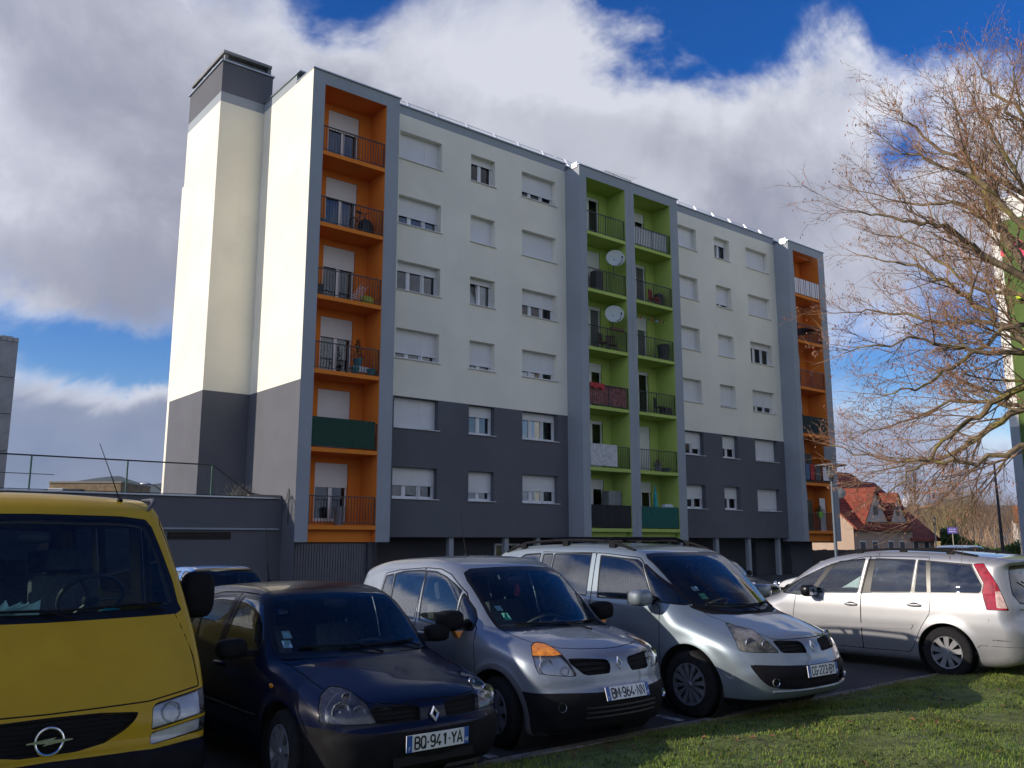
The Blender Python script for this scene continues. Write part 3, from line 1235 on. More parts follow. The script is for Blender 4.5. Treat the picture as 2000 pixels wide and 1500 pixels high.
    for k, (proj, poly, pitch) in enumerate(grl):
        for sd in ((1, -1) if min(p[0] for p in poly) > 0 else (None,)):
            g = B.emit('grille%d' % k, 'grille', M_GAP, root, off=-.03, side=sd)
            if not g:
                continue
            B.emit('grillerim%d' % k, 'grille_rim', sp.get('rim_mat', M_BLACK), g, off=-.001, side=sd)
            bars = MB()
            P2 = np.array(poly)
            z = P2[:, 1].min() + pitch * .6
            while z < P2[:, 1].max() - .01:
                ys = np.linspace(P2[:, 0].min() if sd else -P2[:, 0].max(), P2[:, 0].max(), 60)
                ok = ys[sd_poly(np.stack([np.abs(ys), np.full(60, z)], 1), P2) < -.004]
                if len(ok) > 4:
                    yy = np.linspace(ok[0], ok[-1], 9) * (sd or 1)
                    bars.tube([(-(B.front_u(y_, z) + .012), y_, z) for y_ in yy], pitch * .17, 5)
                z += pitch
            if bars.v:
                bars.build('grille_bars', sp.get('bar_mat', M_BLACK), g, smooth=True)['kind'] = 'stuff'
    # lining behind the visible panels
    B.emit(['body', 'gap', 'seal', 'blackpillar', 'wsband', 'hood', 'cowl', 'black'] + ['door%d' % k for k in range(len(doors))], 'lining', sp.get('lining', M_LINER), root, off=-.045)
    # wheels and wheel wells
    for (wu, wz, wr) in sp['wheels']:
        for sd in (1, -1):
            rt = wr * .985
            y = hw * sp.get('track', .985) - .10
            make_wheel(root, -wu, sd * (y), rt, rt, sd, sp.get('wheel', 'plain'), steer=sp.get('steer', 0) if wu < 1.5 else 0)
            m = MB().lathe([(.001, hw - .36), (wr + sp.get('arch', .055) + .004, hw - .36), (wr + sp.get('arch', .055) + .004, hw - .035)], 30, 'y', (0, 0, 0))
            if sd < 0:
                m.v = [(a, -b, c) for a, b, c in m.v]
            w = m.build('wheel_well', M_GAP, root, smooth=True)
            w.location = (-wu, 0, wz)
    # cabin
    cb = sp['cabin']
    fz = cb.get('floor', .30)
    for sd in (1, -1):
        seat_set(root, -cb['front'], sd * .36, fz + .12, .50, cb.get('h', .58), cb.get('tint'))
    if cb.get('rear'):
        seat_set(root, -cb['rear'], 0, fz + .13, 1.2, cb.get('h', .58) - .04, cb.get('tint'), name='rear_seat')
    if cb.get('third'):
        seat_set(root, -cb['third'], 0, fz + .16, 1.0, .5, cb.get('tint'), name='rear_seat')
    du, dz = cb['dash']
    dw = hw * 2 - .30
    d = MB().prism([(-du, fz), (-du, dz - .03), (-du - .18, dz + .015), (-du - .42, dz + .01), (-du - .50, dz - .08), (-du - .46, fz)], 'y', -dw / 2, dw / 2).build('dashboard', M_DASH, root, smooth=True, bevel=.02)
    steering_wheel(root, *cb.get('sw', (-du - .56, .36, dz - .02, 60)))
    MB().box(-L + .5, -du, -hw + .12, hw - .12, fz - .05, fz).build('cabin_floor', M_LINER, root)
    MB().ball((0, 0, 0), .02, .11, .035, 12, 8, .7).build('rear_mirror', M_DASH, root, smooth=True).location = (-cb.get('mir', du + .62), 0, cb.get('mirz', dz + .42))
    if 'mirror' in sp:
        mu, mz, my, mm, ms, ml = sp['mirror']
        for sd in (1, -1):
            door_mirror(root, -mu, sd * my, mz, sd, mm, ms, ml)
    if 'plate' in sp:
        pz, ptext, pcode = sp['plate']
        u0, u1 = B.front_u(0, pz - .05), B.front_u(0, pz + .05)
        number_plate(root, -min(u0, u1) + .018, pz, math.atan2(-(u1 - u0), .10), ptext, pcode)
    if 'badge' in sp:
        bz, bh = sp['badge']
        u0, u1 = B.front_u(0, bz - .04), B.front_u(0, bz + .04)
        diamond_badge(root, -min(u0, u1) + .004 if abs(u0 - u1) < .03 else -(u0 + u1) / 2 + .006, bz, math.atan2(-(u1 - u0), .08), bh)
    return root, B
# ================================================================== the five cars of the front row
SILVER = paint('silver paint', (0.235, 0.265, 0.305), 0.45, 0.38)
SILVER_B = paint('cool silver paint', (0.215, 0.26, 0.295), 0.45, 0.38)
SILVER_C = paint('bright silver paint', (0.36, 0.365, 0.38), 0.5, 0.4)
NAVY = paint('navy blue paint', (0.003, 0.0055, 0.021), 0.0, 0.3, .40, var=0.02, dust=.05)
MUSTARD = paint('mustard yellow paint', (0.54, 0.33, 0.013), 0.0, 0.45, 0.45, var=0.06, dust=.5)
BLACKCAR = paint('black car paint', (0.008, 0.008, 0.009), 0.0, 0.3, dust=.15)
SKYBLUE = paint('bright blue paint', (0.012, 0.16, 0.48), 0.2, 0.35)
WHITECAR = paint('white car paint', (0.68, 0.69, 0.70), 0.0, 0.35)
REDCAR = paint('dark red paint', (0.28, 0.03, 0.025), 0.1, 0.35)
GREYBLUE = paint('grey blue paint', (0.20, 0.25, 0.32), 0.4, 0.35)

MODUS = dict(
    L=3.70, hw=.85, H=1.62, paint=SILVER, cf=(.30, 2.4), cr=(.10, 2.2), crown=.045, round=.13, round_f=.10, tum=.20, tum2=.16, shoulder=.010, flare=.022,
    profile=[(.16, .17), (.07, .20), (.025, .28), (.0, .40), (.005, .49), (.035, .53), (.05, .62), (.085, .71), (.15, .80), (.30, .865), (.55, .925), (.75, .965),
             (.84, 1.0), (1.05, 1.165), (1.32, 1.36), (1.52, 1.475), (1.72, 1.545), (2.05, 1.585), (2.5, 1.58), (2.95, 1.55), (3.28, 1.50), (3.44, 1.46, 1), (3.52, 1.25),
             (3.60, 1.0), (3.66, .8), (3.69, .6), (3.69, .40), (3.62, .24), (3.45, .18), (2.0, .16)],
    plan=[(-.1, .80), (.0, .84), (.25, .93), (.5, .975), (.8, .995), (1.6, 1.0), (2.6, .99), (3.1, .96), (3.45, .90), (3.75, .84)],
    lower=[(.1, .88), (.2, .93), (.35, .965), (.5, .99), (.65, 1.0), (.8, .99), (.95, .965), (1.2, .95), (1.6, .95)],
    belt=[(0, .93), (.9, .95), (1.5, .955), (2.2, .985), (3.0, 1.03), (3.7, 1.04)],
    wheels=[(.76, .30, .295), (3.17, .30, .295)], arch=.055, archlip=.045, lip_mat=mat('grey arch plastic', (.10, .105, .115), .5, .2), wheel='plain', steer=R(-6),
    regions=[('black', 'front', [(-.1, .0), (.9, .0), (1.2, .50), (.82, .502), (.78, .497), (.57, .496), (.26, .488), (-.1, .486)], dict(where=lambda u, y, z, n: (u < .62) & (n[:, 2] < .9))),
             ('hood', 'top', [(.17, -.1), (.18, .10), (.23, .31), (.32, .47), (.51, .60), (.74, .625), (.90, .63), (1.1, .64), (1.1, -.1)], dict(where=lambda u, y, z, n: (u < 1.05) & (n[:, 2] > .25) & (z < 1.03)))],
    gaps=[('top', [(.17, -.1), (.18, .10), (.23, .31), (.32, .47), (.51, .60), (.74, .625), (.90, .63), (1.1, .64), (1.1, -.1)])],
    doors=[[(1.04, .34), (1.04, .62), (1.09, .88), (1.11, .955), (1.38, 1.26), (1.66, 1.42), (1.85, 1.468), (2.11, 1.475), (2.08, 1.0), (2.05, .34)],
           [(2.055, .34), (2.085, 1.0), (2.115, 1.475), (2.60, 1.44), (2.86, 1.40), (2.89, 1.1), (2.90, .84), (2.84, .62), (2.64, .40), (2.57, .34)]],
    handles=[(1.92, .86), (2.66, .88)],
    windows=[([(2.83, 1.365), (2.69, 1.388), (2.64, 1.05), (2.83, 1.09), (2.845, 1.22)], G_SIDE),
             ([(2.65, 1.392), (2.50, 1.42), (2.19, 1.438), (2.10, 1.435), (2.13, .985), (2.60, 1.04)], G_SIDE),
             ([(2.08, 1.435), (1.92, 1.432), (1.72, 1.388), (1.56, 1.325), (1.45, 1.27), (1.43, .945), (1.68, .96), (2.02, .98)], G_SIDE),
             ([(1.40, 1.24), (1.22, 1.105), (1.16, 1.03), (1.15, .95), (1.39, .942)], G_SIDE)],
    ws=[(-.1, .965), (.21, .962), (.45, .96), (.62, .965), (.625, 1.08), (.615, 1.20), (.605, 1.36), (.58, 1.42), (.50, 1.45), (.20, 1.462), (-.1, 1.465)], ws_where=lambda u, y, z, n: (u > .6) & (u < 1.75) & (n[:, 0] < -.2),
    late=[('cowl', 'top', [(.68, -.1), (.72, .3), (.84, .57), (.96, .65), (1.1, .66), (1.1, -.1)], dict(over=['hood', 'body', 'gap'], where=lambda u, y, z, n: (z < 1.0) & (u < 1.05) & (np.abs(y) < .61)))],
    rw=[(-.1, 1.05), (.55, 1.05), (.50, 1.38), (-.1, 1.40)],
    headlights=[('q', [(.52, .625), (.62, .630), (.72, .637), (.88, .652), (.905, .70), (.918, .79), (.895, .848), (.855, .868), (.80, .872), (.745, .86), (.69, .832), (.645, .793), (.59, .73)])],
    amber=('q', [(.3, .83), (.60, .80), (.66, .79), (.72, .784), (.80, .785), (1.1, .79), (1.1, 1.0), (.3, 1.0)]),
    bowls=[(0, .66, .70, .060), (0, .53, .665, .034)],
    grilles=[('front', [(.14, .635), (.115, .69), (.125, .725), (.16, .735), (.40, .752), (.485, .752), (.475, .72), (.40, .645), (.36, .632)], .042)],
    plate=(.475, 'BM-964-NN', '67'), badge=(.70, .12),
    mirror=(1.26, 1.03, .97, M_BLACK, (.095, .125, .09), True),
    cabin=dict(front=1.95, rear=2.75, dash=(.98, .93), floor=.32, h=.60, mir=1.5, mirz=1.36))

CLIO = dict(
    L=3.78, hw=.82, H=1.43, paint=NAVY, cf=(.24, 2.4), cr=(.12, 2.4), crown=.05, round=.13, round_f=.11, tum=.24, tum2=.22, shoulder=.008, flare=.016,
    profile=[(.18, .17), (.07, .20), (.015, .28), (.0, .40), (.01, .485), (.04, .515), (.055, .58), (.10, .645), (.22, .70), (.5, .775), (.8, .845), (1.0, .885),
             (1.09, .925), (1.28, 1.09), (1.50, 1.26), (1.66, 1.33), (1.9, 1.37), (2.25, 1.378), (2.7, 1.365), (3.05, 1.33), (3.30, 1.28), (3.48, 1.20), (3.62, 1.06), (3.70, .90),
             (3.76, .75), (3.78, .55), (3.76, .38), (3.68, .24), (3.5, .18), (2.0, .15)],
    plan=[(-.1, .76), (.0, .81), (.25, .91), (.5, .965), (.8, .99), (1.5, 1.0), (2.6, .99), (3.1, .96), (3.5, .90), (3.85, .82)],
    lower=[(.1, .86), (.2, .92), (.35, .965), (.5, .995), (.6, 1.0), (.72, .985), (.85, .955), (1.2, .94), (1.6, .94)],
    belt=[(0, .80), (1.1, .845), (1.6, .85), (2.4, .885), (3.1, .93), (3.8, .95)],
    wheels=[(.78, .285, .285), (3.24, .285, .285)], arch=.05, wheel='plain', steer=R(-4),
    regions=[('black', 'front', [(-.1, .0), (.9, .0), (1.2, .50), (.71, .50), (.66, .482), (.44, .462), (-.1, .46)], dict(where=lambda u, y, z, n: (u < .60) & (n[:, 2] < .9))),
             ('hood', 'top', [(.09, -.1), (.10, .25), (.17, .44), (.34, .50), (.53, .63), (.95, .645), (1.3, .66), (1.3, -.1)], dict(where=lambda u, y, z, n: (n[:, 2] > .3) & (z < .93) & (u < 1.3)))],
    gaps=[('top', [(.09, -.1), (.10, .25), (.17, .44), (.34, .50), (.53, .63), (.95, .645), (1.3, .66), (1.3, -.1)])],
    doors=[[(1.15, .30), (1.16, .60), (1.24, .84), (1.30, .90), (1.44, 1.12), (1.58, 1.265), (1.72, 1.305), (2.05, 1.315), (2.09, .88), (2.08, .30)],
           [(2.085, .30), (2.095, .88), (2.055, 1.315), (2.45, 1.30), (2.75, 1.25), (2.95, 1.0), (3.0, .84), (2.92, .62), (2.72, .40), (2.66, .30)]],
    handles=[(2.0, .76), (2.75, .79)],
    windows=[([(2.70, 1.20), (2.52, 1.25), (2.14, 1.275), (2.16, .885), (2.66, .92)], G_SIDE),
             ([(2.735, 1.18), (2.70, .925), (2.96, .95), (2.90, 1.02)], G_SIDE),
             ([(1.97, 1.275), (1.71, 1.266), (1.60, 1.232), (1.48, 1.12), (1.37, .99), (1.35, .868), (1.62, .862), (2.03, .885)], G_SIDE)],
    ws=[(-.1, .897), (.30, .893), (.50, .888), (.645, .885), (.64, 1.03), (.60, 1.17), (.55, 1.28), (.48, 1.31), (.30, 1.32), (-.1, 1.325)], ws_where=lambda u, y, z, n: (u > .75) & (u < 1.85) & (n[:, 0] < -.2),
    late=[('cowl', 'top', [(.93, -.1), (.96, .3), (1.08, .62), (1.2, .7), (1.4, .7), (1.4, -.1)], dict(over=['hood', 'body', 'gap'], where=lambda u, y, z, n: (z < .95) & (u < 1.3) & (np.abs(y) < .66)))],
    rw=[(-.1, .98), (.55, .98), (.50, 1.25), (-.1, 1.29)],
    headlights=[('q', [(.465, .527), (.69, .530), (.81, .536), (.90, .545), (.908, .62), (.895, .69), (.83, .728), (.74, .722), (.65, .698), (.555, .64)])],
    bowls=[(0, .625, .60, .060), (0, .52, .59, .042), (0, .54, .675, .03)],
    grilles=[('front', [(.115, .522), (.11, .600), (.13, .612), (.42, .622), (.455, .61), (.425, .53), (.40, .524)], .030)],
    plate=(.385, 'BQ-941-YA', '68'), badge=(.55, .11),
    mirror=(1.40, .935, .945, M_BLACK, (.075, .115, .075), None), hl_mat=mat('grey lamp housing', (.10, .105, .115), .35, .4),
    cabin=dict(front=2.0, rear=2.8, dash=(1.16, .83), floor=.24, h=.56, mir=1.55, mirz=1.22))

ESPACE = dict(
    L=4.66, hw=.925, H=1.74, paint=SILVER_B, cf=(.36, 2.6), cr=(.16, 2.4), crown=.045, round=.12, round_f=.10, tum=.22, tum2=.10, shoulder=.012, flare=.012,
    profile=[(.22, .20), (.10, .23), (.03, .29), (.0, .40), (.0, .52), (.03, .57), (.05, .63), (.10, .73), (.20, .81), (.40, .885), (.62, .955), (.78, 1.0),
             (.86, 1.045), (1.05, 1.21), (1.32, 1.42), (1.56, 1.575), (1.78, 1.655), (2.15, 1.70), (2.7, 1.72), (3.4, 1.71), (4.0, 1.675), (4.28, 1.63), (4.40, 1.57), (4.47, 1.30), (4.55, 1.02),
             (4.63, .85), (4.66, .6), (4.64, .38), (4.52, .25), (4.3, .2), (2.5, .18)],
    plan=[(-.1, .74), (.0, .79), (.25, .91), (.5, .965), (.85, .99), (1.5, 1.0), (2.8, 1.0), (3.5, .97), (4.1, .92), (4.5, .86), (4.7, .82)],
    lower=[(.1, .88), (.22, .93), (.4, .97), (.55, .995), (.68, 1.0), (.85, .99), (1.05, .965), (1.3, .955), (1.8, .955)],
    belt=[(0, .98), (.9, 1.04), (1.4, 1.06), (2.4, 1.10), (3.4, 1.15), (4.7, 1.19)],
    wheels=[(.93, .33, .325), (3.73, .33, .325)], arch=.06, wheel='cover', steer=R(0),
    regions=[('black', 'front', [(-.1, .54), (.20, .541), (.45, .55), (.78, .566), (.765, .50), (.735, .44), (.70, .40), (.655, .367), (.55, .34), (.3, .322), (-.1, .318)], dict(where=lambda u, y, z, n: (u < .55))),
             ('black', 'front', [(-.1, .0), (.95, .0), (.95, .235), (-.1, .235)], dict(where=lambda u, y, z, n: (u < .6))),
             ('hood', 'top', [(.145, -.1), (.155, .18), (.19, .36), (.24, .46), (.48, .545), (.67, .58), (.90, .60), (1.2, .62), (1.2, -.1)], dict(where=lambda u, y, z, n: (n[:, 2] > .3) & (z < 1.06) & (u < 1.2)))],
    gaps=[('top', [(.145, -.1), (.155, .18), (.19, .36), (.24, .46), (.48, .545), (.67, .58), (.90, .60), (1.2, .62), (1.2, -.1)])],
    doors=[[(1.30, .32), (1.30, .70), (1.31, 1.05), (1.40, 1.11), (1.64, 1.50), (1.72, 1.56), (2.24, 1.60), (2.38, 1.605), (2.36, 1.1), (2.34, .32)],
           [(2.345, .32), (2.365, 1.1), (2.385, 1.605), (3.35, 1.605), (3.39, 1.15), (3.42, .80), (3.36, .60), (3.16, .40), (3.10, .32)]],
    handles=[(2.30, .93), (3.26, .96)],
    windows=[([(3.90, 1.47), (3.70, 1.56), (3.39, 1.578), (3.42, 1.20), (3.92, 1.24)], G_DARK),
             ([(3.32, 1.572), (3.15, 1.575), (3.17, 1.17), (3.35, 1.19)], G_DARK),
             ([(3.11, 1.575), (2.47, 1.588), (2.45, 1.13), (3.13, 1.165)], G_DARK),
             ([(2.30, 1.566), (1.74, 1.525), (1.67, 1.49), (1.44, 1.13), (1.50, 1.118), (2.25, 1.118)], G_SIDE),
             ([(1.62, 1.48), (1.34, 1.29), (1.07, 1.105), (1.10, 1.09), (1.38, 1.12)], G_SIDE)],
    pillars=[],
    ws=[(-.1, 1.03), (.30, 1.035), (.50, 1.06), (.62, 1.085), (.66, 1.15), (.665, 1.35), (.665, 1.54), (.63, 1.575), (.5, 1.585), (-.1, 1.59)], ws_where=lambda u, y, z, n: (u > .55) & (u < 1.9) & (n[:, 0] < -.2),
    late=[('cowl', 'top', [(.70, -.1), (.74, .30), (.88, .55), (1.05, .68), (1.25, .72), (1.25, -.1)], dict(over=['hood', 'body', 'gap'], where=lambda u, y, z, n: (z < 1.075) & (u < 1.2) & (np.abs(y) < .69)))],
    rw=[(-.1, 1.15), (.62, 1.15), (.58, 1.50), (-.1, 1.53)],
    headlights=[('q', [(.555, .672), (.79, .676), (.95, .685), (1.00, .70), (.992, .80), (.94, .917), (.90, .908), (.865, .895), (.71, .86), (.675, .79), (.63, .735)])],
    bowls=[(0, .56, .725, .05), (0, .68, .745, .055)], lens=G_OLDLENS, hl_mat=mat('dull lamp housing', (.34, .33, .26), .4, .3),
    grilles=[('front', [(.13, .655), (.145, .735), (.17, .752), (.43, .768), (.47, .762), (.47, .735), (.46, .68), (.43, .668)], .035),
             ('front', [(-.1, .34), (.50, .36), (.55, .44), (-.1, .43)], .035)],
    plate=(.485, 'CG-223-BY', '68'), badge=(.70, .13),
    mirror=(1.42, 1.15, 1.06, SILVER_B, (.10, .13, .085), None), trim_mat=M_GLOSSBLACK,
    cabin=dict(front=2.25, rear=3.1, third=3.85, dash=(1.02, 1.01), floor=.42, h=.62, mir=1.62, mirz=1.5))

PICASSO = dict(
    L=4.59, hw=.915, H=1.66, paint=SILVER_C, cf=(.34, 2.4), cr=(.20, 2.6), crown=.045, round=.12, tum=.20, tum2=.14, shoulder=.010, flare=.016,
    profile=[(.22, .18), (.08, .22), (.01, .32), (.0, .5), (.04, .62), (.12, .72), (.35, .83), (.62, .92), (.80, .98), (1.0, 1.11), (1.35, 1.32), (1.65, 1.46), (1.95, 1.545), (2.3, 1.60), (2.8, 1.63), (3.4, 1.62),
             (3.95, 1.585), (4.35, 1.545), (4.47, 1.51, 1), (4.42, 1.44), (4.46, 1.2), (4.52, 1.0), (4.54, .8), (4.59, .68), (4.59, .45), (4.55, .3), (4.4, .22), (2.5, .17)],
    plan=[(-.1, .76), (.0, .80), (.25, .91), (.5, .965), (.85, .99), (1.5, 1.0), (3.0, 1.0), (3.7, .985), (4.1, .96), (4.4, .92), (4.65, .86)],
    lower=[(.1, .87), (.22, .93), (.4, .975), (.55, .995), (.68, 1.0), (.85, .99), (1.0, .965), (1.3, .955), (1.8, .955)],
    belt=[(0, .93), (.9, .97), (1.6, .975), (2.4, 1.015), (3.4, 1.045), (4.7, 1.08)],
    wheels=[(.87, .31, .325), (3.61, .31, .325)], arch=.055, wheel='alloy',
    regions=[('mould', 'side', [(1.45, .525), (2.43, .55), (3.16, .58), (3.20, .645), (2.43, .615), (1.42, .585)], {})],
    gaps=[('side', [(4.16, .78), (4.17, .52), (4.9, .50), (4.9, .80)]), ('side', [(3.74, .0), (3.95, .30), (4.02, .44), (5.0, .44), (5.0, -.2)])],
    doors=[[(1.36, .27), (1.34, .60), (1.40, .96), (1.68, .98), (1.98, 1.38), (2.1, 1.45), (2.5, 1.535), (2.56, 1.535), (2.45, 1.0), (2.43, .27)],
           [(2.435, .27), (2.455, 1.0), (2.57, 1.535), (3.40, 1.535), (3.44, 1.05), (3.42, .80), (3.30, .62), (3.17, .36), (3.10, .28)]],
    handles=[(2.30, .865), (3.22, .90)],
    windows=[([(3.95, 1.435), (3.42, 1.475), (3.44, 1.075), (4.04, 1.09), (4.075, 1.10), (4.09, 1.19)], G_DARK),
             ([(3.36, 1.478), (3.26, 1.482), (3.22, 1.07), (3.39, 1.075)], G_DARK),
             ([(3.21, 1.485), (2.64, 1.495), (2.585, 1.048), (3.17, 1.068)], G_DARK),
             ([(2.47, 1.49), (2.08, 1.445), (1.98, 1.38), (1.70, 1.01), (2.39, 1.035)], G_SIDE),
             ([(1.90, 1.385), (1.50, 1.20), (1.12, 1.005), (1.16, .985), (1.45, .965), (1.60, .985)], G_SIDE)],
    pillars=[[(2.53, 1.50), (2.69, 1.50), (2.61, 1.03), (2.43, 1.02)], [(3.96, 1.455), (3.26, 1.50), (3.18, 1.055), (4.09, 1.085), (4.11, 1.2)], [(1.92, 1.41), (2.10, 1.46), (1.70, .985), (1.58, .97)]],
    ws=[(-.1, 1.0), (.66, 1.02), (.76, 1.04), (.70, 1.3), (.64, 1.46), (-.1, 1.54)], ws_where=lambda u, y, z, n: (u > .55) & (u < 2.0) & (n[:, 0] < -.2),
    rw=[(-.1, .98), (.60, .98), (.66, 1.08), (.62, 1.25), (.58, 1.42), (-.1, 1.44)], rw_where=lambda u, y, z, n: n[:, 0] > .5,
    taillights=[('side', [(3.98, 1.455), (4.10, 1.462), (4.20, 1.315), (4.265, 1.20), (4.33, 1.035), (4.375, .893), (4.145, .89), (4.095, 1.105), (4.115, 1.21)])],
    tailclear=[(4.245, 1.12), (4.30, 1.12), (4.372, .915), (4.26, .915)],
    mirror=(1.70, 1.03, 1.02, M_GLOSSBLACK, (.085, .12, .085), None),
    cabin=dict(front=2.35, rear=3.15, third=3.85, dash=(1.15, .99), floor=.36, h=.62, mir=1.7, mirz=1.4))

VAN = dict(lining=mat('mustard inside panel', (.22, .14, .01), .7),
    L=4.6, hw=1.035, H=2.16, paint=MUSTARD, cf=(.11, 3.4), cr=(.05, 2.2), crown=.05, round=.10, round_f=.05, tum=.11, tum2=.01, flare=.008,
    profile=[(.20, .20), (.06, .22), (.0, .28), (.0, .40), (.02, .445), (.075, .47), (.085, .56), (.095, .64), (.125, .70), (.22, .86), (.34, 1.04), (.42, 1.16), (.48, 1.235),
             (.62, 1.42), (.80, 1.63), (.96, 1.81), (1.08, 1.935), (1.18, 2.02), (1.36, 2.085), (1.7, 2.115), (2.5, 2.13), (4.0, 2.12), (4.45, 2.09), (4.55, 1.9), (4.6, 1.2), (4.6, .5), (4.5, .3), (2.5, .22)],
    plan=[(-.1, .93), (.0, .95), (.25, .985), (.5, .99), (1.0, 1.0), (4.3, 1.0), (4.7, .96)],
    lower=[(.1, .95), (.3, .985), (.6, 1.0), (.9, 1.0), (1.2, .985), (2.2, .98)],
    belt=[(0, 1.0), (.5, 1.15), (1.2, 1.2), (4.7, 1.2)],
    wheels=[(.85, .32, .32), (3.7, .32, .32)], arch=.06, wheel='plain',
    regions=[('black', 'front', [(-.1, .0), (1.1, .0), (1.1, .44), (.98, .435), (.6, .425), (.5, .43), (-.1, .44)], dict(where=lambda u, y, z, n: (u < .7) & (n[:, 2] < 2))),
             ('hood', 'front', [(-.1, .695), (.60, .705), (.97, .755), (.955, .95), (.915, 1.13), (.88, 1.23), (-.1, 1.23)], dict(where=lambda u, y, z, n: (u < .65) & (np.abs(n[:, 1]) < .75)))],
    gaps=[('front', [(-.1, .695), (.60, .705), (.97, .755), (.955, .95), (.905, 1.13), (.87, 1.23), (.82, 1.6), (-.1, 1.6)])],
    doors=[[(.62, .40), (.55, 1.0), (.62, 1.22), (1.12, 1.86), (1.2, 1.92), (1.75, 1.92), (1.75, .40)]],
    handles=[(1.62, 1.08)],
    windows=[([(1.20, 1.86), (.82, 1.36), (.80, 1.25), (1.66, 1.25), (1.66, 1.86)], G_SIDE), ([(1.95, 1.86), (1.95, 1.3), (3.0, 1.3), (3.0, 1.86)], G_SIDE), ([(3.15, 1.86), (3.15, 1.3), (4.3, 1.3), (4.3, 1.86)], G_SIDE)],
    ws=[(-.1, 1.255), (.60, 1.265), (.80, 1.275), (.885, 1.30), (.875, 1.45), (.84, 1.65), (.80, 1.84), (.77, 1.885), (.6, 1.905), (-.1, 1.915)], ws_where=lambda u, y, z, n: (u > .30) & (u < 1.3) & (n[:, 0] < -.2),
    rw=[(-.1, 1.25), (.85, 1.25), (.82, 1.85), (-.1, 1.87)],
    late=[('wsband', 'front', [(-.1, 1.215), (.88, 1.225), (.93, 1.25), (.90, 1.33), (-.1, 1.29)], dict(over=['hood', 'body', 'wsband', 'gap'], where=lambda u, y, z, n: (u < .9) & (np.abs(n[:, 1]) < .75)))],
    headlights=[('front', [(.62, .535), (.625, .66), (.655, .685), (1.1, .75), (1.1, .605), (.99, .59)]), ('front', [(.61, .45), (.615, .51), (1.1, .575), (1.1, .50), (.98, .48)])],
    bowls=[(0, .76, .62, .06)],
    grilles=[('front', [(-.1, .475), (.16, .475), (.32, .50), (.44, .56), (.50, .61), (.52, .645), (.30, .665), (-.1, .672)], .028)],
    mirror=(1.02, 1.33, 1.19, M_BLACK, (.08, .13, .18), None),
    cabin=dict(front=1.45, rear=2.4, third=3.4, dash=(.70, 1.19), sw=(-1.06, .42, 1.33, 40, .22), floor=.62, h=.66, mir=1.02, mirz=1.76))

clio, clio_b = assemble_car('hatchback_car', CLIO, -2.31, .52, 'navy blue five door hatchback parked right beside the mustard van', gz=.0)
modus, modus_b = assemble_car('compact_car', MODUS, -.24, .36, 'silver compact car with amber indicators between navy hatchback and silver people carrier')
espace, espace_b = assemble_car('people_carrier', ESPACE, 2.15, .74, 'large silver people carrier with roof bars and yellowed headlamps', cat='car')
pic, pic_b = assemble_car('estate_car', PICASSO, 6.83, -3.40, 'bright silver seven seat estate backed up to the grass showing red tail light', yaw=math.pi, gz=-.012)
van, van_b = assemble_car('yellow_van', VAN, -4.61, -.20, 'mustard yellow passenger van parked at the left end of the row', cat='van')
# ------------------------------------------------------------------ fittings of the five cars
def on_front(B, y, z, off=.0, lo=-.1):
    return Vector((-(B.front_u(y, z, lo) - off), y, z))


def sticker(parent, B, y, z, w, h, mt, off=.004):
    """a flat label on the inside of the windscreen"""
    p = [on_front(B, y + a * w / 2, z + b * h / 2, -off) for a, b in ((-1, -1), (1, -1), (1, 1), (-1, 1))]
    return MB().quad(*p).build('screen_sticker', mt, parent)


ST_G = mat('green sticker', (.10, .42, .28), .6, var=.4, vscale=60)
ST_B = mat('pale blue sticker', (.30, .48, .60), .6, var=.4, vscale=60)


def wipers(parent, B, z0, spans):
    for (ya, yb, za, zb) in spans:
        pts = [on_front(B, ya + (yb - ya) * t, za + (zb - za) * t, .022, .1) for t in (0, .25, .5, .75, 1)]
        wiper(parent, pts)
        a = on_front(B, yb, zb - .05, .03, .1)
        wiper(parent, [a, pts[3] + Vector((.012, 0, .004)), pts[2] + Vector((.012, 0, .0))])


def mast(parent, u, y, B, L=.55, lean=-.25, side=0.0):
    z = B.top_z(u, y)
    m = MB().tube([(-u, y, z), (-u + lean * .25, y + side * .4, z + L * .4), (-u + lean * L, y + side, z + L)], [.006, .004, .0025], 5)
    m.ball((-u, y, z + .008), .03, .022, .018, 10, 6)
    return m.build('roof_aerial', M_BLACK, parent, smooth=True)


def roof_bars(parent, B, u0, u1, y, h=.055, cross=()):
    for sd in (1, -1):
        n = 12
        pts = []
        for i in range(n + 1):
            u = u0 + (u1 - u0) * i / n
            k = min(1, 6 * i / n, 6 * (n - i) / n)
            pts.append((-u, sd * y, B.top_z(u, y) + h * k + .004))
        m = MB().tube(pts, .017, 8)
        for u in (u0 + .35, (u0 + u1) / 2, u1 - .35):
            z = B.top_z(u, y)
            m.box(-u - .05, -u + .05, sd * y - .016, sd * y + .016, z - .01, z + h)
        m.build('roof_rail', M_BLACK, parent, smooth=True)
    for u in cross:
        z = B.top_z(u, y) + h
        MB().tube([(-u, -y - .02, z), (-u, -y + .1, z + .035), (-u, y - .1, z + .035), (-u, y + .02, z)], .02, 8).build('roof_bar', M_BLACK, parent, smooth=True)


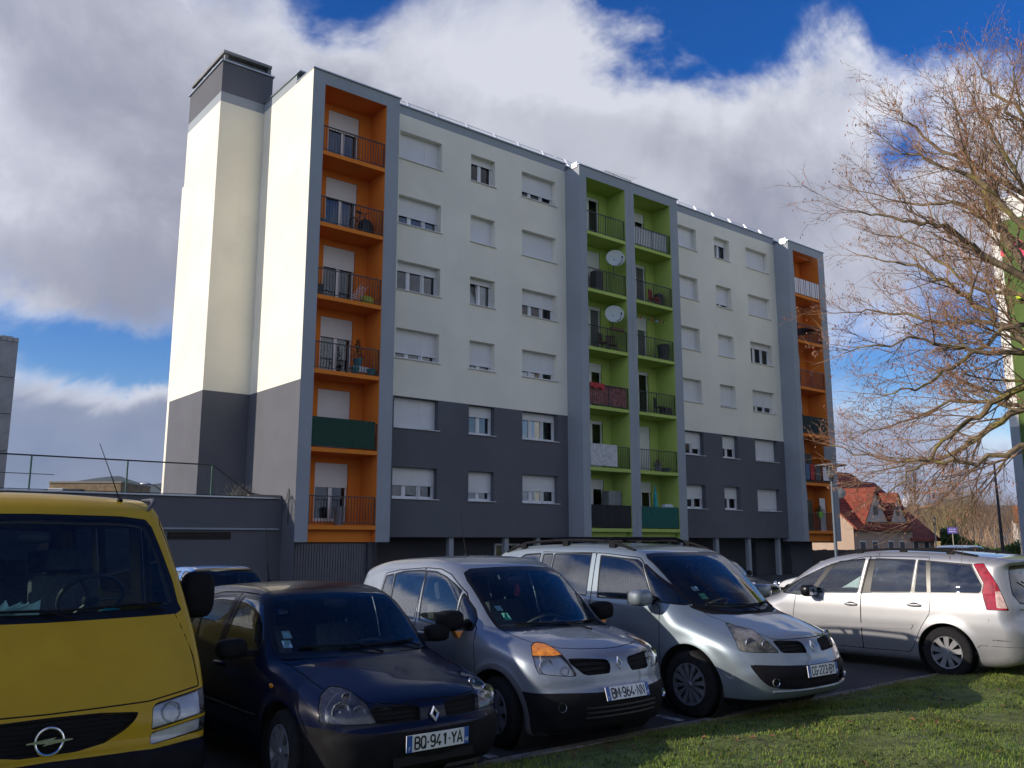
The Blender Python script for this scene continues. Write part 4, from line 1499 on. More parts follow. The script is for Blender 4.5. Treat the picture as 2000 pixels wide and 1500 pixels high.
# navy hatchback
wipers(clio, clio_b, .9, [(-.50, .12, .935, .925), (.02, .56, .925, .925)])
sticker(clio, clio_b, -.545, 1.02, .06, .05, ST_B)
sticker(clio, clio_b, -.565, .955, .06, .05, ST_B)
mast(clio, 2.9, 0, clio_b, .52)
sd_m = MB()
for sd in (1, -1):
    pts = [(-u, sd * (clio_b.side_y(u, .46) + .004), .46) for u in (1.2, 1.6, 2.0, 2.4, 2.75)]
    MB().tube(pts, .014, 6).build('side_strip', M_BLACK, clio, smooth=True)
    MB().ball((-.98, sd * (clio_b.side_y(.98, .70) + .002), .70), .035, .008, .018, 12, 6).build('side_repeater', M_AMBER, clio, smooth=True)
MB().box(-.02, .0, -.33, .33, .24, .30).build('air_intake', M_GAP, clio).location = (-clio_b.front_u(0, .27) + .004, 0, 0)
# silver compact
wipers(modus, modus_b, .98, [(-.48, .18, 1.0, .985), (.05, .56, .985, .985)])
sticker(modus, modus_b, -.50, 1.055, .055, .06, ST_G)
sticker(modus, modus_b, -.52, 1.125, .055, .04, ST_B)
mast(modus, 2.2, -.1, modus_b, .50)
for sd in (1, -1):
    lamp_bowl(modus, on_front(modus_b, sd * .62, .385, .012), .034, (0, 0, sd * R(20)))
gr = MB()
for z in (.29, .33, .37):
    gr.tube([on_front(modus_b, y, z, .006) for y in np.linspace(-.42, .42, 9)], .009, 5)
gr.build('lower_grille', M_GLOSSBLACK, modus, smooth=True)
cl_ = MB().tube([(-1.52, .02, 1.34), (-1.50, .03, 1.26), (-1.52, .02, 1.20)], [.004, .03, .022], 8)
cl_.build('hanging_ornament', mat('red ornament', (.45, .03, .06), .7), modus, smooth=True)
# people carrier
wipers(espace, espace_b, 1.05, [(-.52, .12, 1.085, 1.06), (.0, .55, 1.06, 1.075)])
roof_bars(espace, espace_b, 1.85, 4.15, .66, .06, (2.3, 3.25))
sticker(espace, espace_b, -.46, 1.16, .07, .055, ST_G)
sticker(espace, espace_b, -.48, 1.235, .07, .04, ST_B)
for sd in (1, -1):
    lamp_bowl(espace, on_front(espace_b, sd * .60, .40, .008), .036, (0, 0, sd * R(15)))
st_ = MB().tube([on_front(espace_b, y, .315, .008) for y in np.linspace(-.62, .62, 13)], .012, 6).build('chrome_lip', SILVER_B, espace, smooth=True)
# seven seat estate: roof rails, rear wiper, letters, plate recess
roof_bars(pic, pic_b, 2.0, 4.0, .64, .03)
rw_ = MB()


def on_rear(B, y, z, off=.0):
    us = np.linspace(B.sp['L'] + .1, 2.5, 900)
    f = B.F(us, np.full_like(us, y), np.full_like(us, z))
    return Vector((-(us[np.argmax(f < 0)] + off), y, z))


wiper(pic, [on_rear(pic_b, y, z, .03) for y, z in ((.0, 1.02), (.15, 1.08), (.32, 1.16), (.48, 1.24))])
MB().tube([on_rear(pic_b, y, .60, .012) for y in np.linspace(-.7, .7, 15)], .013, 6).build('bumper_strip', SILVER_C, pic, smooth=True)
for sd in (1, -1):
    MB().ball(tuple(on_rear(pic_b, sd * .62, .36, .0)), .02, .10, .03, 12, 6).build('reflector', M_REDLENS, pic, smooth=True)
    # white and amber cells inside the tail lamp
MB().box(-.004, .004, -.26, .26, -.055, .055).build('number_plate', M_PLATEW, pic).location = on_rear(pic_b, 0, .79, .02)
for k in range(9):
    MB().box(-.003, .003, -.016, .012, -.012, .012).build('model_letter', M_CHROME, pic).location = on_rear(pic_b, .62 - .04 * k, .895, .004)
# mustard van
wipers(van, van_b, 1.26, [(-.62, .18, 1.30, 1.285), (.02, .78, 1.285, 1.31)])
e0 = on_front(van_b, 0, .548, .022)
em = MB()
nn = 40
em.tube([(0, .078 * math.cos(6.2832 * k / nn), .078 * math.sin(6.2832 * k / nn)) for k in range(nn + 1)], .0085, 8, cap=False)
for a, b, c, d in (((-.128, -.004), (-.005, -.010), (.040, .022), (-.128, .004)), ((.128, .004), (.005, .010), (-.040, -.022), (.128, -.004))):
    em.prism([a, b, c, d], 'x', -.008 if a[0] < 0 else -.006, .010 if a[0] < 0 else .012)
emo = em.build('ring_emblem', M_CHROME, van, smooth=True, angle=R(35))
emo.location = e0
emo.rotation_euler = (0, R(-6), 0)
mast(van, 1.32, .64, van_b, .44, .16, -.20)
# lipped air scoop at the roof corner
sc_ = MB()
uu = [1.20, 1.30, 1.42, 1.60]
sp2 = [(-u, .82 + .10 * math.sin(k * .8), van_b.top_z(u, .82) + (.006, .016, .014, .0)[k]) for k, u in enumerate(uu)]
sc_.tube(sp2, [.008, .020, .018, .006], 8)
sc_.build('roof_trim', mat('grey rubber trim', (.05, .05, .055), .5), van, smooth=True)
# things lying on the van dashboard
tis = MB()
rz_ = random.Random(3)
for k in range(7):
    c = Vector((-.62 - rz_.uniform(0, .1), -.12 + rz_.uniform(-.08, .10), 1.22))
    a, b = rz_.uniform(-.06, .06), rz_.uniform(.04, .10)
    tis.add([c + Vector((0, -.05, .01)), c + Vector((0, .05, .0)), c + Vector((a * .3, .05 + a, b + .05)), c + Vector((a, -.04, b))], [(0, 1, 2, 3)])
t_ = tis.build('tissue_pack', mat('pale blue tissue', (.45, .70, .72), .8), None)
t_.matrix_world = van.matrix_world
t_.location, t_.rotation_euler = van.location, van.rotation_euler
tag(t_, 'crumpled pale blue tissues on the dashboard of the mustard van', 'tissues')
bt = MB().ball((-.66, .46, 1.235), .06, .10, .045, 14, 8).build('blue_bottle', mat('turquoise plastic', (.02, .30, .40), .3), None, smooth=True)
bt.location, bt.rotation_euler = van.location, van.rotation_euler
tag(bt, 'turquoise bottle on the dashboard of the mustard van, beyond the steering wheel', 'bottle')
bl_ = MB().ball((-.66, -.40, 1.235), .08, .16, .05, 14, 8).build('blue_cloth', mat('royal blue cloth', (.01, .02, .16), .8), None, smooth=True)
bl_.location, bl_.rotation_euler = van.location, van.rotation_euler
tag(bl_, 'royal blue cloth bundle on the dashboard of the mustard van', 'cloth')

# ------------------------------------------------------------------ cars standing further back
HATCH = dict(
    L=3.85, hw=.83, H=1.48, paint=SKYBLUE, cf=(.26, 2.4), cr=(.14, 2.4), crown=.05, round=.13, tum=.24, tum2=.2, shoulder=.006, flare=.015,
    profile=CLIO['profile'], plan=CLIO['plan'], lower=CLIO['lower'], belt=CLIO['belt'], wheels=CLIO['wheels'], arch=.05, wheel='plain', fine=False,
    windows=CLIO['windows'], ws=CLIO['ws'], ws_where=CLIO['ws_where'], rw=CLIO['rw'], doors=CLIO['doors'], regions=CLIO['regions'][:1],
    headlights=CLIO['headlights'], bowls=[(0, .60, .60, .065)], grilles=[], mirror=(1.40, .935, .945, M_BLACK, (.075, .115, .075), None),
    cabin=CLIO['cabin'])
HATCH['grilles'] = [('front', [(-.1, .535), (-.1, .60), (.40, .615), (.42, .55)], .03)]


def far_car(base, paintm, px, dist, label, heading, dz=0.0, **kw):
    sp = dict(base, paint=paintm, **kw)
    p = at(px, 1055, dist)
    s_, n_ = to_sn(p)
    return assemble_car('parked_car', sp, s_, n_, label, h=.045, yaw=heading, gz=ground_z(n_) + dz, group='cars parked beyond the front row')


far_car(HATCH, SKYBLUE, 512, 16.3, 'bright blue hatchback behind the mustard van mirror, before the annex wall', 0.0, dz=.03)
far_car(HATCH, BLACKCAR, 722, 21.7, 'dark car of which one mirror shows behind the silver compact car', math.pi, H=1.4)
far_car(HATCH, BLACKCAR, 1040, 19.6, 'black car whose roof just shows between compact car and people carrier', 0.0)
BUG = dict(HATCH, headlights=[], bowls=[])
bug, bug_b = far_car(BUG, BLACKCAR, 1508, 25.5, 'small black car with round headlamps behind the people carrier windscreen', 0.06)
for y in (-.58, .58):
    p = on_front(bug_b, y, .66, .01)
    m = MB().lathe([(.001, .012), (.07, .016), (.098, .008), (.105, -.01), (.095, -.05)], 20, 'x')
    o = m.build('round_headlamp', M_REFLECT, bug, smooth=True)
    o.location = p
    o.rotation_euler = (0, R(-12), math.copysign(R(16), y))
for y in (-.36, .36):
    p = on_front(bug_b, y, .62, .01)
    o = MB().lathe([(.001, .012), (.045, .012), (.058, 0), (.055, -.04)], 16, 'x').build('fog_lamp', M_REFLECT, bug, smooth=True)
    o.location = p
far_car(HATCH, WHITECAR, 1528, 30.0, 'white car half hidden behind the nose of the bright silver estate', math.pi)
MPV = dict(ESPACE, fine=False)
far_car(MPV, GREYBLUE, 1905, 47.0, 'grey blue people carrier parked before the hedge at the end of the street', R(100))
far_car(HATCH, SILVER_B, 1965, 30.0, 'silver car with curved roof right behind the rear of the bright estate', R(150))
far_car(HATCH, REDCAR, 1990, 38.0, 'dark red car under the tall mast at the far right', R(130))
# ================================================================== the apartment building
# local axes: x along the facade, y into the building, z up (world heights)
def stucco(name, c, var=.05):
    new = name not in MATS
    m = mat(name, c, .9, var=var, vscale=.35, bump=.35, bscale=55, dirt=((c[0] * .72, c[1] * .72, c[2] * .70), .5, .50, .80, .22), spec=.2)
    if new:                                             # faint rain streaks running down the render
        t = m.node_tree
        g = NG(t)
        b = t.nodes['Principled BSDF']
        mp = g.n('ShaderNodeMapping')
        t.links.new(g.n('ShaderNodeTexCoord').outputs['Object'], mp.inputs[0])
        mp.inputs['Scale'].default_value = (2.6, 2.6, .13)
        f = g.m('MULTIPLY', g.step(g.noise(mp.outputs[0], 1.0, 6, .62), .50, .80), .10)
        t.links.new(g.mix(f, b.inputs['Base Color'].links[0].from_socket, (c[0] * .66, c[1] * .65, c[2] * .62, 1)), b.inputs['Base Color'])
    return m


CREAM = stucco('cream render', (.88, .842, .70))
DARKGREY = stucco('dark grey render', (.130, .134, .149), .08)
MIDGREY = stucco('blue grey render', (.34, .375, .40), .06)
ORANGE = stucco('orange render', (.78, .235, .033), .06)
GREEN = stucco('lime green render', (.45, .57, .14), .06)
GROUNDGREY = stucco('ground floor grey render', (.075, .078, .088), .1)
ZINC = mat('zinc flashing', (.42, .46, .50), .35, .8, var=.1, vscale=2)
PVC = mat('white window plastic', (.78, .78, .77), .4, var=.03, vscale=2)
RAIL = mat('anthracite railing', (.035, .038, .045), .5)
ALU = mat('aluminium', (.70, .71, .72), .35, .7)
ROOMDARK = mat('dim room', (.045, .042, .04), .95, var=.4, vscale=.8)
CURTAIN = mat('net curtain', (.52, .54, .60), .9, var=.35, vscale=9, stretch=(6, 1, .4))
CURTAIN_REFL = mat('curtain and painted reflection', (.42, .30, .22), .9, var=.55, vscale=4)  # in the lowest facade windows its mottled brown paints in reflected trees
BLINDGREY = mat('grey slatted blind', (.20, .21, .22), .7)
G_PANE = glass_mat('window pane', (.62, .66, .68), 1.5)
CONCRETE = mat('grey concrete', (.26, .26, .26), .9, var=.2, vscale=1.2, bump=.3, bscale=30)


def shutter_mat():
    m = mat('roller shutter', (.72, .72, .71), .5, var=.03, vscale=1.5)
    t = m.node_tree
    g = NG(t)
    x, y, z = g.xyz(g.n('ShaderNodeTexCoord').outputs['Object'])
    bp = g.n('ShaderNodeBump')
    bp.inputs['Strength'].default_value = .5
    bp.inputs['Distance'].default_value = .006
    t.links.new(g.m('PINGPONG', z, .022), bp.inputs['Height'])
    t.links.new(bp.outputs[0], t.nodes['Principled BSDF'].inputs['Normal'])
    return m


SHUT = shutter_mat()
BLD = empty('apartment_building', P0, ANG_S)
tag(BLD, 'six storey cream and grey apartment building with orange and green balcony towers', 'building')
GZ = -.60
TOPS = [4.60, 7.39, 10.20, 13.04, 15.86, 18.69]
SLABS = [2.28, 5.03, 7.87, 10.65, 13.45, 16.27]
PAINT_Z = 7.415


def wall_with_holes(x0, x1, z0, z1, holes, y, mt, name, depth):
    """a wall skin with openings and their reveals"""
    hs = [h for h in holes if h[2] < z1 and h[3] > z0]
    xs = sorted({x0, x1} | {h[0] for h in hs} | {h[1] for h in hs})
    zs = sorted({z0, z1} | {max(z0, h[2]) for h in hs} | {min(z1, h[3]) for h in hs})
    m = MB()
    for i in range(len(xs) - 1):
        for k in range(len(zs) - 1):
            cx, cz = (xs[i] + xs[i + 1]) / 2, (zs[k] + zs[k + 1]) / 2
            if any(h[0] < cx < h[1] and h[2] < cz < h[3] for h in hs):
                continue
            m.quad((xs[i], y, zs[k]), (xs[i + 1], y, zs[k]), (xs[i + 1], y, zs[k + 1]), (xs[i], y, zs[k + 1]))
    for (a, b, c, d) in hs:
        c2, d2 = max(c, z0), min(d, z1)
        m.quad((a, y, c2), (a, y, d2), (a, y + depth, d2), (a, y + depth, c2))
        m.quad((b, y, d2), (b, y, c2), (b, y + depth, c2), (b, y + depth, d2))
        if d <= z1:
            m.quad((a, y, d), (b, y, d), (b, y + depth, d), (a, y + depth, d))
        if c >= z0:
            m.quad((b, y, c), (a, y, c), (a, y + depth, c), (b, y + depth, c))
    return m.build(name, mt, BLD)


REC = .31            # how deep the windows sit in the insulated wall


def make_window(x0, x1, z0, z1, lights, frac, curtain=None, y=1.0, shutters=None, tilt=False):
    """frame with panes, shutters and sill; frac is how far the shutter is down (per shutter)"""
    yw = y + REC
    fw = .055
    m = MB()
    m.box(x0, x0 + fw, yw, yw + .07, z0 + .04, z1).box(x1 - fw, x1, yw, yw + .07, z0 + .04, z1)
    m.box(x0 + fw, x1 - fw, yw, yw + .07, z1 - fw, z1).box(x0 + fw, x1 - fw, yw, yw + .07, z0 + .04, z0 + .04 + fw)
    xs = [x0 + (x1 - x0) * k / lights for k in range(lights + 1)]
    for k in range(1, lights):
        m.box(xs[k] - .05, xs[k] + .05, yw - .004, yw + .074, z0 + .042, z1 - .002)
    o = m.build('window', PVC, BLD)
    for k in range(lights):
        a, b = xs[k] + (.05 if k else fw), xs[k + 1] - (.05 if k < lights - 1 else fw)
        p = MB()
        za, zb = z0 + .04 + fw, z1 - fw
        # sash inside the frame
        for (q0, q1, r0, r1) in ((a, a + .045, za, zb), (b - .045, b, za, zb), (a + .045, b - .045, za, za + .045), (a + .045, b - .045, zb - .045, zb)):
            p.box(q0, q1, yw + .012, yw + .06, r0, r1)
        sash = p.build('sash', PVC, o)
        g = MB().box(a + .045, b - .045, yw + .03, yw + .036, za + .045, zb - .045).build('pane', G_PANE, o)
        if tilt and k == 0:
            for ob in (sash, g):
                me = ob.data
                for v in me.vertices:
                    v.co.y += (v.co.z - za) / (zb - za) * .10
    if curtain:
        c = MB()
        n = 30
        wv = [(x0 + fw + (x1 - x0 - 2 * fw) * i / n, yw + .13 + .02 * math.sin(i * 1.9 + x0)) for i in range(n + 1)]
        for i in range(n):
            if curtain is CURTAIN and lights == 3 and abs(i - n * .62) < 3:
                continue
            c.quad((*wv[i], z0 + .05), (*wv[i + 1], z0 + .05), (*wv[i + 1], z1 - .1), (*wv[i], z1 - .1))
        c.build('curtain', curtain, o)
    sp = [(xs[0], xs[-1])] if lights < 3 else [(xs[0], xs[2]), (xs[2], xs[3])]
    if shutters == 'pair':
        sp = [(xs[0], xs[1]), (xs[1], xs[2])]
    fr = frac if isinstance(frac, (tuple, list)) else [frac] * len(sp)
    for (a, b), f in zip(sp, fr):
        zb = z1 - .005 - max(.23, f * (z1 - z0 - .05))
        MB().box(a + .022, b - .022, yw - .05, yw - .036, zb, z1 - .005).build('roller_shutter', SHUT, o)
        gd = MB()
        gd.box(a, a + .02, yw - .058, yw - .03, z0 + .04, z1 - .001).box(b - .02, b, yw - .058, yw - .03, z0 + .04, z1 - .001)
        gd.build('shutter_guide', PVC, o)['kind'] = 'stuff'
    sl = MB().box(x0 - .04, x1 + .07, y - .075, yw + .0, z0 - .0, z0 + .028).build('window_sill', PVC, o, bevel=.004)
    return o


def win_rows(x0, x1, lights, fracs, curtains, **kw):
    out = []
    for k in range(6):
        z1 = TOPS[k]
        z0 = z1 - 1.265
        tl = kw.get('tilt', {})
        make_window(x0, x1, z0, z1, lights, fracs[k], curtains[k], shutters=kw.get('pair'), tilt=k in tl)
        out.append((x0, x1, z0, z1))
    return out


C, W = CURTAIN, CURTAIN_REFL
holesL = []
holesL += win_rows(3.92, 6.03, 3, [.58, (1, .96), .80, .30, .66, 1.0], [W, None, None, None, C, None])
holesL += win_rows(7.60, 8.96, 2, [.72, .38, .84, .0, 1.0, .25], [C, C, None, C, None, C], tilt=(3,))
holesL += win_rows(10.53, 12.63, 3, [.58, .28, .76, .56, .93, .70], [W, C, C, None, None, None])
holesR = []
holesR += win_rows(20.98, 23.07, 3, [(.62, .58), (.52, .72), 1.0, 1.0, .96, .86], [None, None, None, None, None, None])
holesR += win_rows(24.66, 26.03, 2, [.52, .58, .92, 1.0, .82, .30], [None, C, None, None, None, C], tilt=(5,))
holesR += win_rows(27.60, 29.72, 3, [.92, .95, .72, .26, .93, 1.0], [None, None, None, None, None, None])
for hs, x0, x1 in ((holesL, 3.25, 13.27), (holesR, 20.35, 30.41)):
    wall_with_holes(x0, x1, PAINT_Z, 19.42, hs, 1.0, CREAM, 'upper_wall', REC + .08)
    wall_with_holes(x0, x1, 1.88, PAINT_Z, hs, 1.0, DARKGREY, 'lower_wall', REC + .08)
    MB().box(x0, x1, 1.002, 1.4, 19.42, 19.80).build('parapet_band', MIDGREY, BLD)
    MB().box(x0 - .05, x1 + .05, .93, 1.5, 19.80, 19.845).build('coping', ZINC, BLD)
    MB().box(x0, x1, 1.0, 1.6, 1.865, 1.878).build('soffit', DARKGREY, BLD)
# dark rooms behind the windows, one per storey
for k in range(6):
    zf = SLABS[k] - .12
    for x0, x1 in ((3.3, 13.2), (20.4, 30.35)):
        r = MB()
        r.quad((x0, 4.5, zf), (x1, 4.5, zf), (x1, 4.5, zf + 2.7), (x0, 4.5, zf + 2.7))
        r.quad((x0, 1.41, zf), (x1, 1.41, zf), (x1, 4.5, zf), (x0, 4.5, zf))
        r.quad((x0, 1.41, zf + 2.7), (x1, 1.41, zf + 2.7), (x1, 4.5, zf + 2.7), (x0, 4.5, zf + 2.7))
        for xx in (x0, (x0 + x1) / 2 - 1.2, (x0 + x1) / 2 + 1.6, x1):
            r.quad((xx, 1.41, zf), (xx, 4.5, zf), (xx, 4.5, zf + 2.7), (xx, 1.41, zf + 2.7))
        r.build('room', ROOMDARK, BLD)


# ---- balcony towers
def balcony_tower(x0, x1, open0, open1, colour, top_frame=19.45, back=1.25, door=(0, 0), base=1.68, skip_left=False, fronts=None, shut=None, cream_left=False, panes=None, rails=True, post_left=None):
    """two posts and a lintel round a stack of six coloured loggias"""
    fr = MB()
    fr.box(x0, open0, 0.0, back + .2, base, top_frame)
    fr.box(open1, x1, 0.0, back + .2, base, top_frame)
    fr.box(open0, open1, 0.002, back + .2, 18.95, top_frame)
    fr.build('tower_frame', MIDGREY, BLD)
    MB().box(x0 - .04, x1 + .06, -.06, back + .3, top_frame, top_frame + .045).build('coping', ZINC, BLD)
    e = .006
    ins = MB()
    ins.box(open0, open0 + e, .012, back, base + .01, 18.95)
    ins.box(open1 - e, open1, .012, back, base + .01, 18.95)
    ins.box(open0 + e, open1 - e, .012, back, 18.95 - e, 18.95 - .0005)
    ins.box(open0 + e, open1 - e, .30, back + .4, base, SLABS[0] - .14)
    d0, d1 = door
    dh = []
    for k in range(6):
        dh.append((d0, d1, SLABS[k] + .16, TOPS[k] + .0))
    xs = [open0, d0, d1, open1]
    ins.quad((open0, back, base), (d0, back, base), (d0, back, 18.95), (open0, back, 18.95))
    ins.quad((d1, back, base), (open1, back, base), (open1, back, 18.95), (d1, back, 18.95))
    zs = [base] + [z for h in dh for z in (h[2], h[3])] + [18.95]
    for i in range(0, len(zs), 2):
        ins.quad((d0, back, zs[i]), (d1, back, zs[i]), (d1, back, zs[i + 1]), (d0, back, zs[i + 1]))
    for h in dh:
        ins.quad((d0, back, h[2]), (d0, back, h[3]), (d0, back + .2, h[3]), (d0, back + .2, h[2]))
        ins.quad((d1, back, h[3]), (d1, back, h[2]), (d1, back + .2, h[2]), (d1, back + .2, h[3]))
        ins.quad((d0, back, h[3]), (d1, back, h[3]), (d1, back + .2, h[3]), (d0, back + .2, h[3]))
        ins.quad((d0, back, h[2]), (d1, back, h[2]), (d1, back + .2, h[2]), (d0, back + .2, h[2]))
    ins.build('loggia_walls', colour, BLD)
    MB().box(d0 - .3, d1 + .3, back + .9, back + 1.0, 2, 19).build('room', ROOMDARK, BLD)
    for k in range(6):
        z = SLABS[k]
        MB().box(open0 + e, open1 - e, .006, back, z - .155, z).build('balcony_slab', colour, BLD)
        # glazed door with shutter
        za, zb = z + .16, TOPS[k]
        y = back + .10
        m = MB()
        xm = (d0 + d1) / 2
        fw = .07
        m.box(d0, d0 + fw, y, y + .07, za, zb).box(d1 - fw, d1, y, y + .07, za, zb).box(d0 + fw, d1 - fw, y, y + .07, zb - fw, zb).box(d0 + fw, d1 - fw, y, y + .07, za, za + .11)
        m.box(xm - .075, xm + .075, y - .003, y + .073, za + .002, zb - .002)
        dr = m.build('balcony_door', PVC, BLD)
        for a, b in ((d0 + fw, xm - .075), (xm + .075, d1 - fw)):
            MB().box(a, b, y + .03, y + .036, za + .11, zb - fw).build('pane', G_PANE, dr)
        if panes and panes[k]:
            n = 24
            c = MB()
            for i in range(n):
                if panes[k] is BLINDGREY:
                    break
                a, b = d0 + fw + (d1 - d0 - 2 * fw) * i / n, d0 + fw + (d1 - d0 - 2 * fw) * (i + 1) / n
                ya, yb = y + .14 + .02 * math.sin(i * 2.1 + k), y + .14 + .02 * math.sin((i + 1) * 2.1 + k)
                c.quad((a, ya, za), (b, yb, za), (b, yb, zb), (a, ya, zb))
            if panes[k] is BLINDGREY:
                for i in range(22):
                    zz = za + .1 + (zb - za - .2) * i / 22
                    c.box(d0 + .08, d1 - .08, y + .012, y + .022, zz, zz + .052)
            c.build('curtain', panes[k], dr)
        f = shut[k]
        zz = zb - max(.16, f * (zb - za))
        MB().box(d0 + .01, d1 - .01, y - .05, y - .035, zz, zb - .004).build('roller_shutter', SHUT, dr)
        # railing
        if rails:
            r = MB()
            zt = z + 1.04
            yb = .07
            a0, a1 = open0 + .02, open1 - .02
            r.box(a0, a1, yb - .022, yb + .022, zt - .035, zt)
            r.box(a0, a1, yb - .012, yb + .012, z + .07, z + .095)
            nb = 22
            for i in range(nb + 1):
                xx = a0 + .02 + (a1 - a0 - .04) * i / nb
                t = .017 if i in (0, nb // 2, nb) else .008
                r.box(xx - t, xx + t, yb - t, yb + t, z + (.0 if t > .01 else .095), zt - .035)
            r.build('balcony_railing', RAIL, BLD)


O0, O1 = -.07, 2.65
balcony_tower(-.565, 3.25, O0, O1, ORANGE, door=(.74, 2.12), shut=[.42, .50, .36, .38, .38, .36], panes=[None, C, None, None, C, None])
balcony_tower(13.26, 16.708, 13.72, 16.37, GREEN, door=(14.40, 15.80), shut=[.22, .06, .20, .0, 1.0, .0], panes=[None, W, None, BLINDGREY, None, None])
balcony_tower(16.718, 20.345, 17.01, 19.76, GREEN, door=(17.75, 19.15), shut=[.24, .96, .08, .30, .06, .22], panes=[None, None, None, BLINDGREY, BLINDGREY, None])
MB().box(16.707, 16.719, .03, 1.0, 1.7, 19.44).build('expansion_joint', M_GAP, BLD)
balcony_tower(30.41, 34.25, 30.89, 33.58, ORANGE, door=(31.6, 33.0), shut=[.3, .4, .4, .5, .4, .4], panes=[None] * 6)
# gable: cream and grey skins on the end wall, with the stair shaft in front of it
gab = MB()
gab.box(-.58, -.566, .004, 1.15, PAINT_Z, 19.44)
gab.box(-.58, -.566, 1.15, 11.0, PAINT_Z, 19.42)
gab.build('gable_wall', CREAM, BLD)
MB().box(-.578, -.566, .006, 11.0, GZ, PAINT_Z).build('gable_lower_wall', DARKGREY, BLD)
MB().box(-.58, 34.2, 1.47, 11.0, 19.42, 19.80).build('roof_parapet', MIDGREY, BLD)
MB().box(-.64, 34.26, 1.12, 11.06, 19.80, 19.85).build('roof', ZINC, BLD)
MB().box(-.56, 34.2, 6.0, 11.0, GZ, 19.42).build('rear_block', DARKGREY, BLD)
MB().box(34.2, 34.26, .3, 11.0, GZ + 2.2, 19.42).build('end_wall', CREAM, BLD)
sh = (-2.45, -.581, 4.52, 8.35)
MB().box(*sh, PAINT_Z, 19.34).build('stair_shaft_wall', CREAM, BLD)
MB().box(sh[0] + .002, sh[1], sh[2] + .002, sh[3], GZ, PAINT_Z).build('stair_shaft_lower_wall', DARKGREY, BLD)
MB().box(sh[0] + .002, sh[1], sh[2] + .002, sh[3], 19.34, 19.76).build('stair_shaft_band', MIDGREY, BLD)
MB().box(sh[0] + .004, sh[1] + .3, sh[2] + .004, sh[3], 19.76, 21.10).build('stair_shaft_head', DARKGREY, BLD)
MB().box(sh[0] - .06, sh[1] + .36, sh[2] - .06, sh[3] + .06, 21.10, 21.16).build('coping', ZINC, BLD)
cp = MB().box(sh[0] + .02, sh[1] + .24, sh[2] + .02, sh[3] - .02, 21.50, 21.62)
for x in (sh[0] + .1, sh[1] + .1):
    for y in (sh[2] + .1, sh[2] + 1.4, sh[3] - 1.4, sh[3] - .2):
        cp.box(x, x + .14, y, y + .14, 21.16, 21.50)
cp.box(sh[0] + .25, sh[1] + .05, sh[2] + .28, sh[3] - .3, 21.16, 21.46)
cp.build('vent_cap', CONCRETE, BLD)
MB().box(-2.44, -1.2, 8.352, 8.62, GZ, 16.9).build('rear_fin_wall', CREAM, BLD)
# ground floor, set back behind slim columns
gf = MB()
gf.box(-.56, 34.1, 2.3, 6.1, GZ, 1.86)
gf.box(3.0, 3.35, 1.05, 2.3, GZ, 1.66).box(31.0, 33.2, 1.3, 2.3, GZ, 1.67).box(28.3, 31.0, 1.8, 2.3, GZ, 1.66)
gf.build('ground_floor_wall', GROUNDGREY, BLD)
cl = MB()
for x in (6.86, 9.75, 11.55, 13.5, 16.7, 20.2, 21.15, 24.05, 26.85, 29.6):
    MB().box(x - .11, x + .11, 1.12, 1.34, GZ, 1.865).build('column', MIDGREY, BLD)
gd = MB()
for i in range(28):
    x = -.42 + 2.95 * i / 28
    gd.box(x + .012, x + 2.95 / 28 - .012, .42, .46, GZ, 1.60)
gd.box(-.42, 2.53, .45, .5, GZ, 1.64)
gd.build('garage_door', mat('grey metal door', (.115, .12, .135), .55, .2, var=.08), BLD)
MB().box(-.57, -.42, .30, .6, GZ, 1.67).box(2.53, 2.70, .30, .6, GZ, 1.67).build('garage_jamb', GROUNDGREY, BLD)
en = MB().box(9.95, 10.02, 2.2, 2.3, GZ, 1.6).box(11.3, 11.37, 2.2, 2.3, GZ, 1.6).box(10.02, 11.3, 2.2, 2.3, 1.52, 1.6).box(10.62, 10.69, 2.2, 2.3, GZ, 1.52).build('entrance_door', PVC, BLD)
MB().box(10.02, 10.62, 2.24, 2.25, GZ, 1.52).box(10.69, 11.3, 2.24, 2.25, GZ, 1.52).build('pane', G_PANE, en)
MB().box(10.05, 10.6, 2.27, 2.29, .9, 1.5).build('notice', mat('orange notice', (.55, .2, .06), .7, var=.5, vscale=6), en)

# roof edge rail: raking stanchions with a top wire
rr = MB()
rr.box(3.3, 13.2, 1.72, 1.745, 20.44, 20.465).box(20.4, 30.4, 1.72, 1.745, 20.44, 20.465).box(13.3, 20.3, 1.72, 1.745, 20.44, 20.465)
rr.box(3.3, 30.4, 1.5, 1.52, 20.18, 20.20)
rail = rr.build('roof_railing', ALU, BLD)
stm = MB().add([(-.025, 1.18, 19.85), (.025, 1.18, 19.85), (.025, 1.30, 19.85), (-.025, 1.30, 19.85), (-.02, 1.68, 20.48), (.02, 1.68, 20.48), (.02, 1.76, 20.48), (-.02, 1.76, 20.48)],
               [(0, 3, 2, 1), (4, 5, 6, 7), (0, 1, 5, 4), (1, 2, 6, 5), (2, 3, 7, 6), (3, 0, 4, 7)])
st0 = stm.build('stanchion', ALU, rail)
st0.location = (4.62, 0, 0)
for x in [6.14, 7.79, 9.39, 10.82, 12.38, 13.9, 15.4, 16.95, 18.5, 20.0, 21.0, 22.27, 23.86, 25.45, 27.01, 28.5, 30.0]:
    c = st0.copy()
    col.objects.link(c)
    c.parent = rail
    c.location = (x, 0, 0)
bx = MB().box(30.33, 30.55, .1, .5, 19.3, 19.62).box(13.22, 13.42, .1, .5, 19.36, 19.62).build('gutter_box', ALU, BLD)
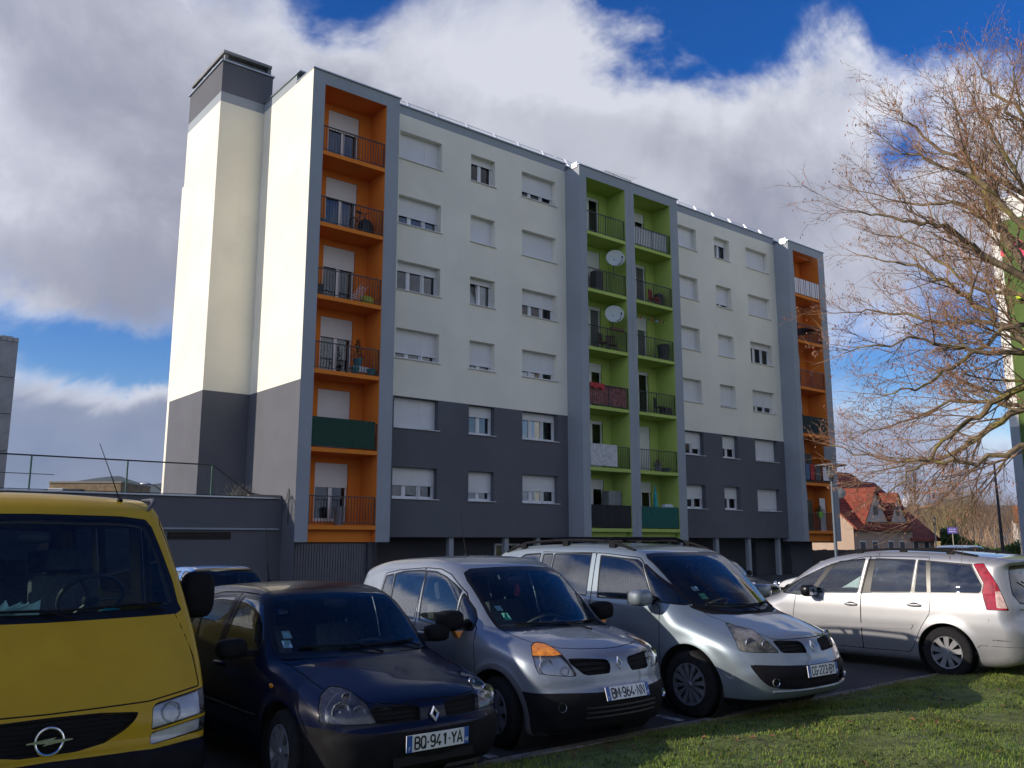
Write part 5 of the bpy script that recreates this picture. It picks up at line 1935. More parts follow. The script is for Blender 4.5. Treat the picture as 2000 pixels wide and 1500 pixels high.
# television aerial
an = empty('tv_aerial', BLD.matrix_world @ Vector((0, 0, 0)))
an.location = P0 + Sv * 18.75 - Nv * 3.0 + Vector((0, 0, 19.85))
an.rotation_euler = (0, 0, ANG_S)
tag(an, 'thin television aerial standing on the flat roof of the apartment building', 'aerial')
MB().tube([(0, 0, 0), (0, 0, 1.65)], .02, 6).build('mast', RAIL, an)
am = MB().tube([(-.7, 0, 1.62), (1.6, .2, 1.70)], .016, 5)
for i in range(12):
    x = -.65 + i * .19
    L = .16 + .02 * i
    am.tube([(x, -L, 1.62 + (x + .7) * .035), (x, L, 1.62 + (x + .7) * .035)], .008, 4)
am.build('antenna_boom', RAIL, an)


# ---- things on the balconies (local building axes -> world)
def bl(x, y, z):
    return P0 + Sv * x - Nv * y + Vector((0, 0, z))


def bthing(name, x, y, z, label, cat, group=None):
    o = empty(name, bl(x, y, z), ANG_S)
    return tag(o, label, cat, group)


def bone(mb, name, mt, x, y, z, label, cat, group=None, **kw):
    o = mb.build(name, mt, **kw)
    o.location = bl(x, y, z)
    o.rotation_euler = (0, 0, ANG_S)
    return tag(o, label, cat, group)


def screen_mat(name, base, freq=22.0, lo=.55):
    m = mat(name, base, .85, var=.35, vscale=6, stretch=(9, 1, .6))
    return m


REED = screen_mat('green reed matting', (.012, .055, .035))
MESHK = screen_mat('black mesh cloth', (.018, .018, .02))
TEALNET = screen_mat('teal green netting', (.01, .11, .085))
WHITEPL = mat('white plastic', (.72, .72, .72), .5)


def screen(x0, x1, z0, z1, mt, label, n=44, amp=.012, sag=0.0, name='privacy_screen', y=.035):
    m = MB()
    w = x1 - x0
    for i in range(n):
        a, b = w * i / n, w * (i + 1) / n
        ya, yb = amp * math.sin(i * 2.3), amp * math.sin((i + 1) * 2.3)
        ta, tb = (sag * math.sin(math.pi * i / n), sag * math.sin(math.pi * (i + 1) / n))
        h = z1 - z0
        m.quad((a, ya, 0), (b, yb, 0), (b, yb, h - tb), (a, ya, h - ta))
        m.quad((a, ya + .006, 0), (a, ya + .006, h - ta), (b, yb + .006, h - tb), (b, yb + .006, 0))
    return bone(m, name, mt, x0, y, z0, label, 'screen')


s1, s2, s3, s4, s5, s6 = SLABS
screen(O0 + .02, O1 - .12, s2 + .05, s2 + 1.10, REED, 'dark green reed screen tied to the orange balcony railing near the left tower')
screen(13.75, 16.34, s1 + .05, s1 + 1.06, MESHK, 'black mesh screen on the lowest green balcony, beside the teal one')
screen(17.04, 19.70, s1 + .05, s1 + 1.06, TEALNET, 'teal green netting on the lowest green balcony, right of the black mesh', sag=.03)
screen(30.92, 33.45, s3 + .05, s3 + 1.06, screen_mat('very dark green cloth', (.012, .03, .028)), 'very dark green screen on the far orange tower, above the balcony with laundry')
# white lattice screen
lt = MB()
for i in range(20):
    lt.box(.125 * i, .125 * i + .055, 0, .01, 0, .92)
for i in range(9):
    lt.box(0, 2.45, .010, .02, .11 * i, .11 * i + .055)
bone(lt, 'lattice_screen', WHITEPL, 17.08, .09, s6 + .08, 'white lattice screen behind the top right green balcony railing', 'screen')
st = MB()
for i in range(13):
    st.box(.2 * i, .2 * i + (.13 if i % 3 else .17), 0, .012, 0, .95)
bone(st, 'striped_screen', WHITEPL, 30.95, .02, s6 + .06, 'white striped screen on the topmost far orange balcony', 'screen')
# satellite dishes


def dish(x, z, label, r=.46, railz=0):
    o = bthing('satellite_dish', x, -.06, z, label, 'satellite dish', 'satellite dishes on the green balconies')
    p = [(r * k / 8, -.10 + .13 * (k / 8) ** 2) for k in range(9)]
    m = MB().lathe([(max(.001, a), b) for a, b in p], 32, 'y')
    m.lathe([(max(.001, a), b + .012) for a, b in p][::-1], 32, 'y')
    d = m.build('reflector', mat('pale grey dish', (.50, .55, .50), .5, var=.06), o, smooth=True)
    for v in d.data.vertices:
        v.co.y = -v.co.y
    d.rotation_euler = (R(-16), 0, R(-38))
    a = MB().tube([(0, .03, -r * .9), (.03, -.35, -.30), (.04, -.42, -.08)], .016, 6)
    a.ball((.04, -.42, -.03), .04, .06, .05, 10, 6)
    a.build('feed_arm', RAIL, o, smooth=True)
    MB().tube([(0, .10, -.02), (0, .14, -.35), (0, .14, -railz)], .024, 6).build('mount_pole', RAIL, o)
    return o


dish(15.55, 15.22, 'round grey satellite dish on the second highest left green balcony', railz=1.0)
dish(15.40, 12.40, 'round grey satellite dish above the balcony crowded with wicker chairs', railz=1.0)
M_DARKBOX = mat('dark plastic', (.02, .02, .022), .5)
M_GREYBOX = mat('grey cupboard', (.22, .24, .26), .5, var=.1)
M_RATTAN = mat('brown wicker', (.11, .055, .035), .8, var=.4, vscale=20)
M_TEAL = mat('teal glaze', (.03, .16, .18), .3)
M_PLANT = mat('dark conifer green', (.02, .05, .015), .9, var=.5, vscale=12)
M_CLOTHW = mat('floral white cloth', (.60, .60, .60), .9, dirt=((.20, .30, .28), 9, .48, .62, .6))
M_RED = mat('red cloth', (.42, .04, .035), .9, var=.3, vscale=8)
M_PINK = mat('faded rose cloth', (.33, .13, .12), .9, var=.5, vscale=5)


def cupboard(x, y, z, w, d, h, mt, label, doors=2):
    o = bthing('cupboard', x, y, z, label, 'cupboard')
    MB().box(0, w, 0, d, 0, h).build('carcass', mt, o, bevel=.01)
    for k in range(doors):
        MB().box(w * k / doors + .015, w * (k + 1) / doors - .015, -.018, 0, .04, h - .04).build('door', mt, o, bevel=.005)
    return o


def chair(x, y, z, label, mt, rz=0.0, group=None):
    o = bthing('balcony_chair', x, y, z, label, 'chair', group)
    o.rotation_euler = (0, 0, ANG_S + rz)
    MB().box(-.24, .24, -.23, .23, .40, .45).build('seat', mt, o, bevel=.01)
    bk = MB()
    for i in range(5):
        bk.box(-.22 + .1 * i, -.17 + .1 * i, .20, .23, .45, .92)
    bk.box(-.24, .24, .195, .235, .86, .93)
    bk.build('backrest', mt, o)
    for q in (-.2, .2):
        for w in (-.2, .2):
            MB().box(q - .02, q + .02, w - .02, w + .02, 0, .40).build('leg', mt, o)
    return o


def pot_plant(x, y, z, label, h=.9, pot=M_TEAL, conifer=False, leaf=M_PLANT):
    o = bthing('potted_plant', x, y, z, label, 'plant')
    MB().lathe([(.001, 0), (.13, 0), (.18, .30), (.20, .30), (.20, .34), (.17, .34), (.16, .3), (.001, .3)], 16).build('pot', pot, o, smooth=True)
    m = MB()
    r2 = random.Random(int(x * 100 + z))
    for i in range(260):
        zz = r2.random() ** 1.3
        rad = (.26 * (1 - zz) + .03) if conifer else .30 * math.sin(math.pi * min(1, zz + .2))
        a = r2.random() * 6.28
        rr_ = rad * math.sqrt(r2.random())
        c = Vector((rr_ * math.cos(a), rr_ * math.sin(a), .32 + zz * h))
        d = Vector((math.cos(a) + r2.uniform(-.5, .5), math.sin(a) + r2.uniform(-.5, .5), r2.uniform(.2, 1.2))).normalized() * .09
        e = d.cross(Vector((0, 0, 1))).normalized() * .022
        m.add([c - e, c + e, c + d], [(0, 1, 2)])
    m.build('foliage', leaf, o)
    return o


def bin_(x, y, z, label, mt=M_DARKBOX, r=.26, h=.75):
    o = bthing('waste_bin', x, y, z, label, 'bin')
    MB().lathe([(.001, 0), (r * .8, 0), (r, h), (r * .94, h), (.001, h * .96)], 20).build('tub', mt, o, smooth=True)
    MB().lathe([(r * 1.06, h - .02), (r * 1.06, h + .03), (r * .7, h + .08), (.001, h + .10)], 20).build('lid', mt, o, smooth=True)
    return o


# left orange tower
bik = bthing('bicycle', 1.9, .5, s5, 'dark bicycle standing upright among black clutter on the orange balcony', 'bicycle')
bik.rotation_euler = (0, 0, ANG_S + R(20))
for q, nm in ((-.32, 'wheel'), (.36, 'wheel')):
    w = MB()
    w.tube([(q + .31 * math.cos(a * 6.2832 / 24), 0, .32 + .31 * math.sin(a * 6.2832 / 24)) for a in range(25)], .022, 5, cap=False)
    for a in range(10):
        w.tube([(q, 0, .32), (q + .3 * math.cos(a * .628), 0, .32 + .3 * math.sin(a * .628))], .004, 3)
    w.build(nm, M_TYRE, bik)
MB().tube([(-.32, 0, .32), (-.1, 0, .78), (.25, 0, .80), (.36, 0, .32)], .02, 5).tube([(-.1, 0, .78), (.02, 0, .33), (.25, 0, .80)], .018, 5).tube([(.25, 0, .8), (.27, 0, .98)], .018, 5).tube([(.27, -.25, .98), (.27, .25, .98)], .014, 5).build('bike_frame', mat('blue black enamel', (.02, .03, .06), .3), bik)
MB().box(-.22, .02, -.06, .06, .90, .96).tube([(-.1, 0, .78), (-.12, 0, .9)], .014, 5).build('saddle', M_DARKBOX, bik)
bone(MB().ball((0, 0, .40), .30, .26, .42, 14, 10, .8), 'covered_bundle', mat('black sheeting', (.025, .026, .03), .6, var=.4, vscale=8), 2.25, .75, s5, 'black covered bundle behind the bicycle on the orange balcony', 'bundle', smooth=True)
bone(MB().box(0, .26, 0, .2, 0, .28).box(.3, .55, .05, .22, 0, .2), 'blue_crate', mat('blue plastic', (.03, .16, .30), .5), .18, .35, s5, 'small blue crates at the left foot of the orange balcony railing', 'crate', bevel=.02)
dr = bthing('drying_rack', 1.75, .35, s4, 'folding metal drying rack leaning on the orange balcony above the yellow bag', 'drying rack')
dm = MB()
for a, b in (((-.35, 0, .05), (.35, .2, .95)), ((.05, 0, .02), (.62, .2, .90)), ((-.2, .25, .02), (.3, .05, .75))):
    dm.tube([a, b], .014, 5)
for i in range(7):
    t = .2 + .1 * i
    dm.tube([(-.35 + .7 * t, .2 * t, .05 + .9 * t), (.05 + .57 * t, .2 * t, .02 + .88 * t)], .009, 4)
dm.build('rack_frame', ALU, dr)
bone(MB().ball((0, 0, .18), .26, .2, .20, 14, 8, .7), 'bag', mat('yellow sack', (.42, .42, .04), .7, var=.2), 2.2, .35, s4, 'yellow sack under the drying rack', 'bag', smooth=True)
bone(MB().box(0, .32, 0, .3, 0, .5), 'storage_box', M_DARKBOX, .02, .3, s4, 'dark storage box in the left corner under the drying rack balcony door', 'box', bevel=.02)
pot_plant(2.0, .55, s3 + .35, 'small dark conifer in a pot on the third orange balcony', .75, M_TEAL, True)
bone(MB().box(-.35, .35, -.25, .25, .30, .36).box(-.33, .33, -.251, -.24, .12, .32), 'covered_table', M_CLOTHW, 2.05, .55, s3, 'small table with pale cloth carrying the conifer', 'table', bevel=.01)
for k, (x, lab) in enumerate(((1.72, 'teal pot left of the table with the pale cloth'), (2.42, 'teal watering pot right of the table with the pale cloth'))):
    bone(MB().lathe([(.001, 0), (.12, 0), (.17, .28), (.15, .3), (.001, .27)], 16), 'plant_pot', M_TEAL, x, .25, s3, lab, 'pot', smooth=True)
bin_(1.55, .8, s1, 'grey bin in front of the lowest orange balcony door', M_GREYBOX, .2, .62)
# green towers
chair(15.3, .55, s4, 'brown wicker chair under the lower satellite dish', M_RATTAN, .4)
chair(15.85, .6, s4, 'brown wooden chair stacked in the right corner under the lower satellite dish', M_RATTAN, -.5)
bone(MB().box(-.45, .45, -.06, .06, 0, .14), 'flower_box', M_RATTAN, 15.65, .02, s4 + .98, 'brown flower box on the railing beneath the lower satellite dish', 'planter', bevel=.01)
cupboard(14.95, .7, s5, .5, .4, 1.25, M_DARKBOX, 'dark cupboard behind the upper satellite dish', 1)
pk = MB()
for i in range(24):
    a, b = 2.5 * i / 24, 2.5 * (i + 1) / 24
    pk.quad((a, .01 * math.sin(i * 2), .05 + .05 * math.sin(i)), (b, .01 * math.sin(i * 2 + 2), .05 + .05 * math.sin(i + 1)), (b, .01 * math.sin(i * 2 + 2), .98), (a, .01 * math.sin(i * 2), .98))
bone(pk, 'balcony_cloth', M_PINK, 13.78, .12, s3 + .05, 'faded rose cloth lining the railing of the third green balcony', 'cloth')
rc = MB()
for i in range(10):
    a, b = .95 * i / 10, .95 * (i + 1) / 10
    rc.quad((a, -.03, -.22 + .05 * math.sin(i * 1.3)), (b, -.03, -.22 + .05 * math.sin(i * 1.3 + 1.3)), (b, 0, .03), (a, 0, .03))
    rc.quad((a, 0, .03), (b, 0, .03), (b, .1, .03), (a, .1, .03))
bone(rc, 'red_cloth', M_RED, 13.78, .03, s3 + 1.05, 'red cloth thrown over the railing above the rose lining', 'cloth')
wc = MB()
for i in range(20):
    a, b = 1.72 * i / 20, 1.72 * (i + 1) / 20
    ya, yb = -.045 - .012 * math.sin(i * 1.1), -.045 - .012 * math.sin(i * 1.1 + 1.1)
    wc.quad((a, ya, -.98), (b, yb, -.98), (b, -.03, .02), (a, -.03, .02))
    wc.quad((a, -.03, .02), (b, -.03, .02), (b, .12, .02), (a, .12, .02))
bone(wc, 'floral_sheet', M_CLOTHW, 13.74, .04, s2 + 1.06, 'white floral sheet hung over the second green balcony railing', 'sheet')
cupboard(15.45, .6, s1, .85, .45, 1.75, M_GREYBOX, 'tall grey cupboard behind the black mesh screen')
chair(18.85, .45, s5, 'dark red folding chair on the upper right green balcony', M_RED, .3)
bin_(19.25, .5, s5, 'first black bin on the upper right green balcony, beside the red chair', r=.24, h=.68)
bin_(19.55, .75, s5, 'black bin in the corner of the upper right green balcony', r=.2, h=.8)
bin_(19.35, .4, s4, 'large black bin under the paper garland', r=.30, h=.82)
gl = MB()
for i in range(16):
    gl.tube([(.155 * i, 0, -.10 * math.sin(math.pi * i / 16)), (.155 * (i + 1), 0, -.10 * math.sin(math.pi * (i + 1) / 16))], .006, 3)
gb_ = bone(gl, 'garland', M_DARKBOX, 17.1, .15, s4 + 2.15, 'paper garland with small coloured figures strung across a green balcony', 'garland')
for i, mt in enumerate((M_DARKBOX, M_RED, M_GREYBOX, M_DARKBOX, M_RED, M_TEAL, M_RED, M_DARKBOX)):
    MB().box(.28 * i + .05, .28 * i + (.13 if i != 5 else .30), -.006, .006, -.25, -.12).build('garland_figure', mt, gb_)
chair(19.0, .45, s3, 'black garden chair on the green balcony below the large black bin', M_DARKBOX, .5)
bone(MB().box(0, .5, 0, .4, 0, .42), 'storage_box', M_DARKBOX, 19.15, .2, s3, 'black storage box beside the black garden chair', 'box', bevel=.02)
pot_plant(18.6, .3, s2, 'pale flowering pot on the green balcony above the teal netting', .28, M_GREYBOX, leaf=mat('pale petals', (.5, .35, .32), .8, var=.5, vscale=20))
bone(MB().lathe([(.001, 0), (.18, 0), (.24, .22), (.22, .22), (.001, .18)], 16), 'basin', mat('slate blue basin', (.06, .08, .12), .5), 19.2, .35, s2, 'slate blue basin beside the pale flowering pot', 'basin', smooth=True)
ps = bthing('folded_parasol', 18.55, .5, s1, 'folded teal parasol rising behind the teal netting', 'parasol')
MB().tube([(0, 0, 0), (0, 0, 2.15)], .018, 6).build('pole', ALU, ps)
MB().lathe([(.02, 2.12), (.07, 1.8), (.11, 1.2), (.13, .85), (.10, .84), (.02, .9)], 12).build('canopy', mat('teal parasol cloth', (.03, .36, .38), .8, var=.4, vscale=9), ps, smooth=True)
bone(MB().ball((0, 0, .1), .35, .2, .14, 12, 8, .7), 'linen_pile', mat('pale linen', (.55, .60, .62), .9, var=.1), 19.2, .3, s1 + .98, 'pale linen lying on the railing right of the teal parasol', 'linen', smooth=True)
# far orange tower
pf = bthing('open_parasol', 32.2, .5, s5, 'low dark parasol open on the far orange tower', 'parasol')
MB().tube([(0, 0, 0), (0, 0, .95)], .02, 6).build('pole', RAIL, pf)
MB().lathe([(.02, .98), (.5, .86), (.85, .70), (.82, .69), (.02, .9)], 10).build('canopy', M_DARKBOX, pf)
cupboard(31.5, .5, s2, .9, .45, 1.75, M_DARKBOX, 'dark cupboard on the far orange balcony with laundry')
for k, (x, mt, w, lab) in enumerate(((31.0, mat('blue laundry', (.10, .16, .28), .9), .35, 'blue garment hung over the far orange railing'), (31.45, M_RED, .4, 'red garment hung over the far orange railing'),
                                     (31.95, M_DARKBOX, .55, 'black garment hung over the far orange railing'), (32.75, WHITEPL, .7, 'white slatted board behind the far orange railing with laundry'))):
    bone(MB().box(0, w, 0, .015, -.85, .04), 'laundry', mt, x, .02 - .002 * k, s2 + 1.02, lab, 'laundry')
dp = bthing('wall_dish', 33.2, -.15, s2 + 1.75, 'tilted grey panel dish on the far orange tower above the laundry', 'satellite dish')
MB().add([(-.45, 0, -.3), (.35, -.25, -.42), (.45, -.22, .38), (-.4, .05, .45), (-.45, .03, -.3), (.35, -.22, -.42), (.45, -.19, .38), (-.4, .08, .45)], [(0, 1, 2, 3), (7, 6, 5, 4), (0, 4, 5, 1), (1, 5, 6, 2), (2, 6, 7, 3), (3, 7, 4, 0)]).build('panel', M_GREYBOX, dp)
MB().tube([(.0, .05, 0), (.15, .3, -.4)], .025, 6).build('mount_pole', RAIL, dp)
bone(MB().box(0, .55, 0, .03, 0, 1.9), 'white_board', WHITEPL, 32.75, .35, s1, 'tall white board leaning on the lowest far orange balcony', 'board')
pot_plant(32.3, .1, s1 + .75, 'bright green planter on the lowest far orange railing', .35, mat('lime pot', (.22, .5, .05), .5))
cb2 = cupboard(31.4, .7, s1, 1.1, .4, 1.8, mat('olive cupboard', (.09, .10, .06), .6), 'olive cupboard behind the green planter on the far orange tower')
# ================================================================== the bare tree on the lawn at the right
TB = at(2230, 1055, 11.3)
TB.z = .03
LICHEN = mat('lichened bark', (.17, .125, .075), .9, var=.4, vscale=7, bump=.6, bscale=60, dirt=((.30, .25, .06), 2.6, .50, .66, .85))
TWIGR = mat('reddish twig bark', (.24, .145, .08), .85, var=.3, vscale=6)
SEED = mat('dry winged seeds', (.29, .135, .085), .8, var=.45, vscale=10)
tree = tag(empty('deciduous_tree', TB), 'bare tree with reddish seed clusters reaching in over the lawn from the right edge', 'tree')
LIMBS = [
    [(2000, 520, 0), (1925, 405, .2), (1900, 320, .3), (1862, 195, .3)],
    [(2030, 500, .6), (1885, 402, .8), (1775, 392, .9), (1672, 372, 1.0)],
    [(2040, 560, -.5), (1925, 508, -.7), (1850, 442, -.9), (1760, 430, -1.0), (1655, 412, -1.1)],
    [(2040, 700, .2), (1930, 610, .3), (1862, 560, .3), (1790, 520, .4), (1690, 500, .5)],
    [(2050, 640, 1.0), (1860, 632, 1.2), (1720, 606, 1.4), (1628, 612, 1.5)],
    [(2040, 650, -.6), (1965, 640, -.8), (1860, 715, -1.0), (1790, 762, -1.0), (1712, 770, -1.1)],
    [(2060, 720, .1), (1955, 775, .1), (1870, 835, .2), (1800, 905, .3), (1735, 962, .3)],
    [(2060, 770, .9), (1930, 838, 1.1), (1850, 893, 1.2), (1740, 905, 1.3), (1622, 870, 1.4)],
    [(2060, 850, -.8), (1900, 905, -1.0), (1800, 898, -1.1), (1705, 922, -1.1)],
    [(2040, 330, .2), (1972, 215, .2), (1985, 120, .2)],
    [(2040, 420, -.4), (1940, 262, -.6), (1885, 165, -.7)],
    [(2040, 400, .5), (1860, 305, .7), (1770, 240, .8), (1735, 205, .8)],
    [(2030, 460, -.9), (1905, 350, -1.1), (1800, 310, -1.2), (1745, 290, -1.2)],
    [(2060, 600, 1.5), (1900, 560, 1.8), (1780, 470, 2.0), (1690, 450, 2.1)],
    [(2060, 690, -1.2), (1900, 688, -1.5), (1800, 660, -1.6), (1650, 690, -1.7)],
    [(2060, 250, 1.0), (1935, 180, 1.1), (1900, 110, 1.2)],
    [(2050, 800, 1.8), (1880, 780, 2.0), (1760, 820, 2.1), (1680, 850, 2.2)],
]
rt = random.Random(31)
limb_mb, twig_mb, seed_mb = MB(), MB(), MB()


def rvec(r_, s=1.0):
    return Vector((r_.gauss(0, s), r_.gauss(0, s), r_.gauss(0, s)))


def seeds_at(p, k):
    for i in range(k):
        q = p + rvec(rt, .022)
        d = Vector((rt.gauss(0, .4), rt.gauss(0, .4), -1)).normalized() * rt.uniform(.016, .034)
        e = d.cross(rvec(rt)).normalized() * rt.uniform(.003, .008)
        seed_mb.add([q - e * .4, q + e * .4, q + d + e, q + d - e], [(0, 1, 2, 3)])


def shoot(p, d, L, r, lvl):
    n = 4 if lvl < 2 else 3
    pts = [p]
    dd = d.normalized()
    for i in range(n):
        dd = (dd + rvec(rt, .09) + Vector((0, 0, .06 if lvl < 2 else .03))).normalized()
        pts.append(pts[-1] + dd * (L / n))
    rs = [r * (1 - .75 * i / n) for i in range(n + 1)]
    (limb_mb if lvl == 1 else twig_mb).tube(pts, rs, 5 if lvl == 1 else 3, cap=False)
    if lvl >= 4 or L < .12:
        if rt.random() < .42:
            seeds_at(pts[-1], rt.randint(1, 3))
        return
    k = {1: 7, 2: 6, 3: 3}[lvl]
    for j in range(k):
        t = (j + .6 + rt.uniform(-.3, .3)) / k
        i = min(n - 1, int(t * n))
        q = pts[i].lerp(pts[i + 1], t * n - i)
        base = (pts[i + 1] - pts[i]).normalized()
        side = base.cross(rvec(rt)).normalized()
        nd = base * rt.uniform(.75, 1.1) + side * rt.uniform(.35, .75)
        shoot(q, nd, L * rt.uniform(.40, .66), max(.0026, r * .48), lvl + 1)
    if rt.random() < .5:
        seeds_at(pts[-1], rt.randint(2, 6))


hub = {}
for li, L in enumerate(LIMBS):
    pts = [at(px, py, 11.0 + dz) for px, py, dz in L]
    # smooth and crook the limb
    P = []
    for i in range(len(pts) - 1):
        for k in range(5):
            t = k / 5
            P.append(pts[i].lerp(pts[i + 1], t) + rvec(rt, .022))
    P.append(pts[-1])
    # back to the trunk
    tz = max(1.9, min(6.5, P[0].z - .35))
    root_p = Vector((TB.x, TB.y, tz))
    P = [root_p, root_p.lerp(P[0], .5) + Vector((0, 0, -.06))] + P
    n = len(P)
    r0 = .056 if li in (0, 2, 3, 6, 7) else .040
    rs = [r0 * (1 - .88 * (i / (n - 1)) ** .8) for i in range(n)]
    limb_mb.tube(P, rs, 7, cap=False)
    tot = sum((P[i + 1] - P[i]).length for i in range(n - 1))
    k = int(tot * 4.5)
    for j in range(k):
        t = .16 + .84 * (j + rt.random()) / k
        i = min(n - 2, int(t * (n - 1)))
        q = P[i].lerp(P[i + 1], t * (n - 1) - i)
        base = (P[i + 1] - P[i]).normalized()
        side = base.cross(rvec(rt)).normalized()
        nd = base * rt.uniform(.8, 1.2) + side * rt.uniform(.35, .8) + Vector((0, 0, .12))
        shoot(q, nd, rt.uniform(.45, .95) * (1.15 - .5 * t), max(.005, rs[i] * .42), 2 if t > .45 or rt.random() < .5 else 1)
    shoot(P[-1], P[-1] - P[-3], .35, .006, 3)
trunk = MB().tube([TB + Vector((0, 0, -.1)), TB + Vector((0, 0, .3)), TB + Vector((.03, 0, 2)), TB + Vector((0, .03, 4.2)), TB + Vector((0, 0, 6.0)), TB + Vector((.2, .1, 7.0))], [.26, .19, .16, .12, .07, .02], 14)
for nm, mbx, mt, sm in (('trunk', trunk, LICHEN, True), ('branches', limb_mb, LICHEN, True), ('twigs', twig_mb, TWIGR, False), ('seed_clusters', seed_mb, SEED, False)):
    o = mbx.build(nm, mt, None)
    o.data.transform(Matrix.Translation(-TB))
    o.parent = tree
    if nm in ('twigs', 'seed_clusters'):
        o['kind'] = 'stuff'
# ================================================================== ground, annex, background
HAZE = 0.00007
ASPH = mat('asphalt', (.040, .039, .038), .9, var=.25, vscale=.7, bump=.5, bscale=180, dirt=((.10, .095, .085), 1.1, .5, .75, .5))
GRASSG = mat('grass soil', (.11, .135, .036), .95, var=.45, vscale=5, bump=.5, bscale=60)
PAINTW = mat('worn white road paint', (.42, .42, .40), .8, var=.3, vscale=14, dirt=((.06, .06, .06), 9, .45, .6, .9))
KERBM = mat('kerb concrete', (.22, .21, .19), .9, var=.25, vscale=6, bump=.3, bscale=60)

# one sheet to the horizon: lawn in front of the kerb, tarmac behind it, falling gently towards the building
ns = [-6000, -3000, -1200, -400, -160, -90, -60, -45, -36, -30, -27] + [-25 + .5 * k for k in range(41)] + [-4.5, -3, -1.5, -.05]
ss = [-5000, -1500, -400, -120, -60, -40, -25, -15, -8, -4, 0, 4, 8, 12, 18, 26, 40, 60, 120, 400, 1500, 5000]
V, F_ = [], []
for n in ns:
    for s in ss:
        V.append(tuple(sn(s, n, ground_z(n))))
for i in range(len(ns) - 1):
    for k in range(len(ss) - 1):
        a = i * len(ss) + k
        F_.append((a, a + 1, a + len(ss) + 1, a + len(ss)))
tag(MB().add(V, F_).build('car_park_ground', ASPH), kind='structure')


def lawn_h(s, n):
    return .015 + .035 * min(1, n / .5) + .03 * math.sin(s * .9 + 1) * min(1, n / 1.5) + .02 * math.sin(s * 2.3 + n * 1.7) * min(1, n)


ss2 = [-400, -100, -40, -20, -12] + [-9 + .3 * k for k in range(90)] + [20, 30, 60, 200, 600]
ns2 = [.10, .14] + [.3 + .25 * k for k in range(34)] + [10, 14, 20, 40, 120, 400]
V, F_ = [], []
for n in ns2:
    for s in ss2:
        V.append(tuple(sn(s, n, lawn_h(s, n - .10))))
for i in range(len(ns2) - 1):
    for k in range(len(ss2) - 1):
        a = i * len(ss2) + k
        F_.append((a, a + 1, a + len(ss2) + 1, a + len(ss2)))
tag(MB().add(V, F_).build('lawn', GRASSG, smooth=True), kind='structure')
# kerb of separate stones
kerb = tag(empty('kerb', sn(0, 0, 0), ANG_S), kind='structure')
k0 = MB().box(-.495, .495, -.055, .055, -.15, .022).build('kerb_stone', KERBM, kerb, bevel=.008)
k0.location = (-6, -.045, 0)
for i in range(1, 24):
    c = k0.copy()
    col.objects.link(c)
    c.parent = kerb
    c.location = (-6 + i, -.045 + rng.uniform(-.006, .006), rng.uniform(-.006, .006))
    c.rotation_euler = (0, 0, rng.uniform(-.006, .006))
# bay lines
for k, s in enumerate((-3.45, -1.30, 1.05, 3.55, 8.1)):
    m = MB()
    for i in range(12):
        n0, n1 = -.12 - .4 * i, -.12 - .4 * (i + 1)
        p = [sn(s - .05, n0, .004), sn(s + .05, n0, .004), sn(s + .05, n1, .004), sn(s - .05, n1, .004)]
        m.quad(*p)
    tag(m.build('parking_line', PAINTW), kind='structure')

# ---- grass blades, leaf litter and weeds along the kerb (one mass)
def blades(count, smin, smax, nmin, nmax, hmin, hmax, wid, name, mt, seed, lean=.6, dens=None):
    g = np.random.default_rng(seed)
    s = g.uniform(smin, smax, count)
    n = nmin + (nmax - nmin) * g.random(count) ** 1.25
    keep = np.ones(count, bool)
    if dens is not None:
        keep = g.random(count) < dens(s, n)
    s, n = s[keep], n[keep]
    m = len(s)
    z = np.array([lawn_h(a, b - .1) for a, b in zip(s, n)])
    base = np.array(K0)[None, :] + s[:, None] * np.array(Sv)[None, :] + n[:, None] * np.array(Nv)[None, :]
    base[:, 2] = z - .005
    a = g.uniform(0, 2 * np.pi, m)
    h = g.uniform(hmin, hmax, m) * (1 + .5 * np.sin(s * 3.1) * np.sin(n * 4.3))
    d = np.stack([np.cos(a), np.sin(a), np.zeros(m)], 1)
    p = np.stack([-np.sin(a), np.cos(a), np.zeros(m)], 1)
    w = wid * g.uniform(.6, 1.4, m)
    ln = lean * g.uniform(.2, 1.2, m)
    up = np.array([0, 0, 1.0])
    v0 = base - p * w[:, None]
    v1 = base + p * w[:, None]
    mid = base + up * (h * .6)[:, None] + d * (h * ln * .35)[:, None]
    v2 = mid + p * (w * .75)[:, None]
    v3 = mid - p * (w * .75)[:, None]
    tip = base + up * (h * (1 - .25 * ln))[:, None] + d * (h * ln)[:, None]
    Vv = np.stack([v0, v1, v2, v3, tip], 1).reshape(-1, 3)
    i = np.arange(m)[:, None] * 5
    T = np.concatenate([i + [0, 1, 2], i + [0, 2, 3], i + [3, 2, 4]])
    return tag(arr_mesh(name, Vv, T, mt, smooth=False), kind='stuff')


def grass_mat(name, base, var=.5):
    m = mat(name, base, .75, var=var, vscale=2.2, spec=.25)
    t = m.node_tree
    b = t.nodes['Principled BSDF']
    g = NG(t)
    c = b.inputs['Base Color'].links[0].from_socket
    f = g.step(g.noise(g.n('ShaderNodeTexCoord').outputs['Object'], .55, 4, .6), .42, .68)
    t.links.new(g.mix(g.m('MULTIPLY', f, .38), c, (.21, .19, .05, 1)), b.inputs['Base Color'])
    tr = g.n('ShaderNodeBsdfTranslucent')
    t.links.new(b.inputs['Base Color'].links[0].from_socket, tr.inputs[0])
    mx = g.n('ShaderNodeMixShader')
    mx.inputs[0].default_value = .3
    t.links.new(b.outputs[0], mx.inputs[1])
    t.links.new(tr.outputs[0], mx.inputs[2])
    t.links.new(mx.outputs[0], t.nodes['Material Output'].inputs[0])
    return m


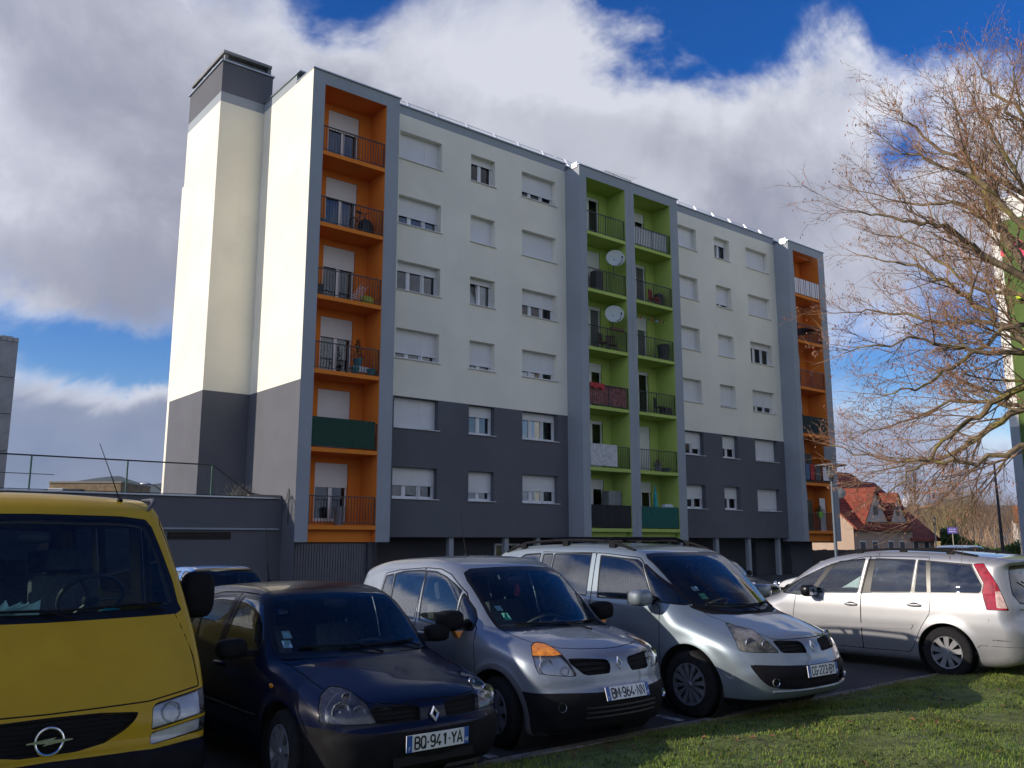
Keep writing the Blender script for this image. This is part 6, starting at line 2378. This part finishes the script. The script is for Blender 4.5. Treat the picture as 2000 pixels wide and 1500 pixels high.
GR1 = grass_mat('grass blades', (.195, .275, .045))
GR2 = grass_mat('dry grass blades', (.27, .21, .075), .35)
blades(120000, -3.5, 9.5, .08, 5.2, .014, .034, .0034, 'grass', GR1, 5, dens=lambda s, n: np.clip(.35 + n * 1.6 + .35 * np.sin(s * 2.7) * np.sin(s * 1.1 + 2), .12, 1))
blades(16000, -3.5, 9.5, .06, 4.5, .018, .05, .003, 'dry_grass', GR2, 6, .9, lambda s, n: np.clip(.25 + .9 * np.exp(-n / .5) + .4 * np.sin(s * 1.3) * np.sin(n * 2.1), 0, 1))
blades(2000, -3.5, 9.5, .04, .22, .02, .06, .003, 'kerb_weeds', GR2, 8, .8)
# broad weed leaves in the turf
blades(7000, -1, 9.5, .3, 5, .02, .035, .010, 'clover', grass_mat('clover leaves', (.06, .13, .03)), 9, 1.6)
lf = MB()
for i in range(130):
    s, n = rng.uniform(-1, 9), rng.uniform(.1, 4.5)
    p = sn(s, n, lawn_h(s, n - .1) + .02)
    a = rng.uniform(0, 6.28)
    d, e = Vector((math.cos(a), math.sin(a), rng.uniform(-.2, .4))) * rng.uniform(.025, .05), Vector((-math.sin(a), math.cos(a), rng.uniform(-.3, .3))) * rng.uniform(.015, .03)
    lf.add([p - d, p - e * .9 + Vector((0, 0, .008)), p + d, p + e + Vector((0, 0, .01))], [(0, 1, 2), (0, 2, 3)])
tag(lf.build('fallen_leaves', mat('fallen leaf brown', (.16, .075, .03), .8, var=.4, vscale=9)), kind='stuff')

# ---- low grey annex with its roof-deck fence
ax = empty('low_annex_building', P0, ANG_S)
tag(ax, 'low dark grey flat roofed annex joined to the left end of the apartment building', 'building')
am_ = MB().box(-40, -.585, 1.02, 14.0, GZ, 3.19)
am_.build('annex_wall', DARKGREY, ax)
MB().box(-40, -.70, .94, 14.0, 3.19, 3.235).build('roof_edge', ZINC, ax)
MB().box(-40, -.72, .93, 1.02, 2.10, 2.16).build('ledge', MIDGREY, ax)
vs = MB().box(-4.53, -2.43, .995, 1.019, 1.78, 2.02).build('vent_slot', mat('black slot', (.012, .010, .009), .9), ax)
sl = MB()
for i in range(5):
    sl.box(-4.5, -2.46, .985, 1.0, 1.80 + .045 * i, 1.815 + .045 * i)
sl.build('vent_louvres', mat('brown slats', (.05, .035, .03), .8), vs)
FGREEN = mat('green fence paint', (.05, .12, .095), .5, .2, var=.2)
fn = empty('chain_link_fence', P0 + Vector((0, 0, 3.235)) - Nv * 1.25, ANG_S)
tag(fn, 'green chain link fence on the edge of the flat annex roof', 'fence')
for k, x in enumerate((-14.5, -11.5, -8.66, -5.87, -3.10)):
    MB().tube([(x, 0, -.02), (x, 0, 1.06)], .028, 8).build('post', FGREEN, fn)
MB().tube([(-20, 0, 1.06), (-3.10, 0, 1.06), (-1.75, -.05, .14), (-1.2, -.1, .06)], .024, 6).tube([(-20, 0, .04), (-1.9, 0, .04)], .012, 5).tube([(-20, .01, .52), (-8.0, .01, .50)], .012, 5).build('top_rail', mat('dark fence rail', (.02, .03, .03), .5), fn)
wm = MB()
pit = .085
hgt = 1.04
x = -20.0
while x < -2.0:
    for sgn in (1, -1):
        xa, xb = (x, x + hgt) if sgn > 0 else (x + hgt, x)
        zb = hgt
        top = lambda q: hgt if q < -3.10 else max(.05, hgt - (q + 3.10) * .68)
        # stop wires at the sloping end
        n = 8
        pts = []
        for i in range(n + 1):
            q = xa + (xb - xa) * i / n
            z = zb * i / n
            if z <= top(q) and q < -1.8:
                pts.append((q, z))
        if len(pts) > 1:
            (q0, z0), (q1, z1) = pts[0], pts[-1]
            t = .0030
            wm.add([(q0 - t, 0, z0), (q0 + t, 0, z0), (q1 + t, 0, z1), (q1 - t, 0, z1)], [(0, 1, 2, 3)])
            wm.add([(q0, -t, z0), (q0, t, z0), (q1, t, z1), (q1, -t, z1)], [(0, 1, 2, 3)])
    x += pit
wmo = wm.build('chain_link_mesh', mat('galvanised wire', (.22, .25, .25), .5, .5), fn)
wmo['kind'] = 'stuff'
# bent fence end, loose stakes and a bush at the gable
bb = MB()
r3 = random.Random(4)
for i in range(80):
    p = Vector((r3.gauss(-2.0, .3), r3.uniform(-.1, .5), 0))
    q = p + Vector((r3.gauss(0, .16), r3.gauss(0, .1), r3.uniform(.1, .5)))
    bb.tube([p, (p + q) / 2 + Vector((r3.gauss(0, .05), 0, .03)), q], [.008, .006, .003], 3)
bo = bb.build('dry_bush', mat('grey twig bark', (.13, .12, .10), .9))
bo.location, bo.rotation_euler = P0 + Vector((0, 0, 3.235)) - Nv * 1.3, (0, 0, ANG_S)
tag(bo, 'dry grey bush at the end of the fence on the annex roof', 'bush')
pl = MB().box(-1.8, -.62, 1.1, 1.25, 3.25, 3.33).build('loose_plank', mat('weathered wood', (.25, .22, .18), .9, var=.2))
pl.location, pl.rotation_euler = P0, (0, 0, ANG_S)
tag(pl, 'weathered plank lying on the annex roof edge beside the gable', 'plank')
cbm = MB()
for a, b, c in (((-.60, .52, 3.55), (-.60, .95, 2.75), .6), ((-.60, .52, 3.55), (-.60, .30, 3.2), .3)):
    cbm.tube([a, ((a[0] + b[0]) / 2 - .02, (a[1] + b[1]) / 2, (a[2] + b[2]) / 2 - .14), b], .012, 5)
cbm.tube([(-.60, .5, 3.5), (-.60, .5, 2.3)], .014, 5)
co = cbm.build('hanging_cable', RAIL)
co.location, co.rotation_euler = P0, (0, 0, ANG_S)
tag(co, 'loose cables hanging on the sunlit gable above the annex', 'cable')

# ---- far left: concrete block, brick shed, lamp
cbk = empty('concrete_block', at(-3, 1055, 75), ANG_S)
cbk.location.z = 0
tag(cbk, 'tall grey concrete panel building at the left edge behind the fence', 'building')
pc = at(26, 660, 75)
TOPZ = pc.z
MB().box(-16, -.06, .06, 12, -1, TOPZ).build('core_wall', mat('dark joint concrete', (.09, .09, .09), .9), cbk)
PANELM = mat('aged concrete panel', (.36, .36, .35), .92, var=.2, vscale=.5, bump=.3, bscale=20)
p0 = MB().box(-3.16, 0, -.06, .06, .02, 2.73).build('wall_panel', PANELM, cbk, bevel=.02)
nz = int(TOPZ // 2.75)
first = True
for c_ in range(5):
    for k in range(0, nz + 1):
        o = p0 if first else p0.copy()
        if not first:
            col.objects.link(o)
            o.parent = cbk
        first = False
        o.location = (-3.2 * c_, 0, TOPZ - 2.75 * (k + 1) - .3)
p1 = MB().box(-.06, .0, .06, 4.0, .02, 2.73).build('wall_panel', PANELM, cbk, bevel=.01)
for k in range(nz):
    o = p1 if k == 0 else p1.copy()
    if k:
        col.objects.link(o)
        o.parent = cbk
    o.location = (0, 0, TOPZ - 2.75 * (k + 1) - .3)
rp = MB()
for i in range(40):
    xx = -i * .4
    rp.box(xx - .36, xx, -.1, .3, TOPZ - .3, TOPZ - .1 + rng.uniform(.08, .2))
rp.build('roof_edge', PANELM, cbk)
MB().box(-16, -2.2, 1, 8, TOPZ - .1, TOPZ + .5).build('roof_housing', PANELM, cbk)
bs = at(158, 1055, 62)
brick = empty('brick_shed', (bs.x, bs.y, 0), R(2))
tag(brick, 'low yellow brick building seen through the fence', 'building')
BRK = mat('yellow brick', (.34, .25, .13), .9, var=.25, vscale=3.5, bump=.3, bscale=25, dirt=((.30, .12, .05), 1.2, .5, .62, .5))
ztop = at(158, 943, 62).z
MB().box(-2.25, 2.2, 0, 5, -1, ztop).build('brick_wall', BRK, brick)
MB().box(-2.3, 2.25, -.05, 5.05, ztop, ztop + .10).build('roof_edge', mat('pale stone edge', (.4, .36, .27), .9), brick)
sk = MB().box(-1.2, -.3, -2.2, -1.4, ztop - 1.1, ztop - .45).build('roof_unit', WHITEPL, None, bevel=.02)
sk.location = (bs.x, bs.y, 0)
tag(sk, 'white cabinet with a dark grille in front of the yellow brick building', 'cabinet')
MB().box(-.28, .75, -2.2, -1.6, ztop - 1.2, ztop - .5).build('dark_grille', M_DARKBOX, sk)
MB().box(-1.3, 1.0, -2.3, -1.3, -1, ztop - 1.2).build('plinth', CONCRETE, sk)


def curved_lamp(px, py, dist, label, flip=1):
    p = at(px, py, dist)
    o = empty('street_lamp', (p.x + 1.2 * flip, p.y, 0))
    tag(o, label, 'street lamp')
    MB().tube([(0, 0, -.5), (0, 0, p.z - .9), (-.15 * flip, 0, p.z - .45), (-.6 * flip, 0, p.z - .12), (-1.0 * flip, 0, p.z - .02)], [.07, .05, .045, .04, .035], 8).build('pole', RAIL, o, smooth=True)
    MB().ball((-1.25 * flip, 0, p.z), .35, .14, .09, 14, 8).build('lamp_head', ALU, o, smooth=True)
    return o


curved_lamp(285, 945, 60, 'curved street lamp beyond the fence in front of the far mountain')


# ---- hills on the horizon
def ridge(name, r, az0, az1, prof, mt, base=-5, rough=1.0):
    m = MB()
    N = 160
    rows = 7
    vs, fs = [], []
    rn = random.Random(sum(map(ord, name)))
    ph = [rn.uniform(0, 6.28) for _ in range(8)]
    for i in range(N + 1):
        az = az0 + (az1 - az0) * i / N
        e = np.interp(az, [p[0] for p in prof], [p[1] for p in prof])
        e += rough * (.10 * math.sin(az * 1.7 + ph[0]) + .05 * math.sin(az * 5.1 + ph[1]) + .025 * math.sin(az * 13 + ph[2]))
        for k in range(rows):
            t = k / (rows - 1)
            rr_ = r * (1 - .25 * (1 - t)) if k < rows - 1 else r * 1.15
            h = r * math.tan(R(max(.02, e))) * math.sin(t * math.pi / 2) if k < rows - 1 else base
            h += rough * (r * .004 * math.sin(az * 9 + k * 2 + ph[3])) * (0 < k < rows - 1)
            vs.append((rr_ * math.sin(R(az)), rr_ * math.cos(R(az)), base + h if k < rows - 1 else base))
    for i in range(N):
        for k in range(rows - 1):
            a = i * rows + k
            fs.append((a, a + rows, a + rows + 1, a + 1))
    return tag(m.add(vs, fs).build(name, mt, smooth=True), kind='structure')


HILL = mat('wooded hill', (.045, .055, .035), 1.0, var=.3, vscale=.002, spec=0)
ridge('hills', 4200, -62, 62, [(-62, 1.5), (-34, 2.4), (-29.5, 2.6), (-27, 3.1), (-25, 3.7), (-24, 3.75), (-22.4, 3.45), (-21, 3.75), (-19, 3.2), (-5, 2.2), (10, 2.0), (21, 1.7), (24.5, 1.9), (26.5, 2.2), (28, 2.1), (31, 1.8), (40, 2), (62, 1)], HILL, rough=.55)
SNOW = mat('snowy mountain', (.74, .76, .80), 1.0, var=.06, vscale=.001, spec=0)
ridge('snowy_mountain_hills', 6400, 18, 32, [(18, 1.0), (23.3, 1.8), (24.1, 2.85), (25.1, 2.95), (26.2, 2.3), (28.5, 1.5), (32, 1.2)], SNOW, rough=.12)


# ---- houses with red tiled roofs
TILE = mat('red clay tiles', (.23, .048, .026), .85, var=.3, vscale=1.6, bump=.5, bscale=9)
HWALL = mat('rose beige render', (.46, .34, .26), .9, var=.08, vscale=.8)
HWHITE = mat('pale house render', (.56, .50, .44), .9, var=.08, vscale=.8)
DWOOD = mat('dark wood', (.045, .035, .03), .8)


def house(px, dist, rz, label, W=9.0, D=9.0, eave=3.0, ridge_=6.6, dormers=(), lean=None):
    """gabled house with dormer gables on its long front; local x along the ridge, front at y=0"""
    p = at(px, 1055, dist)
    o = empty('house', (p.x, p.y, -.6), rz)
    tag(o, label, 'house', 'red roofed houses beside the apartment building')
    w = MB()
    w.prism([(0, 0), (D, 0), (D, eave), (D / 2, ridge_ - .15), (0, eave)], 'x', 0, W)
    w.build('house_wall', HWALL, o)
    rf = MB()
    s = (ridge_ - eave) / (D / 2)
    e = .45
    for sg in (0, 1):
        y0, y1 = (-e, D / 2) if sg == 0 else (D + e, D / 2)
        z0 = eave - e * s
        ridge_h = ridge_
        # half hip at the far end
        rf.add([(-.3, y0, z0), (W + .3, y0, z0), (W - .5, y1, ridge_h), (-.3, y1, ridge_h), (-.3, y0, z0 + .16), (W + .3, y0, z0 + .16), (W - .5, y1, ridge_h + .16), (-.3, y1, ridge_h + .16)],
               [(0, 1, 2, 3), (7, 6, 5, 4), (0, 4, 5, 1), (1, 5, 6, 2), (2, 6, 7, 3), (3, 7, 4, 0)])
    rf.add([(W + .3, -e, eave - e * s + .16), (W + .3, D + e, eave - e * s + .16), (W - .5, D / 2, ridge_ + .16)], [(0, 1, 2)])
    ro = rf.build('roof', TILE, o)
    # rows of tiles as steps
    tl = MB()
    nrow = 22
    for k in range(nrow):
        t0, t1 = k / nrow, (k + 1) / nrow
        ya, yb = -e + (D / 2 + e) * t0, -e + (D / 2 + e) * t1
        za, zb = eave - e * s + .17 + (ridge_ - eave + e * s) * t0, eave - e * s + .17 + (ridge_ - eave + e * s) * t1
        xr = W + .3 - .8 * t0
        tl.add([(-.32, ya, za + .05), (xr, ya, za + .05), (xr - .04, yb, zb), (-.32, yb, zb), (-.32, ya, za), (xr, ya, za)], [(0, 1, 2, 3), (4, 5, 1, 0)])
    tlo = tl.build('tile_courses', TILE, ro)
    tlo['kind'] = 'stuff'
    for (x, wd, hz, base) in dormers:
        d = MB()
        d.prism([(x - wd / 2, base), (x + wd / 2, base), (x + wd / 2, base + .2), (x, hz - .12), (x - wd / 2, base + .2)], 'y', -.12, D / 2)
        dm_ = d.build('dormer', HWHITE, o)
        r_ = MB()
        for sg in (-1, 1):
            x1 = x + sg * (wd / 2 + .28)
            zz = base + .2 - .28 * (hz - base - .2) / (wd / 2)
            r_.add([(x, -.3, hz), (x1, -.3, zz), (x1, D / 2, zz), (x, D / 2, hz), (x, -.3, hz + .14), (x1, -.3, zz + .14), (x1, D / 2, zz + .14), (x, D / 2, hz + .14)],
                   [(0, 1, 2, 3), (7, 6, 5, 4), (0, 4, 5, 1), (1, 5, 6, 2), (3, 2, 6, 7)])
        r_.build('dormer_roof', TILE, dm_)
        MB().box(x - .3, x + .3, -.15, -.11, base + .55, base + 1.25).build('dormer_window', M_DARKBOX, dm_)
    for k, x in enumerate((1.2, 3.0, 5.4, 7.2)):
        if x < W - .6:
            f = MB().box(x - .45, x + .45, -.03, .0, 1.1, 2.3).build('window', PVC, o)
            MB().box(x - .38, x + .38, -.036, -.03, 1.17, 2.23).build('pane', M_DARKBOX, f)
            MB().box(x - .55, x + .55, -.08, 0, 1.02, 1.1).build('window_sill', HWHITE, f)
    MB().box(W * .3, W * .3 + .6, D / 2 + .5, D / 2 + 1.1, ridge_ - 1, ridge_ + .7).build('chimney', HWALL, o)
    if lean:
        ln = MB().add([(-3.2, -2.2, 2.35), (1.2, -2.2, 2.35), (1.2, .2, 3.2), (-3.2, .2, 3.2), (-3.2, -2.2, 2.5), (1.2, -2.2, 2.5), (1.2, .2, 3.35), (-3.2, .2, 3.35)], [(0, 1, 2, 3), (7, 6, 5, 4), (0, 4, 5, 1), (1, 5, 6, 2), (2, 6, 7, 3), (3, 7, 4, 0)])
        ln.build('porch_roof', TILE, o)
        for q in (-3.0, 1.0):
            MB().box(q - .08, q + .08, -2.1, -1.94, 0, 2.36).build('porch_post', DWOOD, o)
    return o


h1 = house(1668, 72, ANG_S, 'red roofed house nearest the apartment building, with two pale dormer gables', W=9.0, D=9.6, eave=3.5, ridge_=7.9, dormers=((3.2, 3.3, 6.3, 3.75), (6.6, 2.6, 6.0, 3.75)), lean=False)
h2 = house(1774, 80, ANG_S, 'red roofed house further right with a long slope facing the lamp post', W=4.4, D=9.5, eave=2.7, ridge_=7.3, dormers=())
sd_ = empty('wall_dish', at(1642, 963, 70))
tag(sd_, 'small dark satellite dish on the red roof beside the apartment corner', 'satellite dish')
MB().lathe([(.001, -.08), (.2, -.06), (.36, 0), (.38, .0), (.2, -.04), (.001, -.06)], 20, 'y').build('reflector', M_GREYBOX, sd_, smooth=True)
MB().tube([(0, 0, 0), (0, .3, -.6)], .03, 5).build('mount_pole', RAIL, sd_)
gw = MB()
a, b = at(1560, 1055, 58), at(1720, 1055, 66)
dv = (b - a)
gw_ = empty('garden_fence', (a.x, a.y, -.6), math.atan2(dv.y, dv.x))
tag(gw_, 'dark board fence in front of the red roofed houses', 'fence')
Lf = math.hypot(dv.x, dv.y)
nb = int(Lf / .5)
f0 = MB().box(0, .48, 0, .03, 0, 1.75).build('board', DWOOD, gw_)
for i in range(1, nb):
    c = f0.copy()
    col.objects.link(c)
    c.parent = gw_
    c.location = (i * .5, 0, rng.uniform(-.03, .03))


# ---- lamps, sign and mast at the end of the street
def post_lamp(px, py_top, dist, label, pole_mat, disc=False):
    p = at(px, py_top, dist)
    o = empty('street_lamp', (p.x, p.y, -.55))
    tag(o, label, 'street lamp')
    h = p.z + .55
    MB().tube([(0, 0, 0), (0, 0, .9), (0, 0, h - .55)], [.075, .06, .045], 10).build('pole', pole_mat, o, smooth=True)
    MB().lathe([(.05, h - .62), (.10, h - .50), (.06, h - .46)], 12).build('lamp_collar', RAIL, o, smooth=True)
    MB().lathe([(.06, h - .46), (.13, h - .40), (.15, h - .12), (.08, h - .06)], 14).build('lamp_glass', glass_mat('lamp glass', (.8, .78, .7), 1.45, .1, .1, .3), o, smooth=True)
    if disc:
        MB().lathe([(.001, h + .02), (.30, h - .02), (.52, h - .06), (.53, h - .09), (.001, h - .07)], 24).build('lamp_hood', mat('dark lamp hood', (.10, .11, .12), .5), o, smooth=True)
    else:
        MB().lathe([(.001, h + .04), (.16, h - .03), (.17, h - .07), (.001, h - .05)], 16).build('lamp_hood', RAIL, o, smooth=True)
    return o


post_lamp(1622, 905, 32, 'street lamp with a flat round hood in front of the far orange tower', mat('blue grey lamp post', (.12, .15, .18), .5, .3), True)
post_lamp(1824, 1011, 78, 'cream street lamp post right of the red roofed houses', mat('cream lamp post', (.5, .46, .36), .6))
ms = at(1943, 905, 58)
mast = tag(empty('tall_mast', (ms.x, ms.y, -.5)), 'tall dark lamp mast between the street sign and the far right building', 'street lamp')
MB().tube([(0, 0, 0), (-.05, 0, ms.z + .5)], [.11, .05], 10).build('pole', RAIL, mast, smooth=True)
MB().ball((-.35, 0, ms.z + .5), .4, .12, .07, 12, 6).build('lamp_head', RAIL, mast, smooth=True)
sp_ = at(1860, 1036, 77)
sg = tag(empty('street_sign', (sp_.x, sp_.y, -.5), R(-20)), 'small violet street name sign on a pale post before the hedge', 'sign')
MB().tube([(0, 0, 0), (0, 0, sp_.z + .5 + .2)], .03, 8).build('post', mat('cream post', (.5, .47, .36), .6), sg)
MB().box(-.34, .34, -.03, -.01, sp_.z + .5 - .23, sp_.z + .5 + .23).build('sign_plate', mat('violet enamel', (.13, .10, .50), .4), sg)
sgm = MB()
for j, (zz, n_) in enumerate(((.06, 4), (-.055, 6))):
    for i in range(n_):
        xx = -.25 + .5 * (i + .5) / n_
        sgm.box(xx - .028, xx + .022, -.034, -.0305, sp_.z + .5 + zz * 1.5 - .045, sp_.z + .5 + zz * 1.5 + .045)
sgm.build('white_lettering', WHITEPL, sg)


# ---- winter wood, hedge
def brush_tree(rn, m, base, h, spread, nmain, tw, r0=.06):
    """a bare far tree: trunk, rising limbs and a haze of fine twigs"""
    for i in range(nmain):
        a = rn.uniform(0, 6.28)
        z0 = h * rn.uniform(.08, .35)
        p = Vector(base)
        q = p + Vector((math.cos(a) * spread * .25, math.sin(a) * spread * .25, z0 + h * .18))
        e = p + Vector((math.cos(a) * spread * rn.uniform(.4, 1), math.sin(a) * spread * rn.uniform(.4, 1), h * rn.uniform(.7, 1)))
        m.tube([p, q, e], [r0, r0 * .6, r0 * .15], 3, cap=False)
        for k in range(tw):
            t = rn.uniform(.25, 1)
            b = q.lerp(e, t)
            d = Vector((rn.gauss(0, .5), rn.gauss(0, .5), rn.uniform(.3, 1.2))).normalized() * h * rn.uniform(.08, .22)
            w = r0 * .22
            s_ = Vector((w, 0, 0))
            m.add([b - s_, b + s_, b + d], [(0, 1, 2)])
            for j in range(2):
                bb_ = b + d * rn.uniform(.3, .8)
                dd = Vector((rn.gauss(0, .5), rn.gauss(0, .5), rn.uniform(.2, 1))).normalized() * h * rn.uniform(.04, .10)
                m.add([bb_ - s_ * .7, bb_ + s_ * .7, bb_ + dd], [(0, 1, 2)])


TWIGF = mat('winter twig brown', (.30, .20, .125), .95, var=.35, vscale=.15)
TWIGY = mat('pale willow twigs', (.36, .28, .13), .95, var=.3, vscale=.2)
r4 = random.Random(21)
wood = MB()
for i in range(46):
    px = 1745 + 300 * (i + r4.random()) / 46
    d = r4.uniform(105, 150)
    hh = (9.2 if 1855 < px < 1930 else 7.6) * r4.uniform(.75, 1.12) * d / 120
    p = at(px, 1055, d)
    brush_tree(r4, wood, (p.x, p.y, -.6), hh, hh * .42, 9, 26, .05)
tag(wood.build('bare_wood_trees', TWIGF), kind='stuff')
for i, (px, d, h_, lab) in enumerate(((1868, 92, 6.6, 'pale yellow bare tree behind the violet street sign'), (1842, 96, 5.6, 'pale bushy bare tree right of the cream street lamp'), (1786, 118, 12.5, 'tall thin bare tree before the snowy mountain'), (1902, 98, 6.6, 'brown bare tree left of the tall dark mast'))):
    t = MB()
    p = at(px, 1055, d)
    brush_tree(r4, t, (0, 0, 0), h_, h_ * (.34 if i != 2 else .12), 16, 34, .05)
    o = empty('bare_tree', (p.x, p.y, -.6))
    tag(o, lab, 'tree', 'bare trees at the end of the street')
    t.build('crown', TWIGY if i < 2 else TWIGF, o)
    MB().tube([(0, 0, 0), (0, 0, h_ * .3), (.05, 0, h_ * .6)], [.16, .11, .05], 7).build('trunk', mat('grey bark', (.16, .14, .11), .9, var=.3, vscale=6), o)
HEDGE = mat('evergreen hedge leaves', (.065, .125, .020), .7, var=.6, vscale=1.5)


def hedge(px0, px1, dist, h, label, seed, depth=1.6, n=6500):
    a, b = at(px0, 1055, dist), at(px1, 1055, dist)
    o = empty('hedge', ((a.x + b.x) / 2, (a.y + b.y) / 2, -.55), math.atan2(b.y - a.y, b.x - a.x))
    tag(o, label, 'hedge')
    L = math.hypot(b.x - a.x, b.y - a.y)
    rn = random.Random(seed)
    m = MB()
    for i in range(n):
        x = rn.uniform(-L / 2, L / 2)
        top = h * (.82 + .18 * math.sin(x * 1.3 + seed) + rn.uniform(-.1, .12))
        c = Vector((x, rn.uniform(-depth / 2, depth / 2), top * rn.random() ** .6))
        d = Vector((rn.gauss(0, 1), rn.gauss(0, 1), rn.gauss(.3, 1))).normalized() * rn.uniform(.10, .2)
        e = d.cross(Vector((rn.gauss(0, 1), rn.gauss(0, 1), rn.gauss(0, 1)))).normalized() * .07
        m.add([c - e, c + e, c + d + e * .3, c + d - e * .3], [(0, 1, 2, 3)])
    m.build('foliage', HEDGE, o)
    return o


# the wood on the far side of the lawn, behind the viewer (it shows in the window panes)
back = MB()
r5 = random.Random(77)
for i in range(34):
    a = R(112 + 118 * (i + r5.random()) / 34)
    d = r5.uniform(34, 52)
    brush_tree(r5, back, (d * math.sin(a), d * math.cos(a), -.2), r5.uniform(9, 14), 4.2, 9, 26, .09)
tag(back.build('bare_wood_trees', TWIGF), kind='stuff')
hb = MB()
for i in range(9000):
    a = R(r5.uniform(108, 232))
    d = r5.uniform(30, 36)
    c = Vector((d * math.sin(a), d * math.cos(a), 3.4 * r5.random() ** .7))
    e = Vector((r5.gauss(0, 1), r5.gauss(0, 1), r5.gauss(0, 1))).normalized() * .35
    f = e.orthogonal().normalized() * .25
    hb.add([c - e, c - f, c + e, c + f], [(0, 1, 2, 3)])
tag(hb.build('undergrowth', HEDGE), kind='stuff')
hedge(1838, 1905, 84, 3.0, 'bright green evergreen hedge behind the grey blue van', 3)
hedge(1905, 1990, 80, 2.2, 'low green hedge behind the dark car by the tall mast', 5)

# ---- the next block at the right edge
az = R(29.72)
cx, cy = 51 * math.sin(az), 51 * math.cos(az)
B2 = empty('neighbouring_block', (cx, cy, 0), ANG_S)
tag(B2, 'neighbouring apartment block at the right edge with green gable and painted flower', 'building')
# its west face lies on local x = 0, running towards the viewer (-y)
TZ = 19.35
W2 = mat('white render', (.74, .72, .66), .9, var=.04, vscale=.4, bump=.3, bscale=50)
MB().box(.02, 14, -14, 0, -1, TZ - .05).build('core_wall', W2, B2)
MB().box(0, .5, -.46, .003, 7.4, TZ).build('corner_post', W2, B2)
MB().box(.002, .5, -.458, 0, -1, 7.4).build('corner_post_base', MIDGREY, B2)
MB().box(-.03, .5, -14, -.46, TZ - 1.15, TZ).build('top_band', W2, B2)
MB().box(-.08, .6, -14.05, .06, TZ, TZ + .08).build('coping', WHITEPL, B2)
OLIVE = mat('olive green render', (.085, .135, .03), .9, var=.12, vscale=.5, bump=.3, bscale=50)
MB().box(-.012, .02, -13, -.46, 2, TZ - 1.15).build('green_panel', OLIVE, B2)
LIME = mat('bright lime edge', (.62, .72, .02), .7)
for z in (SLABS[2], SLABS[3], SLABS[4]):
    MB().box(-.35, -.012, -6, -1.05, z + .4, z + .58).build('balcony_edge', LIME, B2)
fl = MB()
rf_ = random.Random(9)
for k in range(26):
    a = rf_.uniform(0, 6.28)
    rad = rf_.uniform(0, 1.15)
    yy, zz = -1.38 + rad * math.cos(a) * .75, 16.5 + rad * math.sin(a) * 1.25
    w = rf_.uniform(.22, .5)
    fl.add([(-.02 - .0006 * k, yy - w * .5, zz), (-.02 - .0006 * k, yy - .1, zz - w * .8), (-.02 - .0006 * k, yy + w * .5, zz - .1), (-.02 - .0006 * k, yy + .1, zz + w * .9)], [(0, 3, 2, 1)])
flo = fl.build('painted_flower', mat('red flower paint', (.62, .05, .10), .8, var=.75, vscale=2.4, dirt=((.80, .30, .04), 1.4, .52, .58, 1.0)), B2)
oh = tag(empty('orange_house', at(1993, 1055, 120)), 'sunlit pale house corner with an orange roof edge by the neighbouring block', 'house')
oh.location.z = -.6
MB().box(-.2, 5, 0, 1.0, 0, 4.6).build('house_wall', HWHITE, oh)
MB().add([(-.9, -.5, 4.3), (5, -.5, 4.3), (5, 1.4, 6.2), (.3, 1.4, 6.2), (-.9, -.5, 4.5), (5, -.5, 4.5), (5, 1.4, 6.4), (.3, 1.4, 6.4)], [(0, 1, 2, 3), (7, 6, 5, 4), (0, 4, 5, 1), (1, 5, 6, 2), (2, 6, 7, 3), (3, 7, 4, 0)]).build('roof', mat('orange tiles', (.5, .17, .05), .85, var=.2), oh)

# ---- the air: pale even haze that turns the far hills blue
hz = MB().box(-8500, 8500, -8500, 8500, -6.5, 372).build('haze', None)
hm = bpy.data.materials.new('haze')
hm.use_nodes = True
ht = hm.node_tree
ht.nodes.remove(ht.nodes['Principled BSDF'])
hv = ht.nodes.new('ShaderNodeVolumePrincipled')
hv.inputs['Color'].default_value = (.62, .74, .92, 1)
hv.inputs['Density'].default_value = HAZE
ht.links.new(hv.outputs[0], ht.nodes['Material Output'].inputs['Volume'])
hz.data.materials.append(hm)
tag(hz, kind='stuff')
